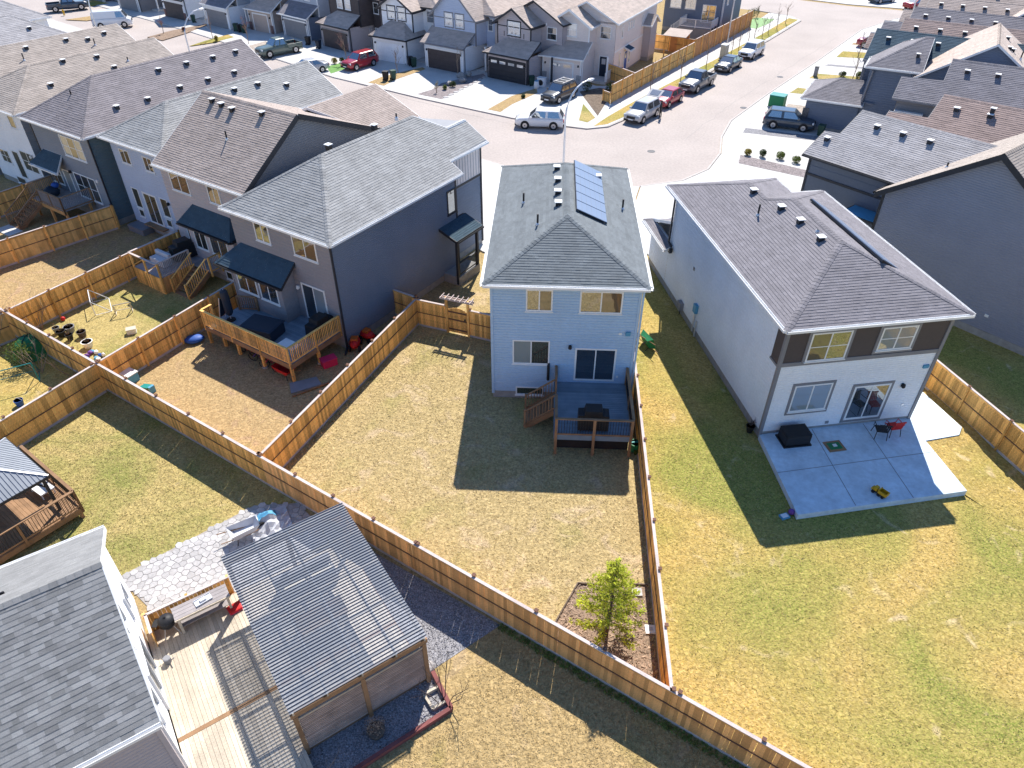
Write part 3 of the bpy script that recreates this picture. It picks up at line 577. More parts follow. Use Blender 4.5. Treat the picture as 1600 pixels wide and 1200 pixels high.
# arbor gate
gt=thing('arbor_gate','wooden gate with arched top under a small arbor beam',"gate",(-3.06,33.86,0),math.atan2(-.54,1.4))
for sx in (-0.66,0.66):
    for yy in (-0.03,): MB().box(sx-0.06,sx+0.06,yy-0.06,yy+0.06,-0.05,2.35).build('post','cedar',gt)
for yy in (-0.12,0.06): MB().box(-1.0,1.0,yy,yy+0.04,2.22,2.36).build('beam','cedar_cap',gt)
for i in range(7): MB().box(-0.9+i*0.3-0.02,-0.9+i*0.3+0.02,-0.32,0.28,2.362,2.42).build('rafter','cedar_cap',gt)
for i in range(8):
    x=-0.54+i*0.155; MB().box(x-0.074,x+0.074,-0.01,0.01,0.08,1.55+0.2*math.cos(x*2.4)).build('board','cedar',gt)
for z in (0.3,0.95,1.45): MB().box(-0.58,0.58,-0.045,-0.011,z-0.04,z+0.04).build('rail','cedar_rail',gt)
MB().box(0.42,0.5,-0.075,-0.046,1.02,1.14).build('latch','metal_dark',gt)

for i,(x,y) in enumerate(((31.2,87.0),(12.5,63.0),(-8.0,71.5),(24.0,75.5))):
    o=tag(MB().lathe([(.36,0),(.36,.012)],16).build('manhole_cover','metal_dark',None,(x,y,.004),0),'round iron manhole cover in the road, %s'%('on the right street by the driveways','in front of the blue house','on the left street by the tan strip','at the middle of the right street')[i],'manhole')
# ================= NEAR HOUSES =================
def house(label,o,deg): return thing('house',label,'house',(o[0],o[1],0),R_(-deg),'detached two-storey houses')
# ---- main blue-grey house ----
H=house('narrow blue-grey house with charcoal hip roof and solar panels, alone in the middle',(-0.95,28.17),2.96)
walls(H,[((0,0),(6.8,0),6.68),((6.8,0),(6.8,13.2),6.68),((6.8,13.2),(0,13.2),6.68),((0,13.2),(0,0),6.68)],'wall_bluegrey',h=0.15,lip=0.033)
corner_boards(H,[(0,0),(6.8,0)],0.3,6.66,'wall_bluegrey',0.13)
soffit_plate(H,-.35,7.15,-.35,13.75,6.68)
Rf=roof(H,hip(-.35,7.15,-.35,13.75,6.8,.453),'shingle_charcoal')
zl=lambda x:6.8+.453*(min(x,6.8-x)+.35)
for x,y in ((2.9,9.6),(2.95,7.9),(2.98,4.9),(2.95,6.3),(5.2,9.9)): roof_vent(Rf,(x,y,zl(x)+.02))
for x,y in ((1.2,6.9),(2.0,3.6),(6.4,7.2)): vent_pipe(Rf,(x,y,zl(x)),0.55)
# solar array: two columns merged in one row of portrait panels up the right slope
sa=math.atan(.453)
mat('pv_cell',(0.20,0.245,0.34),0.3,0.05,0.4,spec=0.6); 
me=MB().box(-0.82,0.82,-0.5,0.5,0,0.035).mesh('solar_panel','pv_cell'); mf=MB().box(-0.85,0.85,-0.53,0.53,-0.03,0.0).mesh('panel_frame','metal_dark'); gl=MB()
for i in range(1,6): gl.box(-0.82+1.64*i/6-.004,-0.82+1.64*i/6+.004,-0.5,0.5,0.035,0.037)
ml=gl.mesh('cell_line','trim_grey')
for i in range(6):
    y=4.75+i*1.075; x=4.62; o=inst('solar_panel',me,Rf,(x,y,zl(x)+.13),(0,sa,0)); inst('panel_frame',mf,o); inst('cell_line',ml,o)
MB().bar((3.95,4.3,zl(3.95)+.06),(3.95,10.6,zl(3.95)+.06),.04,.06).build('mounting_rail','metal_light',Rf); MB().bar((5.25,4.3,zl(5.25)+.06),(5.25,10.6,zl(5.25)+.06),.04,.06).build('mounting_rail','metal_light',Rf)
window(H,(2.21,0,5.84),1.24,1.16,split=2,gls=('glass','glass_warm')); window(H,(5.05,0,5.82),1.96,1.17,split=2,gls=('glass','glass_warm')); window(H,(1.88,0,2.90),1.80,1.42,split=2,gls=('glass_blind','glass'))
window(H,(5.01,0,2.26),2.01,1.95,split=2,gl='glass_door',name='patio_door',fw=0.09,sill=False); window(H,(1.84,0,0.50),1.40,0.52,gl='glass_door',name='basement_window')
wall_lamp(H,(3.75,-0.01,3.3)); MB().box(6.0,6.14,-.09,0,4.08,4.2).build('vent_cover','trim_white',H); MB().box(6.32,6.55,-.12,0,4.05,4.26).build('junction_box','c_skyblue',H)
MB().tube([(2.75,-.12,1.3),(2.75,-.12,2.2),(2.75,-.02,2.25)],.07,8).build('exhaust_pipe','metal_dark',H)
downspout(H,6.93,-.08,6.6,'wall_bluegrey'); MB().box(6.1,6.2,-.05,-.0,1.5,1.62).build('outlet_box','trim_white',H)
DK=thing('deck','raised grey deck with wood railing behind the blue house','deck',H.location,H.rotation_euler.z)
deck_planks(DK,3.1,6.62,-3.95,-0.03,1.15,'wood_deckgrey',0.14,'x')
MB().box(3.1,6.62,-3.99,-3.952,0.86,1.14).build('rim_board','wood_deckgrey',DK); MB().box(3.06,3.098,-3.95,-.04,.86,1.14).build('rim_board','wood_deckgrey',DK); MB().box(6.622,6.66,-3.95,-.04,.86,1.14).build('rim_board','wood_deckgrey',DK)
for x in (3.16,4.88,6.56): MB().box(x-.06,x+.06,-4.09,-3.992,-.05,2.2).build('post','wood_brown',DK)
mat('underdeck_shade',(0.035,0.03,0.028),0.9,0.2); MB().box(3.15,6.55,-3.6,-3.56,0,.86).build('skirting','underdeck_shade',DK); MB().box(3.15,3.19,-3.55,-.05,0,.86).build('skirting','underdeck_shade',DK)  # near-black sheets stand in for the shade in the gap under the deck
railing(DK,(3.16,-4.04),(6.56,-4.04),1.15,1.0,'wood_brown','metal_dark',0.12,ends=(False,False),npost=2,bw=.02); railing(DK,(6.6,-3.95),(6.6,-0.1),1.15,1.0,'wood_brown','metal_dark',0.12,npost=2,bw=.02); railing(DK,(3.14,-3.95),(3.14,-2.35),1.15,1.0,'wood_brown','metal_dark',0.12,npost=1,bw=.02); railing(DK,(3.14,-1.0),(3.14,-.1),1.15,1.0,'wood_brown','metal_dark',0.12,npost=1,bw=.02)
stairs(DK,(3.08,-1.65),(-1,0),5,.21,.28,1.25,'wood_brown',1.15,'wood_brown')
def covered_bbq(label,loc,rz,w=1.3,d=.62,h=1.15,m='c_black'):
    mb=MB(); prof=[(0,-d/2),(0,d/2)]
    st=[(-w/2,.72*h),(-w*.30,.74*h),(-w*.26,.95*h),(w*.26,.95*h),(w*.30,.74*h),(w/2,.72*h)]
    o=thing('covered_grill',label,'grill',loc,rz)
    for i in range(len(st)-1):
        (x0,z0),(x1,z1)=st[i],st[i+1]
        for y0,y1,k in ((-d/2,d/2,1),):
            mb.face([(x0,-d*.42,z0),(x1,-d*.42,z1),(x1,d*.42,z1),(x0,d*.42,z0)])
            mb.face([(x0,-d*.52,.08+.02*random.random()),(x1,-d*.52,.08),(x1,-d*.42,z1),(x0,-d*.42,z0)]); mb.face([(x1,d*.52,.08),(x0,d*.52,.08),(x0,d*.42,z0),(x1,d*.42,z1)])
    for sx in (-1,1): mb.face([(sx*w/2,-d*.52,.08),(sx*w/2,-d*.42,.72*h),(sx*w/2,d*.42,.72*h),(sx*w/2,d*.52,.08)][::sx])
    mb.build('cover',m,o)
    for sx in (-1,1):
        for sy in (-1,1): MB().lathe([(.05,0),(.05,.08)],8,(sx*w*.4,sy*d*.35,0)).build('caster','rubber',o)
    MB().tube([(-w*.2,-d*.53,.6*h),(w*.2,-d*.53,.6*h)],.015,6).build('handle','metal_dark',o)
    return o
def wl(o,deg,x,y): a=R_(deg); return (o[0]+x*math.cos(a)+y*math.sin(a),o[1]-x*math.sin(a)+y*math.cos(a))
MO=(-0.95,28.17)
covered_bbq('black covered grill on the grey deck of the blue house',(*wl(MO,2.96,4.85,-3.35),1.152),R_(-3),1.4,.7,1.2)
# ---- right-hand white house ----
RO=(11.77,25.03); RD=-8.7
H=house('white house with brown upper band, grey hip roof and concrete patio',RO,RD)
walls(H,[((0,0),(7.6,0),4.28)],'wall_white',name='rear_wall',h=0.12); walls(H,[((0,0),(7.6,0),6.5,4.44)],'wall_brown',name='upper_rear_wall',h=2.1,found=False)
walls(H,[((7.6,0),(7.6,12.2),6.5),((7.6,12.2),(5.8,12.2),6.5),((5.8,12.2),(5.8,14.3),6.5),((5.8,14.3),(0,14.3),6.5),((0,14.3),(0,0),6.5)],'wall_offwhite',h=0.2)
MB().box(-.05,7.65,-.06,-.0,4.26,4.46).build('band_board','trim_grey',H)
for x in (-.02,7.62): MB().box(x-.08,x+.08,-.07,.07,.3,6.48).build('corner_board','trim_grey',H)
MB().box(-.06,-.004,0.08,.75,4.3,6.48).build('return_panel','wall_brown',H); MB().box(-.08,-.005,.06,.8,4.2,4.3).build('return_trim','trim_grey',H)
soffit_plate(H,-.5,7.95,-.55,12.6,6.48)
ze,pt=6.6,.39; x0,x1=-.5,7.95; cx=(x0+x1)/2; hw=(x1-x0)/2; zr=ze+hw*pt; ya=-.55+hw; yb=12.6-hw; wx=2.8; wz=ze+(wx-x0)*pt; wy=14.75-(wx-x0)
F=[[(x0,-.55,ze),(x1,-.55,ze),(cx,ya,zr)],[(x1,-.55,ze),(x1,12.6,ze),(cx,yb,zr),(cx,ya,zr)],[(x0,14.75,ze),(x0,-.55,ze),(cx,ya,zr),(cx,yb,zr),(wx,yb+(cx-wx),wz),(wx,wy,wz)],
   [(x1,12.6,ze),(2*wx-x0,12.6,ze),(wx,yb+(cx-wx),wz),(cx,yb,zr)],[(2*wx-x0,14.75,ze),(x0,14.75,ze),(wx,wy,wz)],[(2*wx-x0,12.6,ze),(2*wx-x0,14.75,ze),(wx,wy,wz),(wx,yb+(cx-wx),wz)]]
Rf=roof(H,F,'shingle_slate')
zl=lambda x:ze+pt*(min(x-x0,x1-x))
for x,y in ((2.55,10.35),(2.9,7.9),(3.05,6.2),(3.1,4.3)): roof_vent(Rf,(x,y,zl(x)+.02))
vent_pipe(Rf,(1.9,8.2,zl(1.9)),.6); vent_pipe(Rf,(3.3,5.0,zl(3.3)),.12)
o=inst('solar_panel',MB().box(-.8,.8,-3.3,3.3,0,.04).mesh('solar_panel','pv_cell'),Rf,(5.75,5.6,zl(5.75)+.02),(0,math.atan(pt)+.17,0)); MB().box(-.84,.84,-3.34,3.34,-.10,-.002).build('panel_frame','metal_dark',o)
o=inst('solar_panel',MB().box(-.5,.5,-.85,.85,0,.04).mesh('solar_panel','pv_cell'),Rf,(5.5,1.9+.2,6.6+pt*(2.45)+.22),(math.atan(pt)*.9,.1,0)) if False else None
window(H,(2.03,-.02,5.2),1.86,1.5,split=2,rows=2,trim='trim_grey',gls=('glass_warm','glass')); window(H,(5.22,-.02,5.3),1.66,1.22,split=2,rows=2,trim='trim_grey',gl='glass_blind'); window(H,(1.98,0,2.3),1.84,1.55,split=2,trim='trim_grey',gl='glass_blind')
window(H,(5.0,0,1.68),1.82,2.02,split=2,gl='glass_door',name='patio_door',fw=.09,trim='trim_grey',sill=False)
wall_lamp(H,(6.5,-.02,2.5)); MB().box(7.15,7.42,-.1,0,3.42,3.6).build('junction_box','c_skyblue',H); MB().box(6.9,7.02,-.06,0,1.2,1.32).build('outlet_box','metal_light',H); MB().box(3.2,3.36,-.06,0,.55,.7).build('outlet_box','c_grey',H)
for x,y,z0,z1 in ((-.1,9.0,.2,1.75),(-.1,8.6,.1,1.1)): MB().tube([(x,y,z0),(x,y,z1)],.05,8).build('conduit','metal_light',H)
MB().box(-.2,0,8.82,9.18,1.45,1.95).build('meter_box','c_skyblue',H); MB().box(-.25,0,10.8,11.3,.45,.9).build('gas_meter','c_grey',H); MB().tube([(-.12,11.0,.1),(-.12,11.0,.6),(-.12,11.5,.75)],.03,6).build('gas_pipe','metal_dark',H); MB().box(-.06,-.0,10.2,10.36,3.42,3.6).build('hose_bib','c_grey',H)
downspout(H,-.14,14.2,6.5,'trim_dark',3.2); MB().box(-.26,-.08,13.6,13.9,2.75,3.05).build('leader_head','trim_dark',H)
walls(H,[((0,14.32),(0,17.6),2.85)][::-1],'wall_offwhite',name='garage_wall',h=.2) if False else walls(H,[((0,17.6),(0,14.32),2.85),((6.0,17.6),(0,17.6),2.85),((6.0,14.32),(6.0,17.6),2.85)],'wall_offwhite',name='garage_wall',h=.2)
roof(H,[[(-.5,13.75,2.95),(-.5,18.0,2.95),(-.02,17.6,3.15),(-.02,13.75,3.15)],[(-.02,14.33,3.15),(-.02,17.6,3.15),(-.5,18.0,2.95),(6.5,18.0,2.95),(6.5,14.33,2.95+1.5)][:0] or [(-.5,18.0,2.95),(6.5,18.0,2.95),(6.5,14.34,4.45),(-.02,14.34,4.45),(-.02,17.6,3.15)]],'shingle_slate',name='garage_roof')
# patio slab with score joints, raised on the slope
PT=thing('patio_slab','raised pale concrete patio with score lines behind the white house','patio')
pp=[(11.72,24.98),(11.98,19.98),(19.76,21.35),(19.42,24.55),(21.2,24.95),(21.6,25.5),(20.95,28.2),(19.4,26.3)]
MB().prism(pp,-.02,.30).build('slab','concrete_patio',PT)
for a,b in (((14.35,25.35),(14.6,20.5)),((16.95,25.75),(17.25,20.95)),((11.85,22.45),(19.5,23.8))): MB().bar((*a,.301),(*b,.301),.03,.006).build('score_joint','trim_grey',PT)
bm_=MB(); I_=[(19.79,21.33,.06),(19.44,24.50,.27),(21.2,24.90,.27),(21.63,25.5,.27),(20.98,28.2,.27)]; O_=[(20.3,20.6,.007),(21.8,22.2,.007),(22.6,23.9,.007),(22.9,25.3,.007),(22.0,28.9,.007)]
for i in range(4): bm_.face([I_[i],O_[i],O_[i+1],I_[i+1]])
tag(bm_.build('lawn_slope','lawn_gold'),kind='structure')
mb=MB().box(-.62,.62,-.42,.42,.06,.62); BX=thing('storage_box','black covered storage box against the white house wall','box',(13.2,24.55,.302),R_(8)); mb.build('body','c_black',BX,bevel=.07); MB().box(-.68,.68,-.47,.47,.0,.07).build('cover_hem','c_black',BX); MB().box(-.6,.6,-.4,.4,.622,.65).build('lid','c_black',BX)
def chair(label,loc,rz,m):
    o=thing('patio_chair',label,'chair',loc,rz,'patio chairs by the sliding door')
    MB().box(-.25,.25,-.24,.26,.40,.45).build('seat',m,o,bevel=.02); b=MB(); 
    for i in range(6): b.bar((-.22+.088*i,.26,.46),(-.20+.08*i,.36,.92),.06,.02)
    b.bar((-.27,.35,.90),(.27,.35,.90),.05,.05); b.build('backrest',m,o)
    for sx in (-1,1):
        MB().tube([(sx*.24,-.22,.42),(sx*.29,-.28,0)],.018,6).build('leg','metal_dark',o); MB().tube([(sx*.24,.24,.42),(sx*.28,.34,0)],.018,6).build('leg','metal_dark',o); MB().tube([(sx*.28,-.24,.42),(sx*.3,-.2,.66),(sx*.29,.3,.68)],.02,6).build('armrest',m,o)
chair('black patio chair beside the red one by the sliding door',(17.35,24.9,.302),R_(170),'c_black'); chair('red patio chair against the white house wall',(18.0,25.1,.302),R_(190),'c_red')
o=thing('doormat','small brown patterned mat on the concrete patio','mat',(15.0,24.15,.304),R_(10)); MB().box(-.42,.42,-.34,.34,0,.03).build('mat','wood_brown',o); MB().box(-.3,.3,-.22,.22,.031,.04).build('mat_centre','c_green',o); MB().box(-.08,.1,-.06,.1,.041,.07).build('tag','c_white',o)
o=thing('toy_truck','yellow and black toy dump truck on the patio edge','toy',(15.85,21.15,.302),R_(125))
MB().box(-.42,.42,-.14,.14,.10,.18).build('chassis','c_black',o); MB().face([(-.45,-.2,.2),(0.02,-.2,.2),(0.02,.2,.2),(-.45,.2,.2)]).box(-.47,-.44,-.2,.2,.2,.42).box(-.44,.04,-.2,-.17,.2,.40).box(-.44,.04,.17,.2,.2,.40).box(.02,.06,-.2,.2,.2,.46).build('dump_bed','c_yellow',o); MB().box(.14,.36,-.16,.16,.18,.42).build('cab','c_yellow',o,bevel=.02); MB().box(.362,.368,-.12,.12,.28,.40).build('windshield','c_black',o); MB().box(.36,.5,-.15,.15,.16,.26).build('hood','c_yellow',o)
for x in (-.3,-.05,.32):
    for y in (-.19,.19): MB().tube([(x,y-.04,.1),(x,y+.04,.1)],.1,10).build('wheel','rubber',o)
o=thing('toy_blocks','small blue and pink toy lying beside the patio corner','toy',(11.75,20.2,0),R_(20)); MB().box(-.45,-.05,-.14,.14,.0,.10).build('tray','c_skyblue',o,bevel=.02); MB().ell((.12,.05,.14),(.14,.14,.14),10,6).build('ball','c_purple',o,smooth=True); MB().box(-.4,-.12,-.1,.1,.1,.12).build('panel','c_white',o)
o=thing('plant_pot','dark pot with dried plant at the white house corner','pot',(11.45,25.5,0),0); MB().lathe([(.13,0),(.2,.36),(.22,.40),(.19,.40),(.18,.34)],10).build('pot','c_black',o)
tw=MB()
for i in range(22): a=random.uniform(0,6.28); r=random.uniform(.05,.28); tw.tube([(0,0,.34),(math.cos(a)*r*.5,math.sin(a)*r*.5,.55),(math.cos(a)*r,math.sin(a)*r,random.uniform(.6,.85))],[.012,.008,.003],3)
tw.build('dry_stems','twig_dark',o)
bpy.data.objects['toy_truck'].scale=(.72,.72,.72)
# ---- grey-taupe deck house on the left of the straw lawn ----
LO=(-9.2,32.41); LD=33
H=house('grey house with light grey hip roof and big wooden deck, left of the gate',LO,LD)
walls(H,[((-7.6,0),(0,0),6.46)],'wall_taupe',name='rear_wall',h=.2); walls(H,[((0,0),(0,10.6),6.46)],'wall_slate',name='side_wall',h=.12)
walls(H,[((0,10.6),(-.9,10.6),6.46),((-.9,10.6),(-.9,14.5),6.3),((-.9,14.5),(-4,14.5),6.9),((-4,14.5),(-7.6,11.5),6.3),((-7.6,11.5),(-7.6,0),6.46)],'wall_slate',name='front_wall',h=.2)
bb=MB()
for i in range(13): bb.box(-.885,-.855,10.75+i*.29,10.79+i*.29,5.2,6.95)
MB().box(-.9,-.86,10.62,14.48,5.15,7.0).build('batten_panel','wall_beige',H); bb.build('battens','trim_grey',H); MB().box(-.9,-.82,10.62,14.5,5.02,5.15).build('band_board','trim_dark',H); MB().box(-.95,-.82,14.4,14.54,.3,7.0).build('corner_board','trim_dark',H); MB().box(-.06,.05,10.5,10.62,.3,6.4).build('corner_board','trim_dark',H)
soffit_plate(H,-7.9,.3,-.3,10.9,6.46)
s=.6; ze=6.6; Z=lambda x:ze+s*(.33-x)
X0,X1=-7.93,.33; cx=(X0+X1)/2; zr=ze+s*(X1-X0)/2
F=[[(X0,-.28,ze),(X1,-.28,ze),(cx,-.28+(X1-X0)/2,zr)],[(X1,-.28,ze),(X1,10.9,ze),(-.6,10.9,Z(-.6)),(-.6,14.9,Z(-.6)),(-2.35,14.9,Z(-2.35)),(-2.35,13.0,Z(-2.35)),(cx,11.55,zr),(cx,-.28+(X1-X0)/2,zr)],
   [(X0,12.5,ze),(X0,-.28,ze),(cx,-.28+(X1-X0)/2,zr),(cx,11.55,zr)],[(-2.35,13.0,Z(-2.35)),(-2.35,14.9,Z(-2.35)),(-4.1,14.9,Z(-.6)),(-5.5,14.9,Z(-.6)-.4),(X0,12.5,ze),(cx,11.55,zr)]]
Rf=roof(H,F[:3],'shingle_silver'); roof(H,[F[3][:3]+[(cx,11.55,zr)]],'shingle_silver',name='front_roof',cap=False)
roof_vent(Rf,(-4.6,9.0,zr-.15)); roof_vent(Rf,(-4.6,5.2,zr-.2)); vent_pipe(Rf,(-4.5,10.9,zr-.1),.3)
window(H,(-5.11,0,5.7),1.15,1.1,split=2); window(H,(-1.9,0,5.65),1.74,1.14,split=2,gl='glass_warm'); window(H,(-1.88,0,2.27),1.78,2.3,split=2,name='patio_door',fw=.09,sill=False,gls=('glass_door','glass_blind'))
walls(H,[((-7.3,-1.0),(-3.3,-1.0),3.62),((-3.3,-1.0),(-3.3,0),[(0,3.62),(1,4.35)]),((-7.3,0),(-7.3,-1.0),3.5)],'wall_taupe',name='bay_wall',h=.2)
corner_boards(H,[(-3.3,-1.0),(-7.3,-1.0)],.3,3.5,'wall_taupe',.1); corner_boards(H,[(0,0)],.3,6.4,'wall_slate',.1)
window(H,(-6.1,-1.0,2.84),1.6,1.36,split=2); window(H,(-4.36,-1.0,2.82),1.46,1.38,split=2)
roof(H,[[(-8.3,-1.25,3.55),(-2.95,-1.25,3.55),(-2.95,-.03,4.55),(-7.2,-.03,4.55)],[(-8.3,-.03,3.55),(-8.3,-1.25,3.55),(-7.2,-.03,4.55)]],'shingle_dark',trim='trim_dark',name='bay_roof'); 
wall_lamp(H,(-3.0,-.02,3.05),m='trim_white'); downspout(H,.08,-.06,6.45,'trim_dark',out=(.3,-.5))
window(H,(.01,10.05,5.0),.8,1.5,'+x',fr='trim_dark')
# side porch: small roof on dark posts over a concrete landing
roof(H,[[(0.02,8.7,3.75),(1.35,8.7,3.25),(1.35,11.4,3.25),(0.02,11.4,3.75)]],'shingle_dark',trim='trim_dark',name='porch_roof')
MB().box(.02,1.2,8.95,11.2,0,.6).build('landing','foundation',H)
for y in (9.0,11.1): MB().box(1.02,1.18,y-.08,y+.08,.1,3.2).build('porch_post','trim_dark',H)
MB().box(1.04,1.16,8.95,11.15,3.0,3.2).build('porch_beam','trim_dark',H)
railing(H,(1.1,9.1),(1.1,11.0),.6,.9,'trim_dark','trim_dark',.12,npost=1,bw=.02)
# deck of the grey house
DK=thing('deck','raised wooden deck with slatted railing behind the grey house','deck',H.location,H.rotation_euler.z)
deck_planks(DK,-6.9,-.2,-3.75,-1.03,1.15,'wood_deckgrey',.14,'x'); deck_planks(DK,-3.25,-.2,-1.03,-.03,1.15,'wood_deckgrey',.14,'x')
MB().box(-6.95,-.15,-3.8,-3.752,.86,1.14).build('rim_board','wood_brown',DK); MB().box(-.198,-.15,-3.75,-.03,.86,1.14).build('rim_board','wood_brown',DK); MB().box(-6.95,-6.902,-3.75,-1.03,.86,1.14).build('rim_board','wood_brown',DK)
for x,y in ((-6.85,-3.72),(-4.6,-3.6),(-2.5,-3.7),(-.28,-3.7),(-.3,-1.8),(-5.9,-3.5)): MB().box(x-.07,x+.07,y-.07,y+.07,-.02,.9).build('support_post','cedar',DK); 
for x,y in ((-2.5,-3.7),(-.3,-1.8)): MB().lathe([(.18,-.02),(.15,.1)],8,(x,y,0)).build('footing','foundation',DK)
railing(DK,(-6.9,-3.78),(-.2,-3.78),1.15,1.0,'cedar','cedar',.115,npost=3,bw=.04); railing(DK,(-.18,-3.7),(-.18,-.1),1.15,1.0,'cedar','cedar',.115,npost=2,bw=.04,ends=(False,True)); railing(DK,(-6.9,-3.7),(-6.9,-3.1),1.15,1.0,'cedar','cedar',.115,npost=1); railing(DK,(-6.6,-1.6),(-5.6,-1.1),1.15,.9,'wood_brown','wood_brown',.115,npost=1)
o=thing('covered_table','dark blue covered table on the wooden deck','table',(*wl(LO,LD,-3.5,-2.55),1.152),R_(-33+12)); MB().box(-.95,.95,-.65,.65,.0,.72).build('cover','c_darkblue',o,bevel=.06); MB().box(-1.0,1.0,-.7,.7,.64,.70).build('cover_hem','c_darkblue',o,bevel=.02)
for sx in (-.8,.8):
    for sy in (-.5,.5): MB().box(sx-.04,sx+.04,sy-.04,sy+.04,0,.05).build('foot','c_black',o)
covered_bbq('dark covered grill by the sliding door on the wooden deck',(*wl(LO,LD,-.95,-.8),1.152),R_(-33-90),1.5,.75,1.15)
o=thing('patio_umbrella','closed dark blue umbrella standing on the wooden deck','umbrella',(*wl(LO,LD,-6.15,-2.6),1.152)); MB().lathe([(.25,0),(.26,.06),(.05,.1)],10).build('base','c_black',o); MB().tube([(0,0,.1),(0,0,2.0)],.025,8).build('pole','metal_light',o); MB().lathe([(.12,.35),(.22,.5),(.23,1.5),(.21,1.85),(.1,1.98)],12).build('canopy','c_darkblue',o)
o=thing('folded_chair','folded dark chair leaning by the closed umbrella','chair',(*wl(LO,LD,-6.6,-2.7),1.152),R_(-20)); MB().bar((-.1,-.25,0),(.25,-.25,1.5),.04,.04).bar((-.1,.2,0),(.25,.2,1.5),.04,.04).build('frame','metal_light',o); MB().face([(-.05,-.23,.2),(-.05,.18,.2),(.22,.18,1.4),(.22,-.23,1.4)]).build('sling','c_darkblue',o)
o=thing('cooler','light blue cooler box on the wooden deck','box',(*wl(LO,LD,-1.1,-2.9),1.152),R_(-33)); MB().box(-.55,.55,-.3,.3,0,.4).build('body','c_skyblue',o,bevel=.03); MB().box(-.57,.57,-.32,.32,.40,.46).build('lid','c_white',o,bevel=.02); MB().tube([(-.57,-.0,.3),(-.62,0,.3),(-.62,0,.36)],.02,5).build('handle','c_white',o)
# ================= LEFT ROW =================
# ---- taupe gable house ----
O=(-15.3,38.3); A=34
H=house('taupe house with brown side-gable roof and small stair deck, behind the goal yard',O,A)
walls(H,[((-8.1,.2),(0,.2),6.5)],'wall_mauve',name='rear_wall',h=.2); walls(H,[((0,.2),(0,11.5),[(0,6.5),(4.5,9.62),(11.3,6.85)]),((-8.1,11.5),(-8.1,.2),[(0,6.85),(6.8,9.62),(11.3,6.5)]),((0,11.5),(-8.1,11.5),6.8)],'wall_grey',name='side_wall',h=.14)
zz=9.8; F=[[(-8.35,-.1,6.6),(.25,-.1,6.6),(.25,4.7,zz),(-8.35,4.7,zz)],[(.25,11.8,6.95),(-8.35,11.8,6.95),(-8.35,4.7,zz),(.25,4.7,zz)]]
Rf=roof(H,F,'shingle_taupe'); Z=lambda y:6.6+(y+.1)/4.8*3.2
E_=MB(); 
for a,b in (((.29,-.1,6.52),(.29,4.7,9.72)),((.29,4.7,9.72),(.29,11.8,6.87))): E_.bar(a,b,.04,.30)
E_.build('rake_board','trim_dark',Rf)
for x,y in ((-6.9,4.2),(-5.9,4.1),(-4.8,4.0),(-2.3,4.2)): roof_vent(Rf,(x,y,Z(y)+.02))
vent_pipe(Rf,(-3.7,2.4,Z(2.4)),.5)
roof(H,[[(-.5,11.9,6.55),(-.5,16.2,6.55),(-4.5,16.2,8.2),(-4.5,9.5,8.2),(-.5,9.5,6.55)][0:4],[(-8.5,16.2,6.55),(-8.5,11.9,6.55),(-4.5,9.5,8.2),(-4.5,16.2,8.2)]],'shingle_taupe',name='front_roof',cap=False)
walls(H,[((-.9,11.5),(-.9,15.8),6.5),((-.9,15.8),(-8.1,15.8),6.5),((-8.1,15.8),(-8.1,11.5),6.5)],'wall_beige',name='front_wall',h=.2); corner_boards(H,[(-.9,15.8)],.2,6.5,'trim_dark')
window(H,(-6.35,.2,5.68),1.8,1.16,split=2); window(H,(-3.05,.2,5.68),1.13,1.1,split=2)
walls(H,[((-6.0,-.35),(-1.6,-.35),3.75),((-1.6,-.35),(-1.6,.2),3.6),((-6.0,.2),(-6.0,-.35),3.7)],'wall_mauve',name='bay_wall',h=.2)
roof(H,[[(-6.3,-.75,3.5),(-1.3,-.75,3.5),(-2.1,.18,4.5),(-5.6,.18,4.5)],[(-6.3,.18,3.5),(-6.3,-.75,3.5),(-5.6,.18,4.5)],[(-1.3,-.75,3.5),(-1.3,.18,3.5),(-2.1,.18,4.5)]],'shingle_dark',trim='trim_dark',name='bay_roof')
window(H,(-6.65,.2,2.2),.9,2.1,name='patio_door',sill=False); window(H,(-4.9,-.35,2.6),1.2,1.5,split=2); window(H,(-3.1,-.35,2.6),1.7,1.5,split=2); window(H,(-2.6,.2-.56,.6),1.1,.6,name='basement_window') ; wall_lamp(H,(-1.2,.18,3.0),m='trim_white')
DK=thing('deck','small wooden deck with board skirting and stairs behind the taupe house','deck',(O[0],O[1],0),R_(-A))
deck_planks(DK,-8.0,-5.2,-3.5,.1,1.1,'wood_grey',.14,'x'); deck_planks(DK,-5.2,-3.2,-1.3,-.45,1.1,'wood_grey',.14,'x')
for i in range(20): MB().box(-8.0+i*.14,-8.0+i*.14+.134,-3.56,-3.54,0,1.1).build('skirt_board','cedar',DK)
for i in range(15): MB().box(-5.2,-5.18,-3.5+i*.145,-3.5+i*.145+.138,0,1.1).build('skirt_board','cedar_rust',DK)
MB().bar((-8.0,-3.55,2.1),(-5.2,-3.55,2.1),.13,.04).build('top_rail','cedar_cap',DK); MB().bar((-8.0,-3.55,2.1),(-8.0,0,2.1),.13,.04).build('top_rail','cedar_cap',DK)
for x,y in ((-8,-3.5),(-6.6,-3.5),(-5.2,-3.5),(-8,-1.8),(-8,-.1)): MB().box(x-.05,x+.05,y-.05,y+.05,0,2.1).build('post','cedar',DK)
MB().bar((-8.0,-3.5,1.2),(-6.6,-3.5,2.0),.04,.05).bar((-6.6,-3.5,1.2),(-5.2,-3.5,2.0),.04,.05).build('brace','cedar',DK)
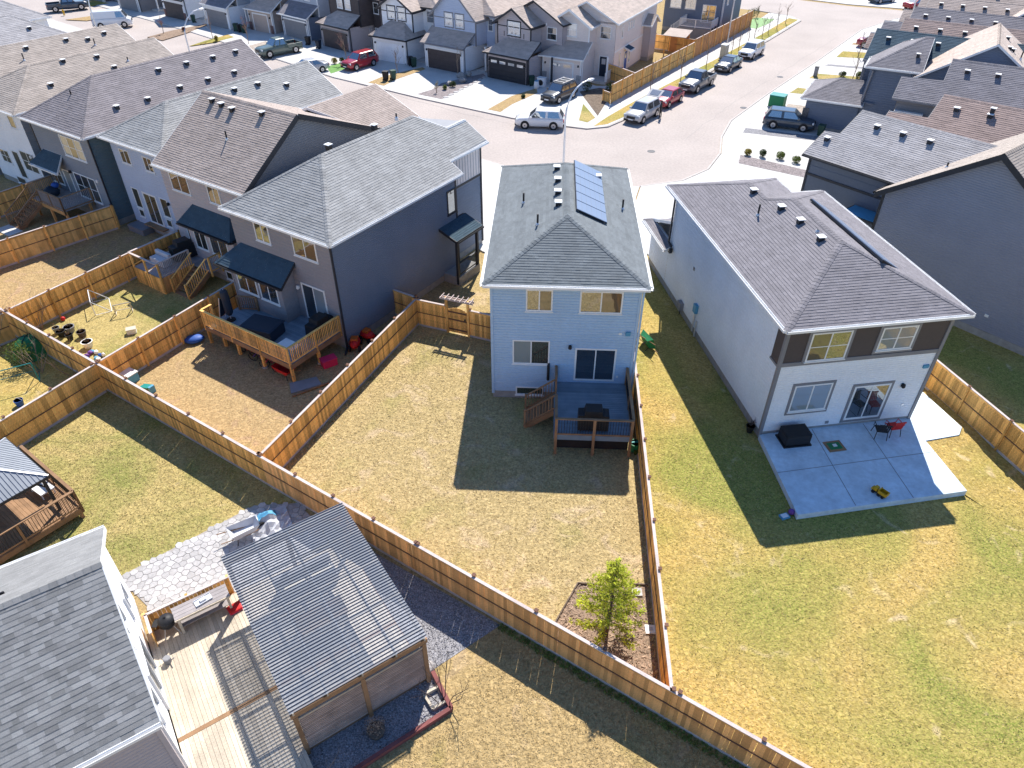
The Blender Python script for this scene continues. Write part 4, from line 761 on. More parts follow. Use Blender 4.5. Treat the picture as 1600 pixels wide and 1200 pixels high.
railing(DK,(-5.2,-3.5),(-5.2,-1.3),1.1,1.0,'cedar_cap','wood_grey',.11,npost=1); railing(DK,(-3.2,-1.3),(-3.2,-.5),1.1,1.0,'cedar','wood_grey',.11,npost=1)
stairs(DK,(-4.2,-1.3),(0,-1),6,.18,.30,1.5,'wood_brown',1.1,'cedar')
covered_bbq('black covered grill on the deck of the taupe house',(*wl(O,A,-6.3,-.9),1.102),R_(-34+80),1.6,.8,1.3)
o=thing('covered_sofa','grey covered bench on the deck of the taupe house','bench',(*wl(O,A,-6.8,-2.3),1.102),R_(-34)); MB().box(-.7,.7,-.35,.35,0,.45).build('cover','c_tarp',o,bevel=.06); MB().box(-.7,.7,.12,.38,.45,.75).build('back','c_tarp',o,bevel=.06); MB().box(-.74,.74,-.39,.41,0,.05).build('hem','c_grey',o)
# ---- pale blue house ----
def rowhouse(label,O,A,x0,y1,wall_r,wall_s,roofm,pitch,gy=False,vents=(),trim='trim_white',ze=6.6,xr=0.35,ovh=.45,ew=.17,tw=.42):
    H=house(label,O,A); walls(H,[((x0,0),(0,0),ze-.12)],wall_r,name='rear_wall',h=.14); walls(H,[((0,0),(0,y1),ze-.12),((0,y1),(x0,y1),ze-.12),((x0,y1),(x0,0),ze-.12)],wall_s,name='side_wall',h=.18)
    X0,X1=x0-xr,xr; soffit_plate(H,X0,X1,-ovh,y1+.4,ze-.12); Rf=roof(H,hip(X0,X1,-ovh,y1+.4,ze,pitch,True,not gy),roofm,trim,ew=ew,tw=tw)
    cx=(X0+X1)/2; Z=lambda x:ze+pitch*(min(x-X0,X1-x))
    for x,y in vents: roof_vent(Rf,(x,y,Z(x)+.02))
    return H,Rf,Z
H,Rf,Z=rowhouse('pale blue house with silver-grey roof, between the taupe and dark teal houses',(-22.2,44.6),34,-6.2,15.2,'wall_paleblue','wall_paleblue','shingle_silver',.57,True,((-2.3,6),(-2.4,8),(-2.3,10),(-1.6,12),(-4.2,7.5),(-4.2,10.5)))
window(H,(-4.75,0,5.4),1.1,1.0,split=2); window(H,(-2.15,0,5.4),1.0,1.0,split=2); window(H,(-5.0,0,2.4),.8,1.5); window(H,(-5.05,0,1.25),.62,.6); window(H,(-3.37,0,1.95),1.58,2.3,split=2,name='patio_door',fw=.12,sill=False); window(H,(-1.75,0,2.45),.85,1.4); window(H,(-1.85,0,1.3),.65,.6); window(H,(-5.1,0,.22),1.3,.5,name='basement_window',gl='glass_door')
MB().box(-6.0,-4.2,-.9,-.05,0,.45).build('window_well','trim_grey',H); wall_lamp(H,(-1.15,-.02,2.9)); MB().box(-4.4,-2.2,-.5,-.04,.7,.78).build('step','wood_brown',H)
MB().box(-.02,.06,-.04,.04,.3,6.4).build('downspout','trim_dark',H)
# ---- dark teal house ----
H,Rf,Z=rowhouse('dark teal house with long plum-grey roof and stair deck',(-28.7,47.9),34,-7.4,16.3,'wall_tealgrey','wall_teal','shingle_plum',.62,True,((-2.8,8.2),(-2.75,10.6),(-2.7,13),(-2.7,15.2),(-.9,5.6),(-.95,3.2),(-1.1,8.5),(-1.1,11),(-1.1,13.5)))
window(H,(-2.45,0,5.25),2.7,1.5,split=3,rows=2,gls=('glass_blind','glass','glass_blind')); window(H,(-6.55,0,2.5),1.6,1.45,split=2,rows=2); window(H,(-2.45,0,2.35),2.75,1.85,split=3,rows=2); window(H,(-4.85,0,2.1),1.0,2.15,name='patio_door',sill=False,gl='glass_blind')
roof(H,[[(-7.9,-.95,3.35),(-4.2,-.95,3.35),(-4.6,-.03,4.3),(-6.9,-.03,4.3)],[(-7.9,-.03,3.35),(-7.9,-.95,3.35),(-6.9,-.03,4.3)]],'shingle_dark',trim='trim_white',name='bay_roof'); downspout(H,.1,-.05,6.4,'trim_dark',out=(.2,-.3)); wall_lamp(H,(-.55,-.02,3.3),m='trim_white'); wall_lamp(H,(-4.1,-.02,3.2)); vent_pipe(Rf,(-4.2,2.0,Z(-4.2)-.9),.5); downspout(H,-7.5,0.0,6.4,'trim_dark')
DK=thing('deck','wooden deck with long stairs behind the dark teal house','deck',(-28.7,47.9,0),R_(-34)); deck_planks(DK,-6.6,-2.2,-2.3,-.05,1.4,'wood_grey',.14,'x')
for x,y in ((-6.5,-2.2),(-4.4,-2.2),(-2.3,-2.2),(-2.3,-.4)): MB().box(x-.07,x+.07,y-.07,y+.07,0,1.4).build('support_post','cedar_rust',DK)
MB().box(-6.6,-2.2,-2.35,-2.302,1.1,1.39).build('rim_board','cedar_rust',DK); MB().box(-6.65,-6.602,-2.3,-.05,1.1,1.39).build('rim_board','cedar_rust',DK)
railing(DK,(-5.2,-2.3),(-2.2,-2.3),1.4,1.0,'wood_brown','wood_grey',.12,npost=2); railing(DK,(-2.2,-2.3),(-2.2,-.1),1.4,1.0,'wood_brown','wood_grey',.12,npost=1); railing(DK,(-6.6,-2.3),(-6.6,-.1),1.4,1.0,'wood_brown','wood_grey',.12,npost=1); stairs(DK,(-5.9,-2.3),(0,-1),7,.19,.30,1.4,'wood_brown',1.4,'wood_brown')
MB().box(-6.8,-4.9,-5.4,-4.4,0,.06).build('landing_pad','concrete',DK)
o=thing('bag_pile','dark blue bundle on the teal house deck','bag',(*wl((-28.7,47.9),34,-5.6,-1.2),1.402)); MB().ell((0,0,.35),(.55,.45,.4),10,6,jit=.12).build('bag','c_darkblue',o,smooth=True); MB().ell((.3,.2,.75),(.3,.25,.2),8,5,jit=.12).build('bag_top','c_blue',o,smooth=True)
# ---- white house and the ones beyond ----
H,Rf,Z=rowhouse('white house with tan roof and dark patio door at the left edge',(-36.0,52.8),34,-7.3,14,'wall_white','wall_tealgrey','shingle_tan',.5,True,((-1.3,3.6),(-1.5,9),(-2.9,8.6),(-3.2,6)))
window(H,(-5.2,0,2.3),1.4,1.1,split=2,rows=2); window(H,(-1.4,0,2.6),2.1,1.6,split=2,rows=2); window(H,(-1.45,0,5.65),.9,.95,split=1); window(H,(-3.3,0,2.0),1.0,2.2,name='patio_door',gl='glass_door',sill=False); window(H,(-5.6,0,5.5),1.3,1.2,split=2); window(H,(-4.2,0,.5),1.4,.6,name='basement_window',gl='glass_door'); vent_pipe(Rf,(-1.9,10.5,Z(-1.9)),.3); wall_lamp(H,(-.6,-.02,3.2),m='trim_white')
H,Rf,Z=rowhouse('tan-roofed house with dark vent pipes, upper left',(-42.8,57.5),34,-7.0,15.5,'wall_mauve','wall_mauve','shingle_tan',.5,True,((-2.6,3.5),(-2.7,7),(-2.7,10.5),(-2.6,14),(-2.3,12.2)),ew=.2,tw=.5)
for x,y in ((-1.6,6),(-1.6,12.3)): vent_pipe(Rf,(x,y,Z(x)),.55)
H,Rf,Z=rowhouse('grey-roofed house at the top left corner',(-50.2,66.5),34,-7.0,12,'wall_paleblue','wall_white','shingle_grey',.55,False,((-2.2,4),(-1.5,9)),ew=.22,tw=.5)
H,Rf,Z=rowhouse('far grey-roofed house beyond the top left corner',(-58,76),36,-7.0,12,'wall_white','wall_white','shingle_grey',.55,False,((-2.2,4),),ew=.24,tw=.6)
# ================= RIGHT ROW =================
# ---- dusk-blue house with big side gable ----
O=(21.9,39.75); A=51.7
H=house('slate-blue house with a large shaded gable wall, right edge',O,A)
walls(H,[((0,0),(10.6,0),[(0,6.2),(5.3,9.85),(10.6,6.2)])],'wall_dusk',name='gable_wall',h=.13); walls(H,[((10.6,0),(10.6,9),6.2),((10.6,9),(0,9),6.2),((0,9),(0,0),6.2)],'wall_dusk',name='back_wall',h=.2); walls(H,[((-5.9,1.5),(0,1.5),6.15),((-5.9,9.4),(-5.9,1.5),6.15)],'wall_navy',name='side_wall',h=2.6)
p=.69; F=[[(10.95,-.4,5.96),(10.95,9.2,5.96),(5.3,9.2,9.98),(5.3,-.4,9.98)],[(-.35,9.2,5.96),(-.35,-.4,5.96),(5.3,-.4,9.98),(5.3,9.2,9.98)]]
F=[[(x,y,6.08+p*(5.65-abs(x-5.3))) for x,y,z in f] for f in F]
Rf=roof(H,F,'shingle_tan',trim='trim_dark',fh=.34); roof_vent(Rf,(6.6,2.2,6.08+p*4.35)); vent_pipe(Rf,(2.2,1.6,6.08+p*2.55),.3)
sl=.52; F2=[[(-6.3,1.1,6.3),(3.2,1.1,6.3),(3.2,5.3,6.3+sl*4.2),(-5.3,5.3,6.3+sl*4.2),(-5.3,3.1,6.3+sl*2),(-6.3,3.1,6.3+sl*2)],[(3.2,9.5,6.3),(-5.3,9.5,6.3),(-5.3,5.3,6.3+sl*4.2),(3.2,5.3,6.3+sl*4.2)],[(-5.3,3.1,6.3+sl*2),(-5.3,5.1,6.3),(-6.3,5.1,6.3),(-6.3,3.1,6.3+sl*2)][::-1]]
R2f=roof(H,F2,'shingle_grey',trim='trim_dark',name='front_roof',ew=.16,tw=.36)
for x in (-5.7,-3.6,-1.9,-.2): yv=2.5 if x<-5.3 else 4.3; roof_vent(R2f,(x,yv,6.3+sl*(yv-1.1)+.02))
MB().box(-5.95,0,1.42,1.485,4.95,5.1).build('band_board','trim_dark',H); MB().box(-5.98,-5.84,1.42,1.56,.2,6.2).build('corner_board','trim_dark',H); MB().box(-.06,.1,-.06,.06,.3,6.1).build('corner_board','trim_dark',H)
MB().box(-2.2,-.05,-.1,1.45,4.0,4.12).build('ledge','trim_dark',H); MB().box(-2.1,-.1,0,1.4,4.121,4.15).build('ledge_top','c_skyblue',H); MB().box(7.6,7.8,-.07,0,1.3,1.45).build('vent_cover','trim_white',H); MB().box(3.9,10.5,-.03,0,0,.42).build('parging','foundation',H)
def ridgehouse(label,P,A,zr,ze,hw,L,wm,rm,vents=3,front=0.0,ew=.18,tw=.45,trim='trim_grey',name='house',hipf=False):
    """ridge along local x starting at P (front end, left), camera-side slope towards -y"""
    H=house(label,P,A); s=(zr-ze)/hw; y0=-hw
    if front: F=[[(-front,y0,ze),(L,y0,ze),(L,0,zr),(0,0,zr),(0,y0*.52,ze+s*hw*.48),(-front,y0*.52,ze+s*hw*.48)],[(L,hw,ze),(0,hw,ze),(0,0,zr),(L,0,zr)],[(0,y0*.04,ze),(-front,y0*.04,ze),(-front,y0*.52,ze+s*hw*.48),(0,y0*.52,ze+s*hw*.48)]]
    else: F=[[(0,y0,ze),(L,y0,ze),(L,0,zr),(0,0,zr)],[(L,hw,ze),(0,hw,ze),(0,0,zr),(L,0,zr)]]
    if hipf and not front: F=[[(0,y0,ze),(L,y0,ze),(L,0,zr),(hw,0,zr)],[(L,hw,ze),(0,hw,ze),(hw,0,zr),(L,0,zr)],[(0,hw,ze),(0,y0,ze),(hw,0,zr)]]
    Rf=roof(H,F,rm,trim,ew=ew,tw=tw)
    x0=-front+.35 if front else .35
    walls(H,[((x0,y0+.35),(L-.3,y0+.35),ze-.05),((L-.3,hw-.35),(.35,hw-.35),ze-.05),((L-.3,y0+.35),(L-.3,hw-.35),ze-.05),((.35,hw-.35),(.35,y0+.35),[(0,ze-.05),(hw-.35,(ze-.05) if hipf else zr-.2),(2*hw-.7,ze-.05)])],wm,h=.25)
    if front: walls(H,[((x0,y0*.04),(x0,y0+.35),ze-.05)],wm,name='front_wall',h=.25)
    for i in range(vents):
        x=1.3+i*2.1; roof_vent(Rf,(x,-1.1,zr-s*1.1+.02),s=.4)
    return H,Rf,s
H,Rf,s=ridgehouse('house with stepped brown shingle roof behind the slate-blue house',(30.3,51.6),43,8.2,6.0,4.2,14,'wall_navy','shingle_brown',2,2.6)
roof_vent(Rf,(3.4,-.9,8.0)); 
H,Rf,s=ridgehouse('house with grey shingle roof and white front balcony opening, right row',(34.9,60.0),33,8.5,6.1,4.3,14,'wall_grey','shingle_slate',2,3.0)
MB().box(-2.6,-.5,-4.35,-3.0,3.2,5.2).build('balcony','trim_white',H); MB().box(-2.5,-.6,-4.37,-4.352,3.4,5.0).build('balcony_recess','trim_grey',H)
# ---- grey house with cross gable and garage ----
O=(31.9,67.0); A=29
H=house('grey house with light cross-gable and low garage roof, right row',O,A)
walls(H,[((0,0),(4,0),6.2),((4,-.5),(12.5,-.5),[(0,6.0),(4.9,9.0),(8.5,6.6)]),((4,0),(4,-.5),6.0),((0,7),(0,0),6.2),((12.5,-.5),(12.5,7),6.2),((12.5,7),(0,7),6.2)],'wall_steel',h=.2)
F=[[(3.5,-.95,5.85),(3.5,8,5.85),(8.9,8,9.15),(8.9,-.95,9.15)],[(12.9,8,6.5),(12.9,-.95,6.5),(8.9,-.95,9.15),(8.9,8,9.15)]]
Rf=roof(H,F,'shingle_beige',ew=.18,tw=.45); roof(H,[[(-.4,-.45,6.25),(4.2,-.45,6.25),(4.2,3.6,8.3),(3.6,3.6,8.3)],[(-.4,7.4,6.25),(-.4,-.45,6.25),(3.6,3.6,8.3)],[(4.2,7.4,6.25),(-.4,7.4,6.25),(3.6,3.6,8.3),(4.2,3.6,8.3)]],'shingle_slate',name='front_roof',ew=.18,tw=.45)
for x,y in ((9.9,1.0),(9.7,4.2),(10.2,1.4)): roof_vent(Rf,(x,y,9.15-.66*(x-8.9)+.02))
vent_pipe(Rf,(10.9,.8,7.9),.6); roof_vent(Rf,(3.4,1.2,7.2))
walls(H,[((-4.6,-.2),(0,-.2),2.9),((-4.6,5.8),(-4.6,-.2),2.9),((0,5.8),(-4.6,5.8),2.9)],'wall_steel',name='garage_wall',h=.2); garage_door(H,(-4.61,2.9,0.1),4.6,2.2,'wall_grey',face='-x'); mat('stone_veneer',(0.16,0.15,0.15),.9,.35,6,.8,14); MB().box(-4.75,-4.2,-.32,-.205,0,2.0).build('stone_pillar','stone_veneer',H)
roof(H,[[(-5.1,-.6,2.95),(.3,-.6,2.95),(.3,2.6,4.3),(-2.4,2.6,4.3)],[(-5.1,6.1,2.95),(-5.1,-.6,2.95),(-2.4,2.6,4.3)],[(.3,6.1,2.95),(-5.1,6.1,2.95),(-2.4,2.6,4.3),(.3,2.6,4.3)]],'shingle_slate',trim='trim_white',name='garage_roof',ew=.2,tw=.5)
MB().tube([(.3,-.2,5.9),(.1,-.2,3.2),(1.1,-.25,3.1)],.09,8).build('downspout','trim_grey',H)
H,Rf,s=ridgehouse('house with dark charcoal gable roof, right row',(34.4,73.2),32,8.0,6.0,3.6,13,'wall_navy','shingle_dark',3,0)
H,Rf,s=ridgehouse('house with brown roof and pale front gable, behind the dark roof',(38.2,76.2),32,8.3,6.1,3.9,14,'wall_grey','shingle_brown',4,2.4,ew=.22,tw=.55)
H,Rf,s=ridgehouse('house with plain grey roof, fourth from the top right corner',(41.6,81.6),33,8.3,6.1,4.0,15,'wall_grey','shingle_slate',4,2.2,ew=.22,tw=.55)
F=[[(7.2,-4.1,6.6),(7.2,0,6.6),(9.6,0,8.5),(9.6,-4.1,8.5)],[(12,0,6.6),(12,-4.1,6.6),(9.6,-4.1,8.5),(9.6,0,8.5)]]; H,Rf,s=ridgehouse('house with taupe roof and a light dormer gable, top right',(46.0,87.5),33,8.3,6.1,4.2,16,'wall_navy','shingle_taupe',4,2.0,ew=.24,tw=.6); roof(H,F,'shingle_beige',name='dormer_roof',ew=.24,tw=.6); walls(H,[((7.4,-3.8),(11.8,-3.8),[(0,6.6),(2.2,8.35),(4.4,6.6)],4.5)],'wall_navy',name='dormer_wall',h=.25,found=False)
H,Rf,s=ridgehouse('far taupe-roofed house at the top right edge',(51.0,94.2),33,8.3,6.1,4.2,16,'wall_grey','shingle_taupe',3,2.0,ew=.26,tw=.65)
H,Rf,s=ridgehouse('farthest brown-roofed house at the top right corner',(56.5,101.5),33,8.3,6.1,4.2,16,'wall_grey','shingle_brown',3,2.0,ew=.28,tw=.7)
# ================= ACROSS THE STREET =================
def fronthouse(label,C,A,lower,upper,trimm,doorm,roofm,dw=4.9,dh=2.15,gw=5.7,W=7.6,uw=5.6,groof='shed',win=2,wrows=2,gable=True,pitch=.62,dwin=False,flip=False,tcol='trim_white',timber=False,gz=2.9,ez=5.9,main=True,brick=None,curt='glass_curtain',gfront=False,sidew=None,D=13):
    H=house(label,C,A); cx=gw/2; X=lambda x:x-cx
    s=-1 if flip else 1
    def W2(rs,m,n,h=.2):
        if flip: rs=[((-r[1][0],r[1][1]),(-r[0][0],r[0][1]),r[2] if not hasattr(r[2],'__len__') else [(math.dist(r[0],r[1])-a,b) for a,b in reversed(r[2])],*r[3:]) for r in rs]
        return walls(H,rs,m,name=n,h=h,base=.2)
    a0,a1=X(0),X(gw); u1=X(uw); w1=X(W); sm=sidew or lower
    W2([((a0,0),(a1,0),gz),((a1,0),(a1,6),gz),((a0,6),(a0,0),gz)],lower,'garage_wall')
    topU=[(0,ez),(uw/2,ez+pitch*uw/2-.05),(uw,ez)] if gable else ez
    W2([((a0,1.9),(u1,1.9),topU,gz-.1)],upper,'upper_wall'); W2([((u1,1.9),(u1,4.0),ez,gz-.1),((u1,4.0),(w1,4.0),ez,.2)],upper,'recess_wall'); W2([((w1,4.0),(w1,D),ez),((w1,D),(a0,D),ez),((a0,D),(a0,1.9),ez)],sm,'side_wall')
    fx=lambda P:[(s*x,y,z) for x,y,z in P]
    e=.4; rs=dict(ew=.22,tw=.6)
    if groof=='shed': F=[[(a0-e,-e,gz),(a1+e,-e,gz),(a1+e,1.95,gz+1.35),(a0-e,1.95,gz+1.35)]]
    elif groof=='hipl': F=[[(a0-e,-e,gz),(a1+e,-e,gz),(a1+e,1.95,gz+1.35),(a0+1.6,1.95,gz+1.35)],[(a0-e,1.95,gz),(a0-e,-e,gz),(a0+1.6,1.95,gz+1.35)]]
    else: F=[[(a0-e,-e,gz),(a1+e,-e,gz),(a1-1.4,1.95,gz+1.45),(a0+1.4,1.95,gz+1.45)],[(a0-e,1.95,gz),(a0-e,-e,gz),(a0+1.4,1.95,gz+1.45)],[(a1+e,-e,gz),(a1+e,6,gz),(a1-1.4,6,gz+1.45),(a1-1.4,1.95,gz+1.45)]]
    roof(H,[fx(f) for f in F],'shingle_beige' if groof=='hip' else roofm,tcol,name='garage_roof',**rs)
    if gable:
        z0=ez-e*pitch; zp=ez+pitch*uw/2; xm=(a0+u1)/2
        roof(H,[fx(f) for f in ([(u1+e,1.4,z0),(u1+e,7,z0),(xm,7,zp),(xm,1.4,zp)],[(a0-e,7,z0),(a0-e,1.4,z0),(xm,1.4,zp),(xm,7,zp)])],roofm,tcol,name='front_roof',fh=.25,**rs)
    if main:
        q=.5; xm=(a0+w1)/2; hw=(w1-a0)/2+e; z0=ez; zp=ez+q*hw; yf=3.5
        roof(H,[fx(f) for f in ([(w1+e,yf,z0),(w1+e,D+.4,z0),(xm,D+.4,zp),(xm,yf+(0 if gfront else 2.5),zp)],[(a0-e,D+.4,z0),(a0-e,yf,z0),(xm,yf+(0 if gfront else 2.5),zp),(xm,D+.4,zp)])+(() if gfront else ([(a0-e,yf,z0),(w1+e,yf,z0),(xm,yf+2.5,zp)],))],roofm,tcol,name='main_roof',**rs)
        if gfront: W2([((a0,yf+.5),(w1,yf+.5),[(0,ez),((w1-a0)/2,zp-.2),(w1-a0,ez)],ez-.2)],upper,'front_gable')
    mx=lambda x:s*x
    garage_door(H,(mx((a0+a1)/2),-.01,.1),dw,dh,doorm,4,4 if dw>3 else 2,dwin)
    fr=MB(); d0=mx((a0+a1)/2); 
    for k in (-1,1): fr.box(d0+k*(dw/2+.08)-.08,d0+k*(dw/2+.08)+.08,-.05,0,0,dh+.25)
    fr.box(d0-dw/2,d0+dw/2,-.05,0,dh+.1,dh+.28); fr.build('door_trim',trimm,H)
    um=mx((a0+u1)/2); ww=min(1.15,uw/win*.55)
    for i in range(win):
        x=um+(i-(win-1)/2)*(ww+.45); window(H,(x,1.9,(gz+1.45+ez)/2+.1),ww if win>1 else 1.7,1.35,split=2 if win==1 else 1,rows=wrows,fr='trim_white',gl=curt,trim=tcol if tcol!='trim_white' else None)
    window(H,(mx((u1+w1)/2),4.0,ez-1.1),min(1.3,W-uw-.5),1.3,rows=2,gl='glass'); door(H,(mx((u1+w1)/2),4.0,.3),.95,2.1,'c_darkblue'); MB().box(*sorted((mx(u1+.05),mx(w1))),1.9,4.0,0,.3).build('porch','concrete',H)
    MB().box(mx(w1)-.09,mx(w1)+.09,2.0,2.18,.3,gz).build('porch_post',trimm,H)
    for xx in (a0,a1): MB().box(mx(xx)-.07,mx(xx)+.07,-.05,.08,0,gz).build('corner_board',trimm,H)
    for xx in (a0,u1): MB().box(mx(xx)-.06,mx(xx)+.06,1.84,1.96,gz-.1,ez).build('corner_board',tcol,H)
    if timber:
        t=MB(); z=gz+1.42
        t.box(min(mx(a0),mx(u1)),max(mx(a0),mx(u1)),1.85,1.895,ez-.6,ez-.5)
        for i in range(6): x=um+(i-2.5)*.55; t.box(x-.04,x+.04,1.852,1.894,z,z+.5)
        t.build('timber_trim',tcol,H)
    if brick:
        for xx in (a0+.2,a1-.2): MB().box(mx(xx)-.28,mx(xx)+.28,-.10,-.02,0,1.15).build('masonry_base',brick,H)
    for xx in (a0+.3,a1-.3): wall_lamp(H,(mx(xx),-.03,2.1))
    MB().box(mx(a1)+(.10 if s>0 else -.18),mx(a1)+(.18 if s>0 else -.10),.1,.18,.15,gz).build('downspout',tcol,H)
    return H
mat('brick_veneer',(0.17,0.10,0.09),.9,.3,8,.6,20); mat('stone_pale',(0.40,0.37,0.36),.9,.3,6,.8,12)
H=fronthouse('beige corner house with white trim and single garage door, across the street',(5.55,84.15),27,'wall_beige','wall_beige','trim_white','wall_beige','shingle_beige',dw=2.6,gw=4.6,W=6.9,uw=4.6,groof='hipl',win=1,dwin=True,brick='stone_pale',gfront=True,ez=6.0,D=18.5)
w1=6.9-2.3
for y,z,ww,hh in ((6.2,4.7,.55,1.3),(8.3,4.9,.42,.8),(9.1,4.9,.42,.8),(9.9,4.9,.42,.8),(13.2,4.7,.5,1.2),(5.9,1.8,.6,1.6),(9.3,1.7,.7,1.8)): window(H,(w1,y,z),ww,hh,'+x',gl='glass_curtain')
door(H,(w1+.01,8.0,.3),.9,2.0,'c_blue','+x'); MB().box(w1,w1+.06,4.1,13.85,2.85,3.05).build('band_board','trim_white',H); roof(H,[[(w1+.02,7.3,2.9),(w1+.8,7.3,2.6),(w1+.8,8.7,2.6),(w1+.02,8.7,2.9)]],'shingle_dark',name='door_canopy',ew=.22,tw=.5)
walls(H,[((w1,13.9),(w1+.9,13.9),4.2),((w1+.9,13.9),(w1+.9,16.4),[(0,4.2),(1.25,4.9),(2.5,4.2)]),((w1+.9,16.4),(w1,16.4),4.2)],'wall_mauve',name='side_bay',h=.2); roof(H,[[(w1+1.2,15.15,5.05),(w1,15.15,5.05),(w1,13.5,4.1),(w1+1.2,13.5,4.1)],[(w1+1.2,16.8,4.1),(w1,16.8,4.1),(w1,15.15,5.05),(w1+1.2,15.15,5.05)]],'shingle_beige',name='bay_roof',ew=.22,tw=.5)
railing(H,(w1-.1,2.0),(w1-.1,3.9),.3,.9,'trim_white','trim_white',.14,npost=1)
fronthouse('grey house with dark timber gable and windowed charcoal garage door',(-.55,84.9),37,'wall_mauve','wall_mauve','trim_dark','trim_dark','shingle_beige',groof='hipl',win=1,uw=4.6,W=7.4,gw=5.5,dwin=True,tcol='trim_dark',timber=True,gfront=True)
fronthouse('white house with steep dark-edged gable and dark brown garage door',(-8.0,89.5),35,'wall_offwhite','wall_paleblue','trim_white','trim_brown','shingle_beige',groof='shed',win=2,uw=6.2,W=7.4,pitch=.95,tcol='trim_grey',timber=True,curt='glass_curtain')
fronthouse('white house with white garage door under a hipped dark roof',(-14.9,93.3),32,'wall_white','wall_white','trim_white','wall_white','shingle_beige',groof='hip',win=2,uw=4.8,W=7.2,gw=4.9,dw=4.0,tcol='trim_dark',timber=True)
fronthouse('house with dark brown upper storey and brown garage door',(-22.8,99.7),41,'wall_mauve','trim_brown','trim_grey','trim_brown','shingle_beige',groof='hipl',win=2,uw=6.0,W=7.5,gable=False,tcol='trim_dark')
fronthouse('steel-blue house with white trim and grey garage door',(-29.4,105.7),41,'wall_steel','wall_sage','trim_white','wall_grey','shingle_slate',groof='shed',win=2,uw=6.0,W=7.4,gable=False)
H=fronthouse('tan house with brick base and small gable over its garage',(-35.2,109.6),36,'wall_tan','wall_tan','trim_white','wall_tan','shingle_beige',groof='hipl',win=1,uw=5.0,W=6.6,gw=5.0,dw=3.0,gable=True,brick='brick_veneer')
fronthouse('pale grey house with plain grey garage door, fourth from the top left',(-42.3,112.6),39,'wall_offwhite','wall_sage','trim_white','wall_grey','shingle_slate',groof='shed',win=2,uw=5.6,W=7.0,gable=False)
fronthouse('white house with open dark garage, third from the top left',(-50.6,118.3),38,'wall_white','wall_white','trim_white','trim_brown','shingle_beige',groof='shed',win=2,uw=5.6,W=7.2,brick='brick_veneer',tcol='trim_dark')  # open garage: its dark inside is painted as a closed brown door
fronthouse('grey house with wide grey garage door behind the white van',(-60.2,124.5),36,'wall_grey','wall_grey','trim_white','wall_grey','shingle_slate',groof='shed',win=2,uw=5.6,W=7.4,gable=False,tcol='trim_dark')
fronthouse('brown-trimmed house at the far top left',(-69.5,132.5),36,'wall_brown','wall_brown','trim_white','wall_grey','shingle_slate',groof='shed',win=2,uw=5.6,W=7.4,gable=False)
# blue house behind the long street fence (its rear faces the camera)
H,Rf,Z=rowhouse('blue house with white deck railing behind the orange fence, top centre',(28.5,107.6),29,-8.0,11,'wall_steel','wall_steel','shingle_slate',.5,False,(),ew=.26,tw=.6)
window(H,(-6.4,0,3.6),1.6,1.3,split=2,gl='glass_blind'); window(H,(-4.3,0,3.6),1.5,1.3,split=2); window(H,(-1.6,0,2.6),1.9,2.2,split=2,name='patio_door',sill=False); roof(H,[[(-8.2,-1.5,4.7),(-3.0,-1.5,4.7),(-3.0,-.03,5.5),(-8.2,-.03,5.5)]],'shingle_dark',name='bay_roof',ew=.26,tw=.6); window(H,(0,3,4.2),.9,1.6,'+x',rows=2); window(H,(0,6.5,4.2),.9,1.6,'+x',rows=2); MB().box(-.02,.25,.3,.42,.2,6.3).build('downspout','trim_white',H)
DK=thing('deck','grey deck with white railing behind the blue house','deck',(28.5,107.6,0),R_(-29)); deck_planks(DK,-4.6,-.2,-3,-.05,1.3,'wood_deckgrey'); railing(DK,(-4.6,-3),(-.2,-3),1.3,1,'trim_white','trim_white',.14); railing(DK,(-.2,-3),(-.2,-.1),1.3,1,'trim_white','trim_white',.14); railing(DK,(-4.6,-3),(-4.6,-.1),1.3,1,'trim_white','trim_white',.14); MB().box(-4.6,-.2,-3.05,-3.002,0,1.28).build('skirting','trim_grey',DK)
stairs(DK,(-4.65,-1.2),(-1,0),5,.24,.3,1.2,'trim_grey',1.3,'trim_white')
# long street fence (yellow cedar near, orange panels far)
fence('fence','long golden cedar fence along the street sidewalk, near half',(10.3,76.6),(22.6,95.0),h=2.0,single=False,side=-1,mboard='cedar_far',mcap='cedar_cap')
FO=fence('fence','orange stained panel fence along the street sidewalk, far half',(22.6,95.0),(34.4,112.6),h=2.3,single=False,side=-1,mboard='cedar_orange',mcap='cedar_cap',rails=False)
fence('fence','low cedar fence closing the corner lot beside the beige house',(10.3,76.6),(9.6,77.6),h=1.2,single=False,side=1); fence('fence','dark cedar fence between the beige house and the long golden fence',(10.9,85.9),(13.6,81.7),h=1.8,single=False)
fence('fence','cedar fence behind the shed of the beige corner house',(18.6,100.2),(23.4,97.0),single=False)
o=thing('shed','small garden shed with light roof behind the beige corner house','shed',(20.9,97.6,0),R_(-29)); 
for x in (-1.2,1.2):
    for y in (-1,1): MB().box(x-.06,x+.06,y-.06,y+.06,0,2.3).build('post','cedar',o)
MB().box(-1.15,1.15,.9,.95,0,2.2).build('back_panel','cedar_orange',o); MB().face([(-1.5,-1.3,2.3),(1.5,-1.3,2.3),(1.5,1.3,2.7),(-1.5,1.3,2.7)]).face([(-1.5,1.3,2.65),(1.5,1.3,2.65),(1.5,-1.3,2.25),(-1.5,-1.3,2.25)]).build('roof','shingle_beige',o)
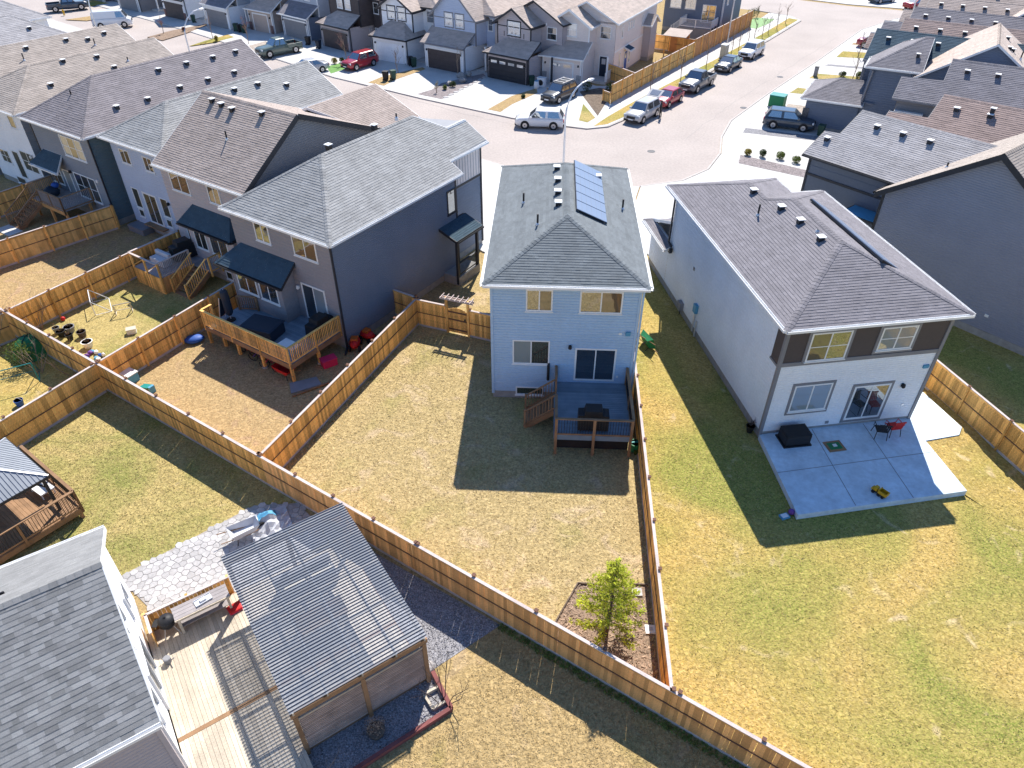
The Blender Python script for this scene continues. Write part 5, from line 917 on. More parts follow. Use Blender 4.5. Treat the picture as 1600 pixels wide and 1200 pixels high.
# ================= FOREGROUND LEFT: near house, deck, pergola, patio, gazebo =================
BO=(-9.9,9.62); BD=-34
H=house('near house with grey shingle gable roof in the lower left corner',BO,BD)
walls(H,[((0,0),(0,7.35),[(0,3.9),(3.67,6.25),(7.35,3.9)])],'wall_white',name='gable_wall',h=.13); walls(H,[((-14,0),(0,0),3.9),((0,7.35),(-14,7.35),3.9)],'wall_mauve',name='side_wall',h=.16); corner_boards(H,[(0,0)],.2,3.85,'wall_mauve',.14)
F=[[(-14,-.4,4.0),(.22,-.4,4.0),(.22,3.67,6.44),(-14,3.67,6.44)],[(.22,7.75,4.0),(-14,7.75,4.0),(-14,3.67,6.44),(.22,3.67,6.44)]]
Rf=roof(H,F,'shingle_near',ew=.15,tw=.30,indiv=lambda p:(p.x+2.6)**2*.8+(p.y-1.6)**2); vt=MB().box(-.3,.3,-.02,.02,-.02,.10); vt.build('vent_slot','metal_dark',Rf,(-2.6,4.6,6.44-.6*.93)); 
for y,z,w_,h_ in ((1.2,2.6,.8,1.1),(3.1,4.3,1.2,1.1),(5.6,2.6,1.0,1.1)): window(H,(0,y,z),w_,h_,'+x',split=2 if w_>.9 else 1,depth=.1)
window(H,(0,3.2,1.5),1.8,2.1,'+x',split=2,name='patio_door',sill=False,depth=.1); MB().box(.0,.12,.15,.26,.4,3.8).build('downspout','trim_white',H)
# deck boards run along the gable wall
DK=thing('deck','sunlit pale wooden deck beside the near house and pergola','deck',(*BO,0),R_(-BD))
x=.06; i=0
while x<7.6:
    for y0,y1 in ((-3.4 if x<3.25 else -1.2,1.05),(1.21,5.6)): 
        if x<3.4 or y0>0 or True: MB().box(x,x+.132,y0,y1,.36,.40+random.uniform(-.002,.002)).build('plank','wood_light',DK)
    x+=.14
    if x>7.6: break
MB().box(.06,7.6,1.06,1.2,.36,.405).build('divider_board','wood_brown',DK); MB().box(.06,7.6,5.6,5.64,0,.4).build('rim_board','wood_brown',DK); MB().box(7.6,7.64,-1.2,5.6,0,.4).build('rim_board','wood_brown',DK); MB().box(3.3,7.6,-1.24,-1.2,0,.4).build('rim_board','wood_brown',DK)
# the part of the deck past the screen is not decked: remove nothing, the gravel bed lies below the screen
sc=thing('low_fence','low cedar privacy fence at the end of the pale deck','fence',(*wl(BO,BD,.25,5.72),0),R_(-BD))
for i in range(21): MB().box(i*.138,i*.138+.13,-.01,.01,.1,1.25).build('board','cedar',sc)
MB().box(-.02,2.94,-.05,.05,1.25,1.29).build('top_cap','cedar_cap',sc)
for x in (0,1.45,2.9): MB().box(x-.045,x+.045,.012,.10,0,1.3).build('post','cedar',sc)
sc2=thing('low_fence','short cedar fence return beside the near house wall','fence',(*wl(BO,BD,.3,5.7),0),R_(-BD-90))
for i in range(6): MB().box(i*.138,i*.138+.13,-.01,.01,.1,1.25).build('board','cedar',sc2)
MB().box(-.02,.84,-.05,.05,1.25,1.29).build('top_cap','cedar_cap',sc2)
b=thing('work_bench','weathered wooden potting bench against the low fence','bench',(*wl(BO,BD,2.05,5.2),.402),R_(-BD)); 
for i in range(4): MB().box(-.95,.95,-.30+i*.15,-.30+i*.15+.14,.82,.86).build('top_board','wood_grey',b)
for sx in (-.85,.85):
    for sy in (-.25,.25): MB().box(sx-.045,sx+.045,sy-.045,sy+.045,0,.82).build('leg','wood_light',b)
MB().box(-.9,.9,-.29,-.26,.70,.815).build('apron','wood_light',b); MB().box(-.85,.85,-.2,.2,.25,.28).build('shelf','wood_grey',b); MB().box(-.96,.96,-.34,-.302,.78,.85).build('front_edge','wood_light',b)
o=thing('tray','pale glass tray lying on the potting bench','tray',(*wl(BO,BD,2.15,5.2),1.264),R_(-BD+8)); MB().box(-.3,.3,-.15,.15,0,.03).box(-.3,.3,-.15,-.13,.03,.06).box(-.3,.3,.13,.15,.03,.06).build('tray_base','c_tarp',o); MB().box(-.1,.12,-.06,.06,.031,.10).build('cup','c_white',o)
o=thing('kettle_grill','black kettle grill on the pale deck by the near house','grill',(*wl(BO,BD,.85,5.15),.402)); MB().lathe([(.02,.45),(.2,.5),(.29,.66),(.30,.72)],14).build('bowl','c_black',o,smooth=True); MB().lathe([(.30,.73),(.27,.86),(.15,.95),(.02,.98)],14).build('lid','c_black',o,smooth=True); MB().bar((-.05,0,1.02),(.05,0,1.02),.03,.03).build('handle','metal_dark',o)
for a in (0,2.1,4.2): MB().tube([(math.cos(a)*.15,math.sin(a)*.15,.52),(math.cos(a)*.32,math.sin(a)*.32,0)],.015,6).build('leg','metal_light',o)
MB().box(-.5,-.3,-.18,.18,.62,.65).build('side_shelf','c_black',o)
for i,(x,y,lab,m) in enumerate(((.45,4.1,'small grey watering can on the pale deck','c_grey'),(3.0,4.9,'red cushion on the pale deck near the pergola','c_red'))):
    o=thing('watering_can' if i==0 else 'cushion',lab,'can' if i==0 else 'cushion',(*wl(BO,BD,x,y),.402),i*.7)
    if i==0: MB().lathe([(.12,0),(.13,.22),(.10,.24)],10).build('body',m,o); MB().tube([(.1,0,.08),(.28,0,.26)],.018,6).build('spout',m,o); MB().tube([(-.1,0,.22),(-.2,0,.2),(-.12,0,.05)],.012,5).build('handle',m,o)
    else: MB().box(-.24,.24,-.2,.2,0,.14).build('pad',m,o,bevel=.05); MB().box(-.25,.25,-.21,.21,.06,.08).build('piping','c_pink',o)
# pergola with corrugated translucent roof
pm=bpy.data.materials.new('polycarbonate'); pm.use_nodes=True; n=pm.node_tree.nodes; l=pm.node_tree.links; pb=n['Principled BSDF']; pb.inputs['Base Color'].default_value=(.42,.45,.50,1); pb.inputs['Roughness'].default_value=.25; pb.inputs['Specular IOR Level'].default_value=.6
tr=n.new('ShaderNodeBsdfTransparent'); tr.inputs[0].default_value=(.86,.88,.91,1); mx=n.new('ShaderNodeMixShader'); mx.inputs[0].default_value=.46; l.new(pb.outputs[0],mx.inputs[2]); l.new(tr.outputs[0],mx.inputs[1]); l.new(mx.outputs[0],n['Material Output'].inputs[0]); MATS['polycarbonate']=pm
mat('slat_wood',(0.38,0.29,0.25),.8,.2,2,.3,40,orand=.2)
mat('poly_rib_shade',(0.11,0.13,0.17),.35,.15,1.5)  # rib flanks coloured dark in place of light refracting through clear ribs
PG=thing('pergola','wooden pergola with corrugated translucent grey roof over the deck','pergola',(*BO,0),R_(-BD))
ZP=lambda y:2.62+.02*(y+1.4)
PY0,PY1=-1.4,5.3; N=56
for k,(xa,xb) in enumerate(((3.2,4.4),(4.34,5.55),(5.49,6.7),(6.64,7.75))):
    mb=MB(); rb=MB(); dz=.006*(k%2)
    for i in range(N):
        T=(PY1-PY0)/N; y0=PY0+T*i; ya,yb,yc,yd,ye=y0,y0+T*.46,y0+T*.62,y0+T*.80,y0+T
        q=lambda y,h:[(xa,y,ZP(y)+h+dz+.08),(xb,y,ZP(y)+h+dz+.08)]
        f=lambda m_,y1,h1,y2,h2:m_.face(q(y1,h1)+q(y2,h2)[::-1])
        f(mb,ya,0,yb,0); f(rb,yb,0,yc,0.042); f(mb,yc,0.042,yd,0.042); f(rb,yd,0.042,ye,0)
    pn=mb.build('roof_panel','polycarbonate',PG); rb.build('corrugation','poly_rib_shade',pn)
for x in (3.3,4.37,5.5,6.65,7.65): MB().bar((x,PY0,ZP(PY0)-.02),(x,PY1,ZP(PY1)-.02),.05,.14).build('rafter','wood_light',PG)
for y in (-1.0,.6,2.2,3.8,5.1): MB().box(3.2,7.75,y-.04,y+.04,ZP(y)-.0+.052-.03,ZP(y)+.062).build('purlin','wood_light',PG)
for y in (-1.3,5.2): MB().box(3.2,7.75,y-.06,y+.06,ZP(y)-.30,ZP(y)-.10).build('beam','wood_brown',PG)
for x in (3.32,5.48,7.62):
    for y in (-1.3,5.2): MB().box(x-.07,x+.07,y-.07,y+.07,0,ZP(y)-.30).build('post','wood_brown',PG)
for x0,x1 in ((3.40,5.40),(5.56,7.54)):
    for i in range(20): MB().box(x0,x1,-1.33,-1.30,.28+i*.092,.28+i*.092+.068).build('slat','slat_wood',PG)
MB().box(3.3,7.65,-1.36,-1.24,2.13,2.2).build('screen_rail','wood_light',PG)
o=thing('patio_table','brown table under the corrugated pergola roof','table',(*wl(BO,BD,5.4,2.4),.402),R_(-BD)); 
for i in range(6): MB().box(-.9,.9,-.42+i*.14,-.42+i*.14+.13,.72,.75).build('top_board','wood_brown',o)
for sx in (-.8,.8):
    for sy in (-.35,.35): MB().box(sx-.04,sx+.04,sy-.04,sy+.04,0,.72).build('leg','wood_brown',o)
o=thing('sofa','grey outdoor sofa under the corrugated pergola roof','sofa',(*wl(BO,BD,5.6,4.4),.402),R_(-BD)); MB().box(-1.1,1.1,-.4,.4,0,.38).build('base','c_grey',o,bevel=.03); MB().box(-1.1,1.1,.2,.42,.38,.8).build('back','c_grey',o,bevel=.04); MB().box(-1.0,-.05,-.38,.18,.385,.5).build('cushion','c_cream',o,bevel=.04); MB().box(.05,1.0,-.38,.18,.385,.5).build('cushion','c_cream',o,bevel=.04)
# gravel beds and timber edging
sheet('gravel_bed',[(-9.4,20.75),(-.42,14.95),(-2.75,13.2),(-2.05,11.8),(-6.6,8.6),(-8.1,7.6),(-8.6,8.3),(-7.2,10.2),(-3.6,12.9),(-7.5,18.6)],.012,'gravel')
pb_=MB()
GP=[(-9.2,20.5),(-.6,14.95),(-2.8,13.2),(-2.1,11.85),(-6.4,8.8),(-7.0,9.8),(-3.1,12.6),(-6.8,17.8)]
k=0
while k<5200:
    x,y=random.uniform(-9.4,-.4),random.uniform(8.6,20.8)
    if not inpoly(x,y,GP): continue
    k+=1; r=random.uniform(.018,.045); a=random.uniform(0,6.28); q=[(x+math.cos(a+i*2.1)*r,y+math.sin(a+i*2.1)*r*.8,.012) for i in range(3)]; top=(x,y,.012+r*.8); t=random.uniform(.5,2.0)
    for i in range(3): pb_.face([q[i],q[(i+1)%3],top],t)
tag(pb_.build('gravel_stones','pebble'),'loose grey gravel stones beside the pergola','gravel',kind='stuff')
ed=thing('timber_edging','reddish timber edging around the gravel bed below the slatted screen','edging')
for a,b in (((-2.72,13.05),(-2.0,11.78)),((-2.0,11.78),(-4.67,9.95)),((-4.67,9.95),(-7.4,8.0))): MB().bar((*a,.10),(*b,.10),.14,.2).build('timber','wood_red',ed)
for a,b in (((-2.45,12.55),(-2.95,12.25)),((-2.95,12.25),(-2.6,11.75)),((-2.6,11.75),(-2.15,12.05))): MB().bar((*a,.09),(*b,.09),.08,.16).build('planter_side','wood_light',ed)
o=tag(MB().ell((0,0,.12),(.32,.24,.2),10,6,jit=.1).build('boulder','stone_pale',None,(-2.95,13.2,0),.4,smooth=False),'pale boulder beside the pergola corner post','boulder')
# flagstone patio: every stone its own piece
PA=tag(bpy.data.objects.new('flagstone_patio',None),kind='structure'); COL.objects.link(PA); 
PP=[(-15.3,17.05),(-11.1,20.75),(-9.2,20.9),(-7.2,18.6),(-10.2,15.6),(-13.1,15.3)]
tag(sheet('patio_base',PP,.02,'joint'),kind='structure').parent=PA
S=.21; jit={}
def jv(i,j,k):
    key=(i,j,k)
    if key not in jit: jit[key]=(random.uniform(-.04,.04),random.uniform(-.04,.04))
    return jit[key]
STN=[]
for i in range(-45,45):
    for j in range(-45,45):
        cx_,cy_=-11.5+S*1.5*i*.8,18+S*1.732*(j+(i%2)/2)*.8
        if not inpoly(cx_,cy_,PP): continue
        pts=[]
        for k in range(6):
            vx,vy=cx_+S*.8*math.cos(PI/3*k),cy_+S*.8*math.sin(PI/3*k); q=jv(round(vx*12),round(vy*12),0); vx+=q[0]; vy+=q[1]; d=math.hypot(vx-cx_,vy-cy_); f=(d-.011)/d; pts.append((cx_+(vx-cx_)*f,cy_+(vy-cy_)*f))
        STN.append((math.hypot(cx_+11.8,cy_-18.2),pts))
STN.sort(key=lambda q:q[0]); rest=MB()
for k,(d_,pts) in enumerate(STN):
    mb=MB() if k<300 else rest; mb.prism(pts,.0,.045+random.uniform(-.006,.006),t=random.uniform(.8,1.12))
    if k<300: mb.build('flagstone','flag',PA)
if rest.f: tag(rest.build('flagstones','flag',PA),kind='stuff')
# tarp heap with wheelbarrow
o=thing('tarp_heap','crumpled white and blue tarp heap on the flagstone patio','tarp',(-10.15,19.75,.04),.5); mb=MB(); N=12
hgt=[[max(0,.55*math.exp(-((i-5.5)**2+(j-5.5)**2)/14)+random.uniform(-.09,.09)) for j in range(N)] for i in range(N)]
for i in range(N-1):
    for j in range(N-1): mb.face([((a-5.5)*.15,(c-5.5)*.13,max(0.01,hgt[a][c])) for a,c in ((i,j),(i+1,j),(i+1,j+1),(i,j+1))])
mb.build('sheet','c_tarp',o); mb=MB()
for i in range(3,8):
    for j in range(5,10): mb.face([((a-5.5)*.15,(c-5.5)*.13,max(0.02,hgt[a][c])+.012) for a,c in ((i,j),(i+1,j),(i+1,j+1),(i,j+1))])
mb.build('blue_fold','c_skyblue',o)
def wheelbarrow(label,loc,rz,m,tip=0.0):
    o=thing('wheelbarrow',label,'wheelbarrow',loc,rz); mb=MB(); a=[(-.35,-.28),(.45,-.22),(.45,.22),(-.35,.28)]; b=[(-.55,-.36),(.65,-.30),(.65,.30),(-.55,.36)]
    mb.face([(*p,.32) for p in a])
    for i in range(4): j=(i+1)%4; mb.face([(*a[i],.32),(*a[j],.32),(*b[j],.62),(*b[i],.62)]); mb.face([(*a[j],.33),(*a[i],.33),(b[i][0]*.97,b[i][1]*.97,.62),(b[j][0]*.97,b[j][1]*.97,.62)])
    mb.build('tray',m,o); MB().tube([(.75,-.04,.2),(.75,.04,.2)],.2,12).build('wheel','rubber',o)
    for sy in (-1,1): MB().tube([(.75,sy*.08,.2),(.2,sy*.24,.3),(-.95,sy*.3,.52)],.02,6).build('handle','wood_brown',o); MB().tube([(-.3,sy*.26,.33),(-.38,sy*.28,0)],.018,6).build('leg','metal_dark',o)
    o.rotation_euler=(tip,0,rz); return o
wheelbarrow('grey wheelbarrow in front of the tarp heap',(-10.95,19.0,.045),R_(35),'c_tarp')
wheelbarrow('green wheelbarrow leaning by the fence on the gold lawn side',(7.15,32.5,.25),R_(110),'c_green',R_(70))
# gazebo on its own railed deck
ga=math.atan2(.6,-.8); e1=Vector((-.8,.6,0)); e2=Vector((-.6,-.8,0)); C0=Vector((-18.6,20.1,0)); GC=C0+(e1+e2)*1.85
G=thing('gazebo','metal-roofed gazebo with dark posts at the left edge','gazebo',GC,ga)
mat('metal_roof',(0.30,0.32,0.35),.45,.08,2,metal=.2)
for k in range(4):
    m=Matrix.Rotation(k*PI/2,4,'Z'); pts=[m@Vector(p) for p in ((-1.85,-1.85,2.5),(1.85,-1.85,2.5),(0,0,3.4))]; MB().face(pts).face([p-Vector((0,0,.03)) for p in reversed(pts)]).build('roof_panel','metal_roof',G)
    rb=MB()
    for i in range(1,24):
        x=-1.85+3.7*i/24; t=1-abs(x)/1.85; rb.bar(m@Vector((x,-1.85,2.51)),m@Vector((x,-1.85+1.85*t,2.51+.9*t)),.025,.03)
    rb.build('standing_seam','metal_roof',G); MB().bar(pts[0]+Vector((0,0,.02)),pts[2]+Vector((0,0,.02)),.07,.05).build('ridge_cap','metal_light',G)
    MB().bar(pts[0]-Vector((0,0,.06)),pts[1]-Vector((0,0,.06)),.06,.12).build('eave_beam','trim_dark',G)
    p=m@Vector((-1.65,-1.65,0)); MB().box(p.x-.06,p.x+.06,p.y-.06,p.y+.06,.55,2.45).build('post','trim_dark',G); MB().bar(p+Vector((0,0,1.9)),p*.62+Vector((0,0,2.4)),.06,.06).build('brace','trim_dark',G)
D=thing('deck','reddish wooden deck with dark balusters around the gazebo','deck',GC,ga)
i=-2.25
while i<2.25: MB().box(-2.25,2.25,i,i+.132,.52,.55).build('plank','wood_brown',D); i+=.14
for a,b in (((-2.25,-2.25),(2.25,-2.25)),((-2.25,-2.25),(-2.25,2.25))): railing(D,a,b,.55,.95,'wood_brown','metal_dark',.12,npost=2,bw=.02); MB().bar((*a,.4),(*b,.4),.05,.26).build('rim_board','wood_brown',D)
railing(D,(-2.25,2.25),(2.25,2.25),.55,.95,'wood_brown','metal_dark',.12,npost=2,bw=.02)
for x in (-2.2,0,2.2): MB().box(x-.07,x+.07,-2.2,-2.06,0,.52).build('support_post','wood_brown',D)
o=thing('lounge_chair','white lounge chair under the gazebo','chair',(*(GC+Vector((1.0,1.4,0)))[:2],.552),1.0); MB().box(-.3,.3,-.7,.3,.3,.36).build('seat','c_white',o); MB().bar((0,.3,.33),(0,.8,.8),.6,.05).build('backrest','c_white',o)
for sx in (-.25,.25):
    for y in (-.6,.25): MB().box(sx-.02,sx+.02,y-.02,y+.02,0,.3).build('leg','c_white',o)
# pine bed
tag(sheet('pine_bed',[(2.54,16.76),(5.24,16.68),(5.0,11.75),(1.35,14.05),(1.62,15.1)],.014,'mulch'),kind='structure')
ed=thing('bed_edging','dark curved edging strip around the pine bed','edging'); 
for a,b in (((1.35,14.2),(1.62,15.1)),((1.62,15.1),(2.54,16.76)),((2.54,16.76),(3.2,16.7)),((4.5,16.72),(5.25,16.68))): MB().bar((*a,.03),(*b,.03),.05,.12).build('strip','soil',ed)
ch=MB()
for k in range(1500):
    x,y=random.uniform(1.4,5.2),random.uniform(12,16.7)
    if not inpoly(x,y,[(2.5,16.7),(5.2,16.6),(5,12),(1.5,14.1),(1.65,15.1)]): continue
    a=random.uniform(0,3.14); l_=random.uniform(.03,.08); w_=random.uniform(.01,.025); c,s_=math.cos(a),math.sin(a); z=.016+random.uniform(0,.03); ch.face([(x-c*l_-s_*w_,y-s_*l_+c*w_,z),(x+c*l_-s_*w_,y+s_*l_+c*w_,z+.01),(x+c*l_+s_*w_,y+s_*l_-c*w_,z+.015),(x-c*l_+s_*w_,y-s_*l_-c*w_,z)],random.uniform(.5,2.2))
mat('chip',(0.24,0.17,0.12),.9,.2,3,tint=True); tag(ch.build('wood_chips','chip'),'brown wood chips scattered in the pine bed','mulch',kind='stuff')
for (x,y,lab) in ((4.75,16.35,'pale flat stone at the back of the pine bed'),(5.02,14.75,'white paver with grey square beside the fence in the pine bed')):
    o=thing('paver',lab,'stone',(x,y,.015),.1); MB().prism([(-.2,-.16),(.18,-.2),(.22,.14),(-.16,.2)],0,.06).build('slab','trim_white' if y<15 else 'flag',o); MB().box(-.09,.1,-.07,.08,.061,.066).build('mark','c_tarp',o)
# ---- vegetation kit ----
def leafcloud(mb,c,r,n,size,t0=.6,t1=1.35,flat=1.0):
    for _ in range(n):
        while True:
            p=Vector((random.uniform(-1,1),random.uniform(-1,1),random.uniform(-1,1)))
            if p.length<1: break
        p=p*(.55+.45*random.random()) if p.length<.5 else p
        q=Vector((c[0]+p.x*r[0],c[1]+p.y*r[1],c[2]+p.z*r[2])); a=Vector((random.gauss(0,1),random.gauss(0,1),random.gauss(0,flat))).normalized()*size*random.uniform(.6,1.3); b=a.cross(Vector((random.gauss(0,1),random.gauss(0,1),random.gauss(0,1)))).normalized()*size*.45
        mb.face([q-a*.5-b*.3,q+b*.5,q+a*.5,q-b*.5],random.uniform(t0,t1))
def pine(label,loc,h,r):
    o=thing('pine_tree',label,'tree',loc); MB().tube([(0,0,0),(.03,.02,h*.5),(0,.03,h)],[.07,.045,.008],7).build('trunk','bark',o); br=MB(); lf=MB(); z=.45
    while z<h-.1:
        f=1-(z/h)**1.25; k=random.randint(4,6); a0=random.uniform(0,6.28)
        for i in range(k):
            a=a0+i*6.28/k+random.uniform(-.3,.3); L=r*f*random.uniform(.65,1.15)+.12; rise=L*random.uniform(.25,.55); P=[Vector((0,0,z)),Vector((math.cos(a)*L*.55,math.sin(a)*L*.55,z+rise*.35)),Vector((math.cos(a)*L,math.sin(a)*L,z+rise))]
            br.tube(P,[.018,.012,.004],4,cap=False)
            for s in range(int(14+34*L)):
                t=random.uniform(.22,1.05); q=P[0].lerp(P[1],t*2) if t<.5 else P[1].lerp(P[2],(t-.5)*2); q=q+Vector((random.gauss(0,.07),random.gauss(0,.07),random.gauss(.03,.06))); tint=random.uniform(.7,1.45)*(.8+.3*t)
                for _ in range(7):
                    d=Vector((math.cos(a)+random.gauss(0,.6),math.sin(a)+random.gauss(0,.6),random.uniform(.1,1.0))).normalized()*random.uniform(.06,.13); b=d.cross(Vector((random.gauss(0,1),random.gauss(0,1),random.gauss(0,1)))).normalized()*.017; lf.face([q-b,q+b,q+d],tint)
        z+=random.uniform(.2,.3)
    br.build('branches','bark',o); tag(lf.build('crown','leaf_pine',o),kind=None); return o
pine('young light green pine with loose open crown in the mulch bed',(3.42,14.6,0),4.05,1.25)
def bare(name,label,loc,h,spread,n=7,m='twig',seed=0,r0=.03,group=None,multi=False,leaves=None,lcount=0):
    rnd=random.Random(seed+1); o=thing(name,label,'tree' if not multi else 'shrub',loc,0,group); tr=MB(); tw=MB(); lf=MB(); ends=[]
    def grow(p,d,L,r,lev):
        q=p+d*L*.5+Vector((rnd.gauss(0,.04),rnd.gauss(0,.04),0))*L; e=p+d*L; (tr if lev==0 else tw).tube([p,q,e],[r,r*.8,r*.5],5 if lev==0 else 3,cap=False)
        if lev>=3: ends.append(e); return
        for i in range(n if lev==0 else 3):
            t=rnd.uniform(.35,1.0); b=p.lerp(e,t); nd=(d+Vector((rnd.gauss(0,spread),rnd.gauss(0,spread),rnd.uniform(-.1,.5)))).normalized(); grow(b,nd,L*rnd.uniform(.3,.5),r*.45,lev+1)
    if multi:
        for i in range(n): a=rnd.uniform(0,6.28); grow(Vector((math.cos(a)*.1,math.sin(a)*.1,0)),Vector((math.cos(a)*spread,math.sin(a)*spread,1)).normalized(),h*rnd.uniform(.6,1),r0,1)
    else: grow(Vector((0,0,0)),Vector((rnd.gauss(0,.03),rnd.gauss(0,.03),1)).normalized(),h*.75,r0,0)
    if tr.f: tr.build('trunk',m,o)
    tw.build('branches' if not multi else 'stems',m,o)
    if leaves:
        for e in ends:
            leafcloud(lf,e,(.15,.15,.15),lcount,.06)
        lf.build('crown',leaves,o)
    return o
def shrub(label,loc,r,m='leaf_green',n=260,size=.09,stem=True):
    o=thing('shrub',label,'shrub',loc); lf=MB(); leafcloud(lf,(0,0,r[2]),r,n,size); leafcloud(lf,(r[0]*.3,-r[1]*.2,r[2]*1.3),(r[0]*.6,r[1]*.6,r[2]*.6),n//3,size); lf.build('foliage',m,o)
    st=MB()
    for i in range(5): a=i*1.26; st.tube([(0,0,0),(math.cos(a)*r[0]*.5,math.sin(a)*r[1]*.5,r[2]*1.1)],[.02,.006],4)
    st.build('stems','twig_dark',o); return o
# shrub corner at the left edge, pots, goals, toys
shrub('leafy green shrub between the bare bushes at the left fence',(-26.4,30.9,0),(.75,.7,.75),'leaf_green',700,.12)
bare('bare_shrub','bare tan bush against the fence of the goal yard',(-27.3,34.3,0),2.2,.55,8,'twig',3,.02,multi=True); bare('bare_shrub','bare rusty bush at the left picture edge',(-28.9,32.3,0),2.4,.55,8,'twig',5,.02,multi=True,leaves='leaf_pale',lcount=3); bare('bare_shrub','bare pale bush below the green shrub',(-25.2,30.2,0),2.0,.6,8,'twig',8,.02,multi=True); bare('bare_shrub','thin leafless bush in the fence corner left of the blue box',(-23.3,29.9,0),1.8,.6,5,'twig',9,.018,multi=True)
shrub('small yellow-green shrub at the left fence post',(-29.3,32.2,0),(.45,.4,.5),'leaf_yellow',260,.1)
o=thing('play_tunnel','dark green dome tent behind the left fence','tent',(-26.5,32.0,0)); mb=MB()
for i in range(8):
    for j in range(4):
        f=lambda a,b:(1.0*math.cos(a*PI/4)*math.cos(b*PI/8),1.0*math.sin(a*PI/4)*math.cos(b*PI/8),1.15*math.sin(b*PI/8)); mb.face([f(i,j),f(i+1,j),f(i+1,j+1),f(i,j+1)])
mb.build('fabric','c_green',o)
for a in (0,PI/2): MB().tube([(1.01*math.cos(a)*math.cos(t*PI/8),1.01*math.sin(a)*math.cos(t*PI/8),1.16*math.sin(t*PI/8)) for t in range(9)],.02,5).build('rib','metal_dark',o)
def goal(label,loc,rz,w,h,d,m,r=.025):
    o=thing('goal_frame',label,'goal',loc,rz); P=lambda *a:Vector(a)
    for nm,pts in (('post',[(-w/2,0,0),(-w/2,0,h)]),('post',[(w/2,0,0),(w/2,0,h)]),('crossbar',[(-w/2,0,h),(w/2,0,h)]),('base_bar',[(-w/2,0,0),(-w/2,d,0)]),('base_bar',[(w/2,0,0),(w/2,d,0)]),('base_bar',[(-w/2,d,0),(w/2,d,0)]),('stay',[(-w/2,0,h),(-w/2,d,0)]),('stay',[(w/2,0,h),(w/2,d,0)])): MB().tube(pts,r,6).build(nm,m,o)
    return o
goal('white pipe goal lying in the goal yard',(-25.3,36.6,.0),R_(-60),1.7,.9,.9,'c_white'); goal('small white pipe goal in the shade of the goal yard',(-23.2,36.0,0),R_(25),.9,.7,.6,'c_cream',.03); goal('green pipe goal at the left picture edge',(-25.8,28.9,0),R_(30),2.2,1.2,1.2,'c_teal')
o=tag(MB().ell((0,0,.13),(.13,.13,.13),12,8).build('ball','c_red',None,(-26.5,35.3,0),0,smooth=True),'red ball on the goal yard lawn','ball')
for i,(x,y,m,lab) in enumerate(((-26.2,34.0,'c_grey','grey flower pot, first in the row along the fence'),(-25.75,33.65,'c_black','black flower pot, second in the row along the fence'),(-25.5,34.1,'c_grey','grey flower pot set back from the fence row'),(-25.1,33.3,'c_black','wide black pot in the middle of the fence row'),(-24.55,33.6,'trim_brown','dark brown square pot near the fence row end'),(-23.75,32.6,'c_white','white pot, last in the row along the fence'))):
    o=thing('flower_pot',lab,'pot',(x,y,0),i,'pots along the goal yard fence'); r=.2+.05*(i%3); MB().lathe([(r*.7,0),(r,.35),(r*1.08,.38),(r*.9,.38),(r*.85,.3),(.01,.3)],10).build('pot',m,o); st=MB()
    for k in range(14): a=random.uniform(0,6.28); st.tube([(0,0,.28),(math.cos(a)*r*.8,math.sin(a)*r*.8,random.uniform(.45,.7))],[.008,.003],3)
    st.build('dry_stems','twig',o)
o=thing('toy_heap','heap of blue toys in the goal yard fence corner','toys',(-22.9,31.6,0)); 
for i in range(9): MB().ell((random.uniform(-.5,.5),random.uniform(-.4,.4),.12),(random.uniform(.08,.2),random.uniform(.08,.2),random.uniform(.08,.16)),7,5,jit=.1).build('toy',random.choice(('c_blue','c_purple','c_white','c_skyblue')),o,rz=0)
o=thing('crate','small white crate on the goal yard lawn','box',(-21.9,34.0,0),.4); MB().box(-.25,.25,-.18,.18,0,.28).build('body','c_white',o,bevel=.02); MB().box(-.27,.27,-.2,.2,.28,.32).build('lid','c_cream',o)
o=thing('toy_box','pale blue box in the corner of the brown yard','box',(-20.2,29.6,0),R_(-30)); MB().box(-.5,.5,-.3,.3,0,.5).build('body','c_skyblue',o,bevel=.03); MB().box(-.53,.53,-.33,.33,.5,.56).build('lid','c_white',o,bevel=.02)
o=thing('toy_slide','teal plastic toy by the fence of the brown yard','toy',(-18.9,28.75,0),R_(-30)); MB().bar((-.4,0,.1),(.4,0,.35),.35,.06).build('slide','c_teal',o); MB().box(.36,.5,-.15,.15,0,.4).build('step','c_skyblue',o)
o=tag(MB().ell((0,0,.2),(.55,.4,.2),14,6).build('saucer_sled','c_blue',None,(-17.95,33.1,0),.4,smooth=True),'shiny blue sled by the fence of the brown yard','sled')
o=thing('bucket','blue pail on the lawn at the left picture edge','pail',(-24.8,27.5,0)); MB().lathe([(.16,0),(.22,.34),(.2,.34),(.15,.04)],10).build('body','c_blue',o); MB().tube([(-.2,0,.34),(0,0,.5),(.2,0,.34)],.01,5).build('handle','metal_light',o)
wheelbarrow('red wheelbarrow under the corner of the wooden deck',(-12.0,29.9,0),R_(150),'c_red')
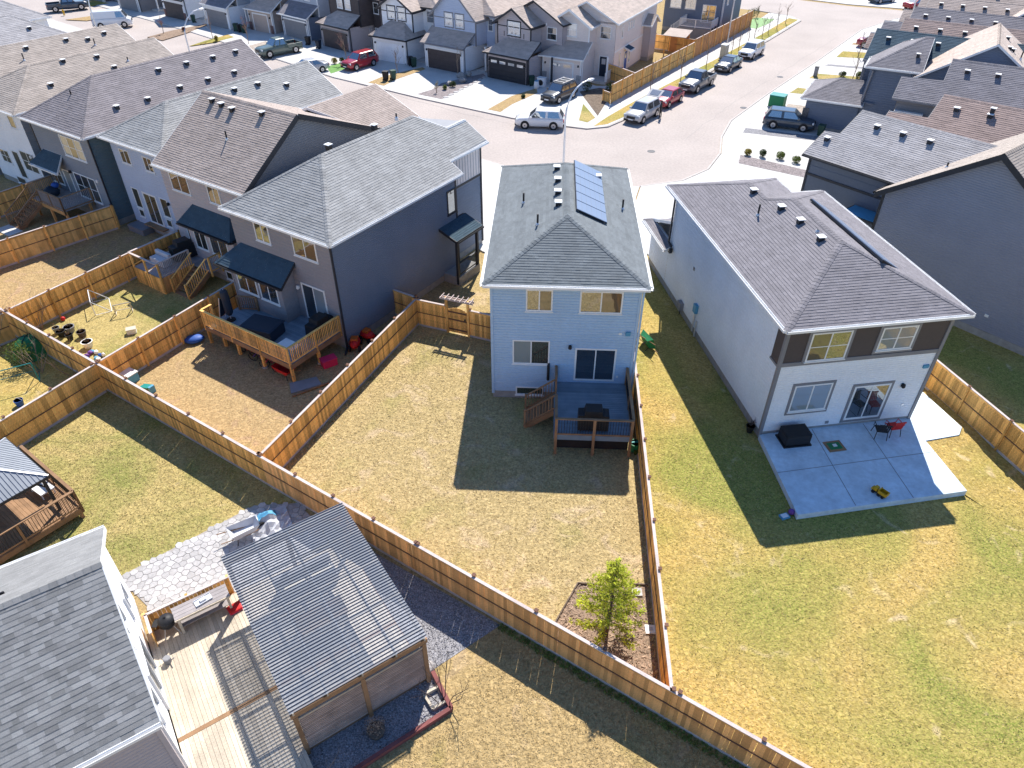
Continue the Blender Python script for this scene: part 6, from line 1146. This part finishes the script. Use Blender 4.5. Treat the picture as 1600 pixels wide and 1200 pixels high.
for i,(x,y,m,lab) in enumerate(((-9.9,30.9,'c_pink','pink plastic bin under the wooden deck'),(-8.75,32.5,'c_red','red ride-on toy by the grey house corner'),(-8.2,33.3,'c_red','second red ride-on toy, nearer the gate'))):
    o=thing('plastic_bin' if i==0 else 'ride_on_toy',lab,'bin' if i==0 else 'toy',(x,y,0),.6+i)
    if i==0: MB().box(-.4,.4,-.25,.25,0,.42).build('body',m,o,bevel=.03); MB().box(-.43,.43,-.28,.28,.42,.47).build('lid',m,o,bevel=.02)
    else:
        MB().ell((0,0,.38),(.55,.3,.26),10,6).build('body',m,o,smooth=True); MB().box(-.2,.2,-.2,.2,.55,.72).build('seat','c_orange',o,bevel=.04)
        for sx in (-.35,.35):
            for sy in (-.27,.27): MB().tube([(sx,sy-.05,.16),(sx,sy+.05,.16)],.16,10).build('wheel','rubber',o)
for i,(x,y,lab) in enumerate(((-14.6,31.9,'kids bicycle stored under the deck, first from the left'),(-13.7,31.2,'kids bicycle stored under the deck, second from the left'),(-12.9,30.7,'kids bicycle stored under the deck, nearest the corner post'))):
    o=thing('bicycle',lab,'bicycle',(x,y,0),R_(-33+20*i),'bicycles under the wooden deck'); 
    for sx in (-.4,.4): MB().tube([(sx+.26*math.cos(a*PI/8),0,.28+.26*math.sin(a*PI/8)) for a in range(17)],.025,5).build('wheel','rubber',o)
    MB().tube([(-.4,0,.28),(-.1,0,.6),(.25,0,.62),(.4,0,.28)],.022,5).tube([(-.1,0,.6),(0,0,.28),(.25,0,.62)],.02,5).build('frame',('c_red','c_purple','c_pink')[i],o); MB().tube([(.22,-.22,.75),(.26,0,.72),(.22,.22,.75)],.015,5).build('handlebar','c_black',o); MB().box(-.2,-.02,-.06,.06,.64,.69).build('saddle','c_black',o)
o=thing('board_stack','grey boards and plank lying on the brown yard by the deck','boards',(-10.75,29.2,.02),R_(25)); MB().prism([(-.9,-.5),(.7,-.4),(.6,.35),(-.8,.4)],0,.05).build('board','c_grey',o); MB().bar((-.9,-.75,.05),(1.1,-.45,.08),.12,.05).build('plank','wood_brown',o)
o=thing('watering_toy','green watering pail at the deck corner of the blue house','pail',(5.72,24.2,0),.2); MB().lathe([(.18,0),(.26,.5),(.22,.5),(.16,.05)],10).build('body','c_green',o); MB().box(-.2,.2,-.04,.04,.5,.56).build('handle','c_teal',o); MB().box(-.1,.12,-.34,-.2,0,.22).build('tray','leaf_green',o)
o=thing('planter','small shrub planter in the gravel bed below the slatted screen','planter',(-4.35,11.0,0)); MB().lathe([(.22,0),(.3,.3),(.27,.3)],10).build('pot','soil',o); lf=MB(); leafcloud(lf,(0,0,.55),(.35,.3,.35),260,.07); lf.build('foliage','leaf_pale',o)
bare('bare_shrub','dark leafless bush at the timber edging corner',(-2.25,11.95,0),2.0,.55,6,'twig_dark',21,.02,multi=True); bare('bare_shrub','pale leafless bush below the near end of the slatted screen',(-5.9,9.6,0),1.3,.7,6,'twig',22,.015,multi=True)
# ================= VEHICLES =================
KINDS={ # L,W,H, zb(belt), hood, tail, xa,xr0,xr1,xb (fractions of L from rear -0.5..0.5), wheel r, wheelbase
 'suv':(4.7,1.86,1.70,1.06,1.02,1.04,.22,.08,-.40,-.485,.36,2.75),'hatch':(4.35,1.8,1.48,.95,.92,.98,.24,.06,-.30,-.475,.33,2.65),'sedan':(4.75,1.82,1.46,.95,.92,.98,.22,.07,-.20,-.36,.33,2.8),
 'pickup':(5.8,2.0,1.92,1.22,1.16,1.12,.20,.10,-.10,-.145,.42,3.65),'van':(5.2,2.0,2.15,1.25,1.15,1.25,.40,.30,-.47,-.495,.36,3.1)}
def car(label,loc,dirv,kind,m,z=0.004,rack=False,hatch_open=False,dark_lower=False):
    L,W,Hh,zb,zh,zt,xa,xr0,xr1,xb,wr,wbs=KINDS[kind]; w=W/2; o=thing('parked_car' if kind not in('pickup','van') else ('parked_pickup' if kind=='pickup' else 'parked_van'),label,{'pickup':'pickup','van':'van'}.get(kind,'car'),(loc[0],loc[1],z),math.atan2(dirv[1],dirv[0]),'vehicles parked along the street and driveways')
    xa,xr0,xr1,xb=[v*L for v in (xa,xr0,xr1,xb)]
    st=[(-.5*L,.5,zt*.80,.86),(-.485*L,.36,zt*.97,.94),(-.40*L,.26,zt,1.0),(xb+.02,.24,zt if kind!='pickup' else zt-.32,1.0)] if kind!='pickup' else [(-.5*L,.5,zt-.36,.9),(-.49*L,.34,zt-.32,.97),(-.40*L,.30,zt-.32,1.0),(xb-.02,.28,zt-.32,1.0),(xb,.28,zb,1.0)]
    st+=[(0,.22,zb,1.0),(xa,.22,zb,1.0),(xa+.12,.22,zh+.01,1.0),(.40*L,.24,zh-.04,.98),(.475*L,.30,zh-.13,.92),(.5*L,.42,zh-.32,.82)]
    st=sorted(st); b=MB(); n=0; rows=[]
    for x,z0,z1,k in st:
        hw=w*k; h=z1-z0; half=[(0,z0),(.84*hw,z0),(.97*hw,z0+.2*h),(hw,z0+.5*h),(.985*hw,z0+.85*h),(.90*hw,z1-.01),(.5*hw,z1+.02),(0,z1+.025)]; ring=[(x,y,zz) for y,zz in half]+[(x,-y,zz) for y,zz in reversed(half[1:-1])]; rows.append(len(b.v)); b.v+=ring; n=len(ring)
    for r0,r1 in zip(rows,rows[1:]):
        for j in range(n): b.f.append((r0+j,r1+j,r1+(j+1)%n,r0+(j+1)%n)); b.t.append(1)
    b.f.append(tuple(rows[0]+j for j in range(n))); b.f.append(tuple(rows[-1]+j for j in reversed(range(n)))); b.t+=[1,1]
    b.build('body',m,o,smooth=True)
    wb_,wt_=w*.93,w*.74; B=lambda x,s:Vector((x,s*wb_,zb-.02)); T=lambda x,s:Vector((x,s*wt_,Hh-.05)); c=MB()
    fl,fr_,rl,rr=B(xa,1),B(xa,-1),B(xb,1),B(xb,-1); tfl,tfr,trl,trr=T(xr0,1),T(xr0,-1),T(xr1,1),T(xr1,-1)
    c.face([fr_,fl,tfl,tfr]); c.face([rl,rr,trr,trl]); c.face([fl,rl,trl,tfl]); c.face([rr,fr_,tfr,trr]); c.build('cabin',m,o)
    rf=MB(); xm=(xr0+xr1)/2; up=Vector((0,0,.05)); ins=.86
    q=[tfl,trl,trr,tfr]; q2=[Vector((xm+(p.x-xm)*.93,p.y*ins,Hh)) for p in q]; rf.face(q2[::-1] if (q2[1]-q2[0]).cross(q2[2]-q2[0]).z<0 else q2)
    for i in range(4): j=(i+1)%4; rf.face([q[i],q[j],q2[j],q2[i]])
    rf.build('roof',m,o)
    def pane(nm,P,inset=.1,off=.012):
        cc=sum(P,Vector())/4; nn=(P[1]-P[0]).cross(P[2]-P[0]).normalized(); 
        if nn.dot(cc-Vector((xm,0,zb)))<0: nn=-nn
        pts=[cc+(p-cc)*(1-inset)+nn*off for p in P]
        if (pts[1]-pts[0]).cross(pts[2]-pts[0]).dot(nn)<0: pts=pts[::-1]
        MB().face(pts).build(nm,'car_glass',o)
    pane('windshield',[fr_,fl,tfl,tfr],.10)
    if kind!='van': pane('rear_window',[rl,rr,trr,trl],.16)
    for s in (1,-1):
        if kind=='van': x0=.12*L; pane('side_window',[B(xa-.15,s),B(x0,s),T(x0,s),T(xr0-.02,s)],.16); continue
        xm_=(xa+xb)/2-.05 if kind!='pickup' else (xa+xb)/2+.1
        tm=xr0+(xr1-xr0)*.48
        pane('side_window',[B(xa-.1,s),B(xm_+.03,s),T(tm+.03,s),T(xr0,s)],.14); pane('side_window',[B(xm_-.03,s),B(xb+.2,s),T(xr1+.08,s),T(tm-.03,s)],.14)
        MB().box(xa-.32,xa-.14,s*(w+.02)-.07,s*(w+.02)+.09*s if s>0 else s*(w+.02)+.07,zb-.02,zb+.13).build('mirror',m,o)
    ty=MB().tube([(0,-.11,0),(0,.11,0)],wr,14).mesh('tyre','rubber'); ri=MB().tube([(0,-.02,0),(0,.02,0)],wr*.64,10).mesh('rim','rim'); hubm=MB().tube([(0,-.03,0),(0,.03,0)],wr*.16,6).mesh('hub','metal_dark')
    arch=MB().tube([(0,-.02,0),(0,.02,0)],wr*1.18,16).mesh('wheel_arch','black_plastic')
    for sx in (-1,1):
        for s in (-1,1):
            x=sx*wbs/2; wo=inst('wheel',ty,o,(x,s*(w-.09),wr)); inst('rim',ri,wo,(0,s*.105,0)); inst('hub',hubm,wo,(0,s*.11,0)); inst('wheel_arch',arch,o,(x,s*(w-.012),wr+.02))
    for s in (-1,1):
        MB().box(.445*L,.478*L,s*w*.72-.2,s*w*.72+.2,zh-.30,zh-.12).build('headlight','lamp_lens',o,bevel=.02); MB().box(-.503*L,-.482*L,s*w*.78-.13,s*w*.78+.13,zt-.32,zt-.08).build('taillight','tail_lens',o)
    MB().box(.472*L,.503*L,-w*.5,w*.5,zh-.46,zh-.2).build('grille','black_plastic',o); MB().box(.45*L,.506*L,-w*.84,w*.84,.3,.5).build('front_bumper','black_plastic' if kind in('suv','pickup') else m,o,bevel=.03); MB().box(-.508*L,-.46*L,-w*.86,w*.86,.34,.55).build('rear_bumper','black_plastic' if kind in('suv','pickup') else m,o,bevel=.03); MB().box(.504*L,.509*L,-.25,.25,.45,.56).build('number_plate','c_white',o)
    if kind=='pickup':
        xe=-.49*L
        for s in (-1,1): MB().box(xe,xb-.03,s*w*.97-.05,s*w*.97+.05,zt-.4,zt+.05).build('bed_side',m,o,bevel=.02)
        MB().box(xe-.04,xe+.04,-w*.9,w*.9,zt-.4,zt+.03).build('tailgate',m,o,bevel=.02); MB().box(xe+.05,xb-.06,-w*.9,w*.9,zt-.31,zt-.27).build('bed_floor','black_plastic',o)
    if rack:
        for s in (-1,1): MB().bar((xr1+.1,s*wt_*.85,Hh+.07),(xr0-.1,s*wt_*.85,Hh+.07),.05,.05).build('roof_rail','metal_light',o)
        for x in (xr1+.4,xm,xr0-.4): MB().bar((x,-wt_*.85,Hh+.10),(x,wt_*.85,Hh+.10),.06,.03).build('cross_bar','metal_light',o)
    if hatch_open:
        P=[Vector((xr1-.05,s*wt_,Hh)) for s in (1,-1)]+[Vector((xr1-1.0,s*wt_*1.05,Hh+.45)) for s in (-1,1)]; MB().face(P).face([p-Vector((0,0,.05)) for p in reversed(P)]).build('tailgate',m,o); cc=sum(P,Vector())/4; MB().face([cc+(p-cc)*.7+Vector((0,0,.02)) for p in P]).build('tailgate_glass','car_glass',o)
    return o
SD=(-.60,-.80)
car('sage green pickup parked on the driveway, facing the street',(-29.6,97.1),(-4,-3.8),'pickup','p_green',.11)
car('silver-blue sedan half hidden behind a grey roof',(-24.0,88.6),(-.8,-.6),'sedan','p_silver',.06)
car('red sport utility car on the white house driveway',(-18.3,90.9),(-.61,-.79),'suv','p_darkred',.11)
car('dark utility car with roof rack on the beige corner house driveway',(5.0,78.1),(-.6,-.8),'suv','p_charcoal',.11,rack=True)
car('white sport utility car driving at the street corner',(2.7,69.7),(-1,.12),'suv','p_white')
car('silver crossover with its tailgate open, first of the kerbside row',(12.95,72.1),SD,'suv','p_silver',hatch_open=True)
car('bright red hatchback behind the silver crossover',(16.3,76.9),SD,'hatch','p_red')
car('dark grey pickup in the kerbside row',(20.5,82.5),SD,'pickup','p_grey')
car('charcoal sedan between the grey pickup and the white car at the kerb',(25.9,90.4),SD,'sedan','p_charcoal')
car('white sport utility car, last of the kerbside row',(30.2,96.3),SD,'suv','p_white')
car('navy sport utility car on the driveway right of the street',(26.6,69.1),(.93,-.37),'suv','p_navy',.11)
car('black pickup at the top left, nose in',(-70.0,124.6),(.84,.54),'pickup','p_navy',.11); car('white van with its doors open at the top left',(-57.6,112.8),(1,.32),'van','p_white',.11)
car('red sedan on a far driveway at the top right',(64.5,126),(.9,.4),'sedan','p_red',.05); car('red car half hidden beyond the charcoal roof',(47.6,100.2),(.83,-.55),'sedan','p_darkred',.11); car('blue car parked at the far top right',(61,131),(.9,.4),'suv','p_blue',.05)
# ================= PERSON =================
def person(label,loc,rz,h,top,legs,hair):
    o=thing('person',label,'person',loc,rz); s=h/1.75
    V=[(0,0,.95),(0,0,1.15),(0,.01,1.38),(0,.01,1.50),(0,.02,1.60),(0,.03,1.70),(-.10,0,.90),(-.11,.03,.50),(-.11,0,.09),(-.11,.14,.04),(.10,0,.90),(.13,-.04,.50),(.15,-.06,.09),(.15,.08,.04),(-.18,0,1.40),(-.24,.02,1.14),(-.18,.20,1.02),(-.14,.28,1.02),(.18,0,1.40),(.25,.0,1.13),(.24,.12,.92),(.23,.16,.84)]
    E=[(0,1),(1,2),(2,3),(3,4),(4,5),(0,6),(6,7),(7,8),(8,9),(0,10),(10,11),(11,12),(12,13),(2,14),(14,15),(15,16),(16,17),(2,18),(18,19),(19,20),(20,21)]
    Rr=[.15,.135,.16,.055,.085,.07,.095,.065,.045,.04,.095,.065,.045,.04,.065,.05,.038,.035,.065,.05,.038,.035]
    me=bpy.data.meshes.new('body'); me.from_pydata([tuple(c*s for c in v) for v in V],E,[]); b=bpy.data.objects.new('body',me); COL.objects.link(b); b.parent=o; me.materials.append(MATS[top])
    md=b.modifiers.new('skin','SKIN'); sv=me.skin_vertices[0].data
    for i,r in enumerate(Rr): sv[i].radius=(r*s,r*s*.85)
    sv[0].use_root=True; b.modifiers.new('sub','SUBSURF').levels=2; b.modifiers['sub'].render_levels=2
    MB().ell((0,.03,1.66),(.082,.10,.12),10,8).build('head','c_skin',o,smooth=True).scale=(s,s,s); MB().ell((0,.0,1.70),(.095,.105,.10),10,6).build('hair',hair,o,smooth=True).scale=(s,s,s)
    MB().box(-.02,.02,.12,.15,1.62,1.66).build('nose','c_skin',o).scale=(s,s,s)
    for sx,p in ((-1,(-.14,.30,1.02)),(1,(.23,.17,.80))):
        hd=MB().ell(p,(.035,.045,.05),7,5)
        for k in range(4): hd.tube([(p[0]-.022+.015*k,p[1]+.02,p[2]-.02),(p[0]-.022+.015*k,p[1]+.05,p[2]-.07)],[.008,.005],4)
        hd.tube([(p[0]+sx*.02,p[1],p[2]),(p[0]-sx*.05,p[1]+.04,p[2]-.02)],[.009,.006],4); hd.build('hand','c_skin',o).scale=(s,s,s)
    return o
person('person in dark clothes standing beside the silver crossover',(14.75,72.1,.004),R_(60),1.72,'c_black','c_black','c_black')
# ================= STREET FURNITURE AND FRONT GARDENS =================
def street_lamp(label,loc,rz,h=8.0,arm=2.2):
    o=thing('street_lamp',label,'street lamp',loc,rz,'street lamps'); MB().lathe([(.16,0),(.16,.3),(.11,.34)],10).build('base','metal_light',o)
    P=[(0,0,.3),(0,0,h*.72)]+[(arm*(1-math.cos(t*PI/12)),0,h*.72+(h*.28)*math.sin(t*PI/12)) for t in range(1,7)]
    MB().tube(P,[.09,.075]+[.07-.005*i for i in range(6)],8).build('pole','metal_light',o); MB().ell((arm+.3,0,h),(.42,.16,.09),10,6).build('lamp_head','metal_light',o,smooth=True); MB().ell((arm+.35,0,h-.06),(.25,.12,.06),8,5).build('lens','lamp_lens',o)
street_lamp('curved street lamp in front of the blue house',(4.0,54.0,.1),R_(42)); street_lamp('curved street lamp rising behind the plum roof',(-33.6,79.5,.1),R_(55),8.0); street_lamp('straight street lamp near the white van',(-47.0,88.0,.1),R_(60),9.0,1.0); street_lamp('thin street lamp beside the orange fence',(28.4,101.5,.1),R_(-60),8,1.0); street_lamp('far street lamp at the top right',(60,118,.1),R_(150),8,1.0)
def bin_(label,loc,rz,m):
    o=thing('wheelie_bin',label,'bin',loc,rz,'wheeled refuse bins'); mb=MB(); a=.22; b=.29
    for (x0,y0),(x1,y1) in (((-1,-1),(1,-1)),((1,-1),(1,1)),((1,1),(-1,1)),((-1,1),(-1,-1))): mb.face([(x0*a,y0*a,.06),(x1*a,y1*a,.06),(x1*b,y1*b,.95),(x0*b,y0*b,.95)])
    mb.build('body',m,o); MB().box(-.31,.31,-.33,.33,.95,1.02).build('lid',m,o,bevel=.02); MB().tube([(-.25,.34,.9),(.25,.34,.9)],.02,6).build('handle','c_black',o)
    for s in (-1,1): MB().tube([(s*.24-.03,.24,.1),(s*.24+.03,.24,.1)],.1,10).build('wheel','rubber',o)
for x,y,m,lab in ((-14.4,85.2,'c_black','black bin beside the green one at the kerb'),(-13.6,85.6,'c_bin','green bin beside the black one at the kerb'),(-27.0,101.9,'c_black','black bin by the steel-blue house garage'),(-25.2,100.0,'c_darkblue','dark bin by the brown garage door'),(-12.3,91.6,'c_black','black bin by the white garage door'),(-11.8,91.0,'c_bin','green bin by the white garage wall'),(2.2,83.2,'c_bin','green bin between the timber gable house and the beige house'),(28.9,66.8,'c_bin','green bin by the stepped grey roof, right of the street'),(-39.0,109.9,'c_bin','green bin between the tan and pale grey houses'),(-38.3,109.3,'c_black','black bin between the tan and pale grey houses'),(-37.6,108.8,'c_bin','dark green bin at the tan house wall'),(-47.0,115.5,'c_bin','green bin by the open garage')): bin_(lab,(x,y,.1),random.uniform(0,6),m)
o=thing('utility_box','pale grey utility cabinet on the boulevard','cabinet',(26.5,95.3,.11),R_(54)); MB().box(-.5,.5,-.35,.35,.1,1.5).build('body','c_cream',o,bevel=.03); MB().box(-.56,.56,-.41,.41,0,.1).build('plinth','concrete',o); MB().box(-.53,.53,-.38,.38,1.5,1.58).build('roof','c_white',o); MB().box(-.01,.01,-.36,-.35,.2,1.4).build('door_seam','c_grey',o)
o=thing('utility_box','green transformer box at the right sidewalk','cabinet',(27.4,75.6,.11),R_(-33)); MB().box(-.75,.75,-.6,.6,.08,1.15).build('body','c_green',o,bevel=.04); MB().box(-.8,.8,-.65,.65,0,.08).build('plinth','concrete',o); MB().box(-.77,.77,-.62,.62,1.15,1.22).build('lid','c_teal',o)
o=thing('utility_box','small dark utility pedestal on the right lawn strip','cabinet',(35.2,86.9,.11),R_(-33)); MB().box(-.2,.2,-.2,.2,0,1.0).build('body','c_grey',o,bevel=.03); MB().box(-.22,.22,-.22,.22,1.0,1.05).build('lid','c_black',o)
o=thing('fire_hydrant','yellow fire hydrant beside the black pickup','hydrant',(-68.8,120.8,.1)); MB().lathe([(.16,0),(.16,.06),(.11,.08),(.11,.6),(.14,.62),(.1,.75),(.03,.8)],10).build('barrel','c_yellow',o); 
for a in (0,PI): MB().tube([(math.cos(a)*.1,math.sin(a)*.1,.45),(math.cos(a)*.2,math.sin(a)*.2,.45)],.06,8).build('outlet','c_yellow',o)
o=thing('heat_pump','white air conditioner unit beside the beige house garage','air conditioner',(3.3,82.9,.1),R_(-27)); MB().box(-.45,.45,-.3,.3,0,.9).build('case','c_white',o,bevel=.04); MB().tube([(0,-.31,.45),(0,-.3,.45)],.3,16).build('fan_grille','c_black',o); MB().box(-.48,.48,-.33,.33,.9,.95).build('top','c_white',o)
o=thing('rain_barrel','white barrel beside the beige house driveway','barrel',(2.7,81.9,.1)); MB().lathe([(.24,0),(.3,.35),(.24,.8),(.2,.82)],12).build('barrel','c_white',o,smooth=True); MB().lathe([(.22,.82),(.22,.86)],12).build('lid','c_skyblue',o)
SPL=[(14.9,79.2),(19.3,85.3),(23.4,90.9),(28.0,97.4),(29.6,99.9),(31.3,102.2),(32.7,104.0),(34.4,106.3),(35.8,108.3),(37.9,111.3),(40.2,114.8)]; ordn=['first','second','third','fourth','fifth','sixth','seventh','eighth','ninth','tenth','eleventh']
for i,(x,y) in enumerate(SPL): bare('street_sapling','bare boulevard sapling, %s from the street corner'%ordn[i],(x,y,.11),3.4 if i<3 else 2.8,.5,7,'twig',30+i,.05,'bare saplings on the boulevard',leaves='leaf_pale' if i<4 else None,lcount=2)
for i,(x,y,h,lv,lab) in enumerate(((-20.2,92.6,3.6,'leaf_red','reddish budding tree on the bright green patch'),(-35.2,102.6,3.4,'leaf_red','red-leaved small tree by the tan house'),(-6.3,86.9,3.2,'leaf_pale','pale budding tree by the dark brown garage door'),(-13.4,88.3,3.0,None,'thin bare tree by the white garage door'),(-40.8,105.2,3.4,None,'thin white-barked bare tree on the yellow patch'),(30.1,73.2,3.0,None,'thin bare tree on the tan gravel strip'),(38.9,85.3,3.2,None,'thin bare tree on the second right lawn strip'),(43.4,95.4,3.2,None,'thin bare tree on the upper right lawn strip'),(-48.8,108.5,2.0,'leaf_red','small reddish sapling on the far mulch bed'),(-8.2,80.4,1.0,'leaf_yellow','tiny yellow sapling on the plum gravel bed'),(37.0,118.6,1.8,None,'bare bush on the far bright grass'))): bare('small_tree',lab,(x,y,.11),h,.45,7,'twig' if i!=4 else 'leaf_pale',60+i,.05,None,leaves=lv,lcount=8 if lv=='leaf_red' else 5)
for i,(x,y,r,m,lab) in enumerate(((-7.4,81.6,.32,'leaf_green','round shrub in the middle of the plum gravel bed'),(-6.6,82.6,.34,'leaf_dark','dark round shrub on the plum gravel bed'),(23.4,60.9,.45,'leaf_green','round green shrub on the gravel strip by the slate-blue house'),(24.5,60.0,.45,'leaf_green','round green shrub at the wall end of the gravel strip'),(20.8,61.8,.4,'leaf_yellow','low yellow shrub at the sidewalk end of the gravel strip'),(22.0,61.4,.35,'leaf_dark','low dark shrub between the yellow and round green ones'),(33.4,81.6,.4,'leaf_red','reddish shrub on the right lawn strip'),(35.2,80.9,.4,'leaf_red','reddish shrub beside the wall on the right lawn strip'),(-20.9,93.1,.4,'leaf_dark','dark shrub behind the bright green patch'),(-21.7,92.5,.35,'leaf_yellow','yellow shrub behind the bright green patch'),(38.2,86.6,.4,'leaf_dark','dark shrub in the middle of the second right lawn strip'),(39.8,86.0,.4,'leaf_green','green shrub near the house on the second right lawn strip'),(-1.0,50.2,.45,'leaf_green','round green shrub in front of the grey deck house'),(30.9,72.9,.45,'leaf_pale','tan ornamental grass on the tan gravel strip'),(8.2,80.9,.6,'leaf_dark','dark shrub by the beige house porch'),(10.6,80.6,.5,'leaf_dark','dark shrub at the corner garden fence'),(-39.9,104.0,.35,'leaf_yellow','low shrub on the yellow patch'),(-46.4,109.8,.3,'leaf_red','small red shrub on the far mulch bed'),(36.6,119.2,.8,'leaf_dark','dark evergreen bush on the far bright grass'),(1.2,78.6,.25,'leaf_dark','tiny dark shrub on the tan lawn strip'))): shrub(lab,(x,y,.11),(r*random.uniform(.75,1.25),r*random.uniform(.75,1.25),r*random.uniform(.6,1.1)),m,480,.12)
for i,(x,y,lab) in enumerate(((-5.9,86.2,'grey boulder in front of the dark brown garage door'),(-5.1,86.9,'larger grey boulder beside the porch'),(-5.6,84.5,'flat boulder on the gravel bed end'),(-7.0,83.3,'white boulder on the plum gravel bed'))): tag(MB().ell((0,0,.25),(.5-.06*i,.4,.38-.06*i),9,6,jit=.14).build('boulder','stone_pale' if i==3 else 'foundation',None,(x,y,.1),i),lab,'boulder')
for i in range(9):
    t=i/8; tag(MB().prism([(-.28,-.18),(.28,-.2),(.3,.18),(-.26,.2)],0,.04).build('stepping_stone','flag',None,(-7.1+3.9*t,78.8+7.6*t,.112),.6+.1*i),'stepping stone along the plum gravel bed, %s from the street'%ordn[i],'stone','stepping stones by the gravel bed')
